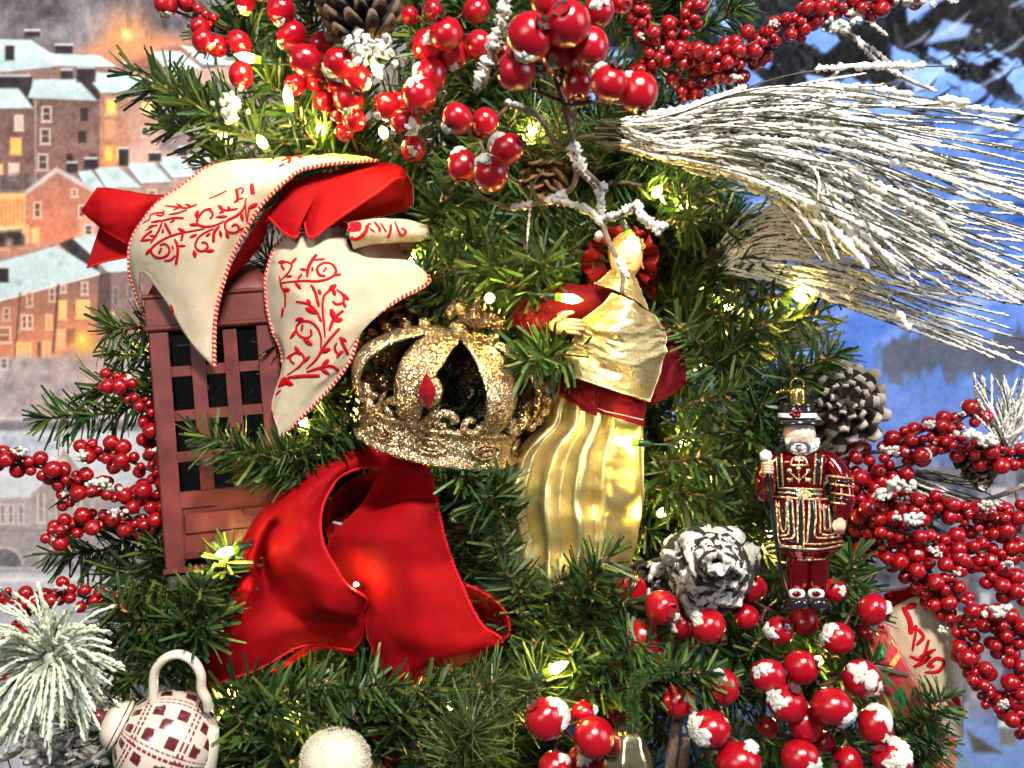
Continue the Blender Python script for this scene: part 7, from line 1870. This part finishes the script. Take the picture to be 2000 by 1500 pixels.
# --- plaid foil ribbon
def plaid(o, nu, nv, fu=2.6, fv=1.2):
    me = o.data; n = len(me.vertices); at = me.color_attributes.new('Col', 'FLOAT_COLOR', 'POINT'); arr = np.ones((n, 4), np.float32)
    for i in range(n):
        k = i % (nu * nv); u = (k // nv) / (nu - 1) * fu; v = (k % nv) / (nv - 1) * fv
        c = np.array([.66, .06, .085])
        if abs(u % 1 - .5) < .17: c = c * .55 + np.array([.04, .16, .06]) * .45 if abs(v % 1 - .5) > .17 else np.array([.03, .17, .07])
        elif abs(v % 1 - .5) < .13: c = np.array([.40, .05, .05])
        if abs(u % 1 - .92) < .05 or abs(v % 1 - .92) < .05: c = np.array([.80, .58, .16])
        arr[i, :3] = c
    at.data.foreach_set('color', arr.ravel())
M['plaid'] = attr_mat('plaid_foil', rough=.28, spec=.6, **{'Coat Weight': .5, 'Coat Roughness': .15, 'Thin Film Thickness': 420.0})
pl = thing('plaid_ribbon', 'shiny red plaid ribbon with green and gold stripes', 'ribbon', P(1770, 1400, -4), 'ribbons on the tree')
r1 = ribbon(pl, 'ribbon_fold', [[(1722, 1216, 0), (1706, 1240, -2), (1688, 1264, 4)], [(1745, 1256, -12), (1722, 1290, -8), (1700, 1310, 0)], [(1775, 1312, -16), (1745, 1350, -8), (1718, 1370, 0)], [(1810, 1380, -14), (1775, 1410, -8), (1740, 1430, 0)], [(1840, 1440, -10), (1810, 1460, -6), (1780, 1480, 0)]], ('plaid', 'plaid'), 90, 60, wrinkle=.0008, wseed=95)
plaid(r1['obj'], 90, 60)
r2 = ribbon(pl, 'ribbon_fold', [[(1722, 1216, 0), (1732, 1224, 6), (1740, 1236, 14)], [(1745, 1256, -12), (1756, 1268, 0), (1766, 1290, 12)], [(1775, 1312, -16), (1786, 1330, -2), (1794, 1350, 12)], [(1810, 1380, -14), (1816, 1398, -2), (1820, 1420, 12)]], ('plaid', 'plaid'), 60, 30, wrinkle=.0005, wseed=96)
plaid(r2['obj'], 60, 30, 2.6, .5)
r3 = ribbon(pl, 'ribbon_tail', [[(1790, 1440, 2), (1830, 1430, -2), (1866, 1440, 6)], [(1800, 1480, 0), (1830, 1480, -6), (1866, 1470, 4)], [(1806, 1530, 0), (1836, 1530, -4), (1860, 1530, 4)]], ('plaid', 'plaid'), 50, 50, wrinkle=.001, wseed=97)
plaid(r3['obj'], 50, 50, 2, 1.3)

# ------------------------------------------------------------------ fairy lights
def bulb_mat():
    m, nt, b, out = new_mat('warm_bulb_glow')
    b.inputs['Base Color'].default_value = (.9, .8, .5, 1); b.inputs['Roughness'].default_value = .1
    b.inputs['Emission Color'].default_value = (1.0, .68, .16, 1)
    tc = N(nt, 'ShaderNodeTexCoord'); sx = N(nt, 'ShaderNodeSeparateXYZ'); nt.links.new(tc.outputs['Object'], sx.inputs[0])
    mr = N(nt, 'ShaderNodeMapRange', interpolation_type='SMOOTHSTEP'); mr.inputs['From Min'].default_value = .002; mr.inputs['From Max'].default_value = .0135; mr.inputs['To Min'].default_value = 520.0; mr.inputs['To Max'].default_value = 1.3
    nt.links.new(sx.outputs['Z'], mr.inputs['Value']); nt.links.new(mr.outputs[0], b.inputs['Emission Strength'])
    return m
M['bulb'] = bulb_mat()
M['collar'] = simple('lime_collar', (.22, .42, .02), .3, noise=.1, **{'Transmission Weight': .3})
M['socket'] = simple('green_socket', (.015, .05, .02), .35, noise=.2, nscale=300)
def bulb_parts():
    b = MB(); b.lathe([(.0028, .000), (.0034, .0025), (.0037, .0055), (.0035, .0085), (.0028, .012), (.0018, .0145), (.0008, .0165), (.00005, .0172)], Matrix(), 14)
    c = MB(); c.lathe([(.0030, -.0055), (.0034, -.005), (.0034, 0), (.0027, .0006)], Matrix(), 14)
    s = MB(); s.lathe([(.0003, -.017), (.0021, -.0165), (.0026, -.012), (.0029, -.0055), (.0022, -.005)], Matrix(), 12)
    return b.mesh('bulb', [M['bulb']]), c.mesh('collar', [M['collar']]), s.mesh('socket', [M['socket']])
BP = bulb_parts()
def fairy(label, px, py, d, dirv):
    """dirv: (x right, y up, z to the viewer) of the tip"""
    c = P(px, py, d)
    th = thing('fairy_light', label, 'fairy light', c, 'warm white string lights')
    th.scale = (.76, .76, .76)
    q = Vector((dirv[0], -dirv[2], dirv[1])).to_track_quat('Z', 'Y'); th.rotation_mode = 'QUATERNION'; th.rotation_quaternion = q
    for me, nm in zip(BP, ('bulb', 'collar', 'socket')):
        o = link(nm, me, th); o.location = (0, 0, -.008)
    w = MB(); w.tube([Vector((0, 0, -.024)), Vector((.0005, 0, -.030)), Vector((.002, .001, -.038)), Vector((.004, -.002, -.046))], .0008, 6)
    o = link('wire', w.mesh('wire', [M['socket']]), th)
    return th
for a in [
    ('lit bulb lying level under the upper left berries', 478, 111, -14, (-1, .15, .2)), ('lit bulb pointing up among the yellow lit needles beside the berries', 562, 186, -12, (-.1, 1, .3)), ('lit bulb just above the cream ribbon loop', 510, 275, -14, (-.1, .3, 1)),
    ('lit bulb under the snowy base of the top pine cone', 738, 140, -30, (.4, -.8, .4)), ('lit bulb behind the hanging snow capped berries', 748, 256, -4, (0, .2, 1)), ('lit bulb just above the finial of the gold crown', 957, 581, -34, (.1, .1, 1)),
    ('lit bulb across the burgundy sleeve of the doll', 1118, 584, -42, (1, -.15, .2)), ('lit bulb over the face of the doll', 1240, 478, -44, (.35, -.8, .4)), ('lit bulb resting on the gold robe', 1213, 862, -44, (-1, .1, .2)),
    ('lit bulb at the tree edge under the thin frosted spray', 1566, 582, 0, (.8, -.5, .4)), ('lit bulb beside the foot of the lantern', 436, 1080, -30, (-.6, -.1, .8)), ('lit bulb peeping between the two red velvet folds', 694, 1141, -10, (-.2, .3, 1)),
    ('lit bulb behind the tip of the cream ribbon tail', 592, 822, 12, (.1, .5, .8)), ('lit bulb deep in the needles below the velvet ribbon', 552, 1396, 0, (-.6, .1, .8)), ('lit bulb with lime collar pointing up to the right under the robe', 1092, 1302, -40, (.86, .5, .2)),
    ('lit bulb hidden beside the guard coat', 1506, 1034, 20, (.1, .6, .6)), ('added lit bulb in the needles left of the frosted spray', 1335, 402, 34, (.2, .3, .9)),  # the bulb left of the frosted spray is added for warm glow
    ('added lit bulb behind the needles over the olive pine cone', 700, 800, 50, (.2, .4, .8)), ('added lit bulb in the needles below the robe', 1180, 1330, 20, (.2, .4, .8)), ('added lit bulb behind the sprig left of the doll robe', 950, 1090, 34, (.2, .5, .8)), ('added lit bulb in the needles right of the doll coat', 1370, 720, 34, (.3, .3, .9)),  # added bulbs, set inside the tree so the needles glow yellow green
    ('added lit bulb in the needles under the biggest berries', 1040, 250, 40, (0, .3, 1)), ('added lit bulb in the needles left of the guard', 1440, 910, 40, (.2, .2, .9)), ('added lit bulb behind the big berries in the lower corner', 1600, 1290, 30, (.2, .3, .9)), ('added lit bulb in the needles above the teapot', 380, 1200, 24, (-.2, .5, .8)), ('added lit bulb behind the sprig at the lantern side', 300, 660, 62, (-.3, .3, .9)),
    ('added lit bulb in the needles below the frosted needle base', 1285, 372, 32, (.2, .3, .9)), ('added lit bulb behind the berries below the pine cone', 626, 250, 26, (.1, .3, .9)), ('added lit bulb in the needles right of the crown finial', 1010, 612, 28, (.1, .3, .9)), ('added lit bulb in the needles at the bottom centre', 1055, 1352, 16, (.1, .4, .9)),  # more added bulbs, to warm the needles at centre and below
    ('added lit bulb behind the fine needled tuft at the bottom', 880, 1378, 20, (.1, .4, .9)), ('added lit bulb in the needles right of the teapot handle', 455, 1352, 16, (.1, .4, .9)), ('added lit bulb in the needles beside the robe edge', 1296, 1000, 30, (.2, .3, .9)), ('added lit bulb in the shaded needles right of the ribbon roll', 905, 470, 44, (.1, .3, .9)), ('added lit bulb in the needles beside the frosted tuft', 1425, 596, 36, (.2, .3, .9)), ('added lit bulb in the needles below the doll coat', 1340, 862, 34, (.2, .3, .9)),
    ('added lit bulb behind the upper left sprig', 430, 260, 46, (-.3, .3, .9)), ('added lit bulb behind the ribbon roll', 805, 505, 48, (.1, -.1, -.6))]:  # both added for glow among the needles
    t_ = fairy(*a)
    if 'velvet folds' in a[0]: t_.scale = (.36, .36, .36)
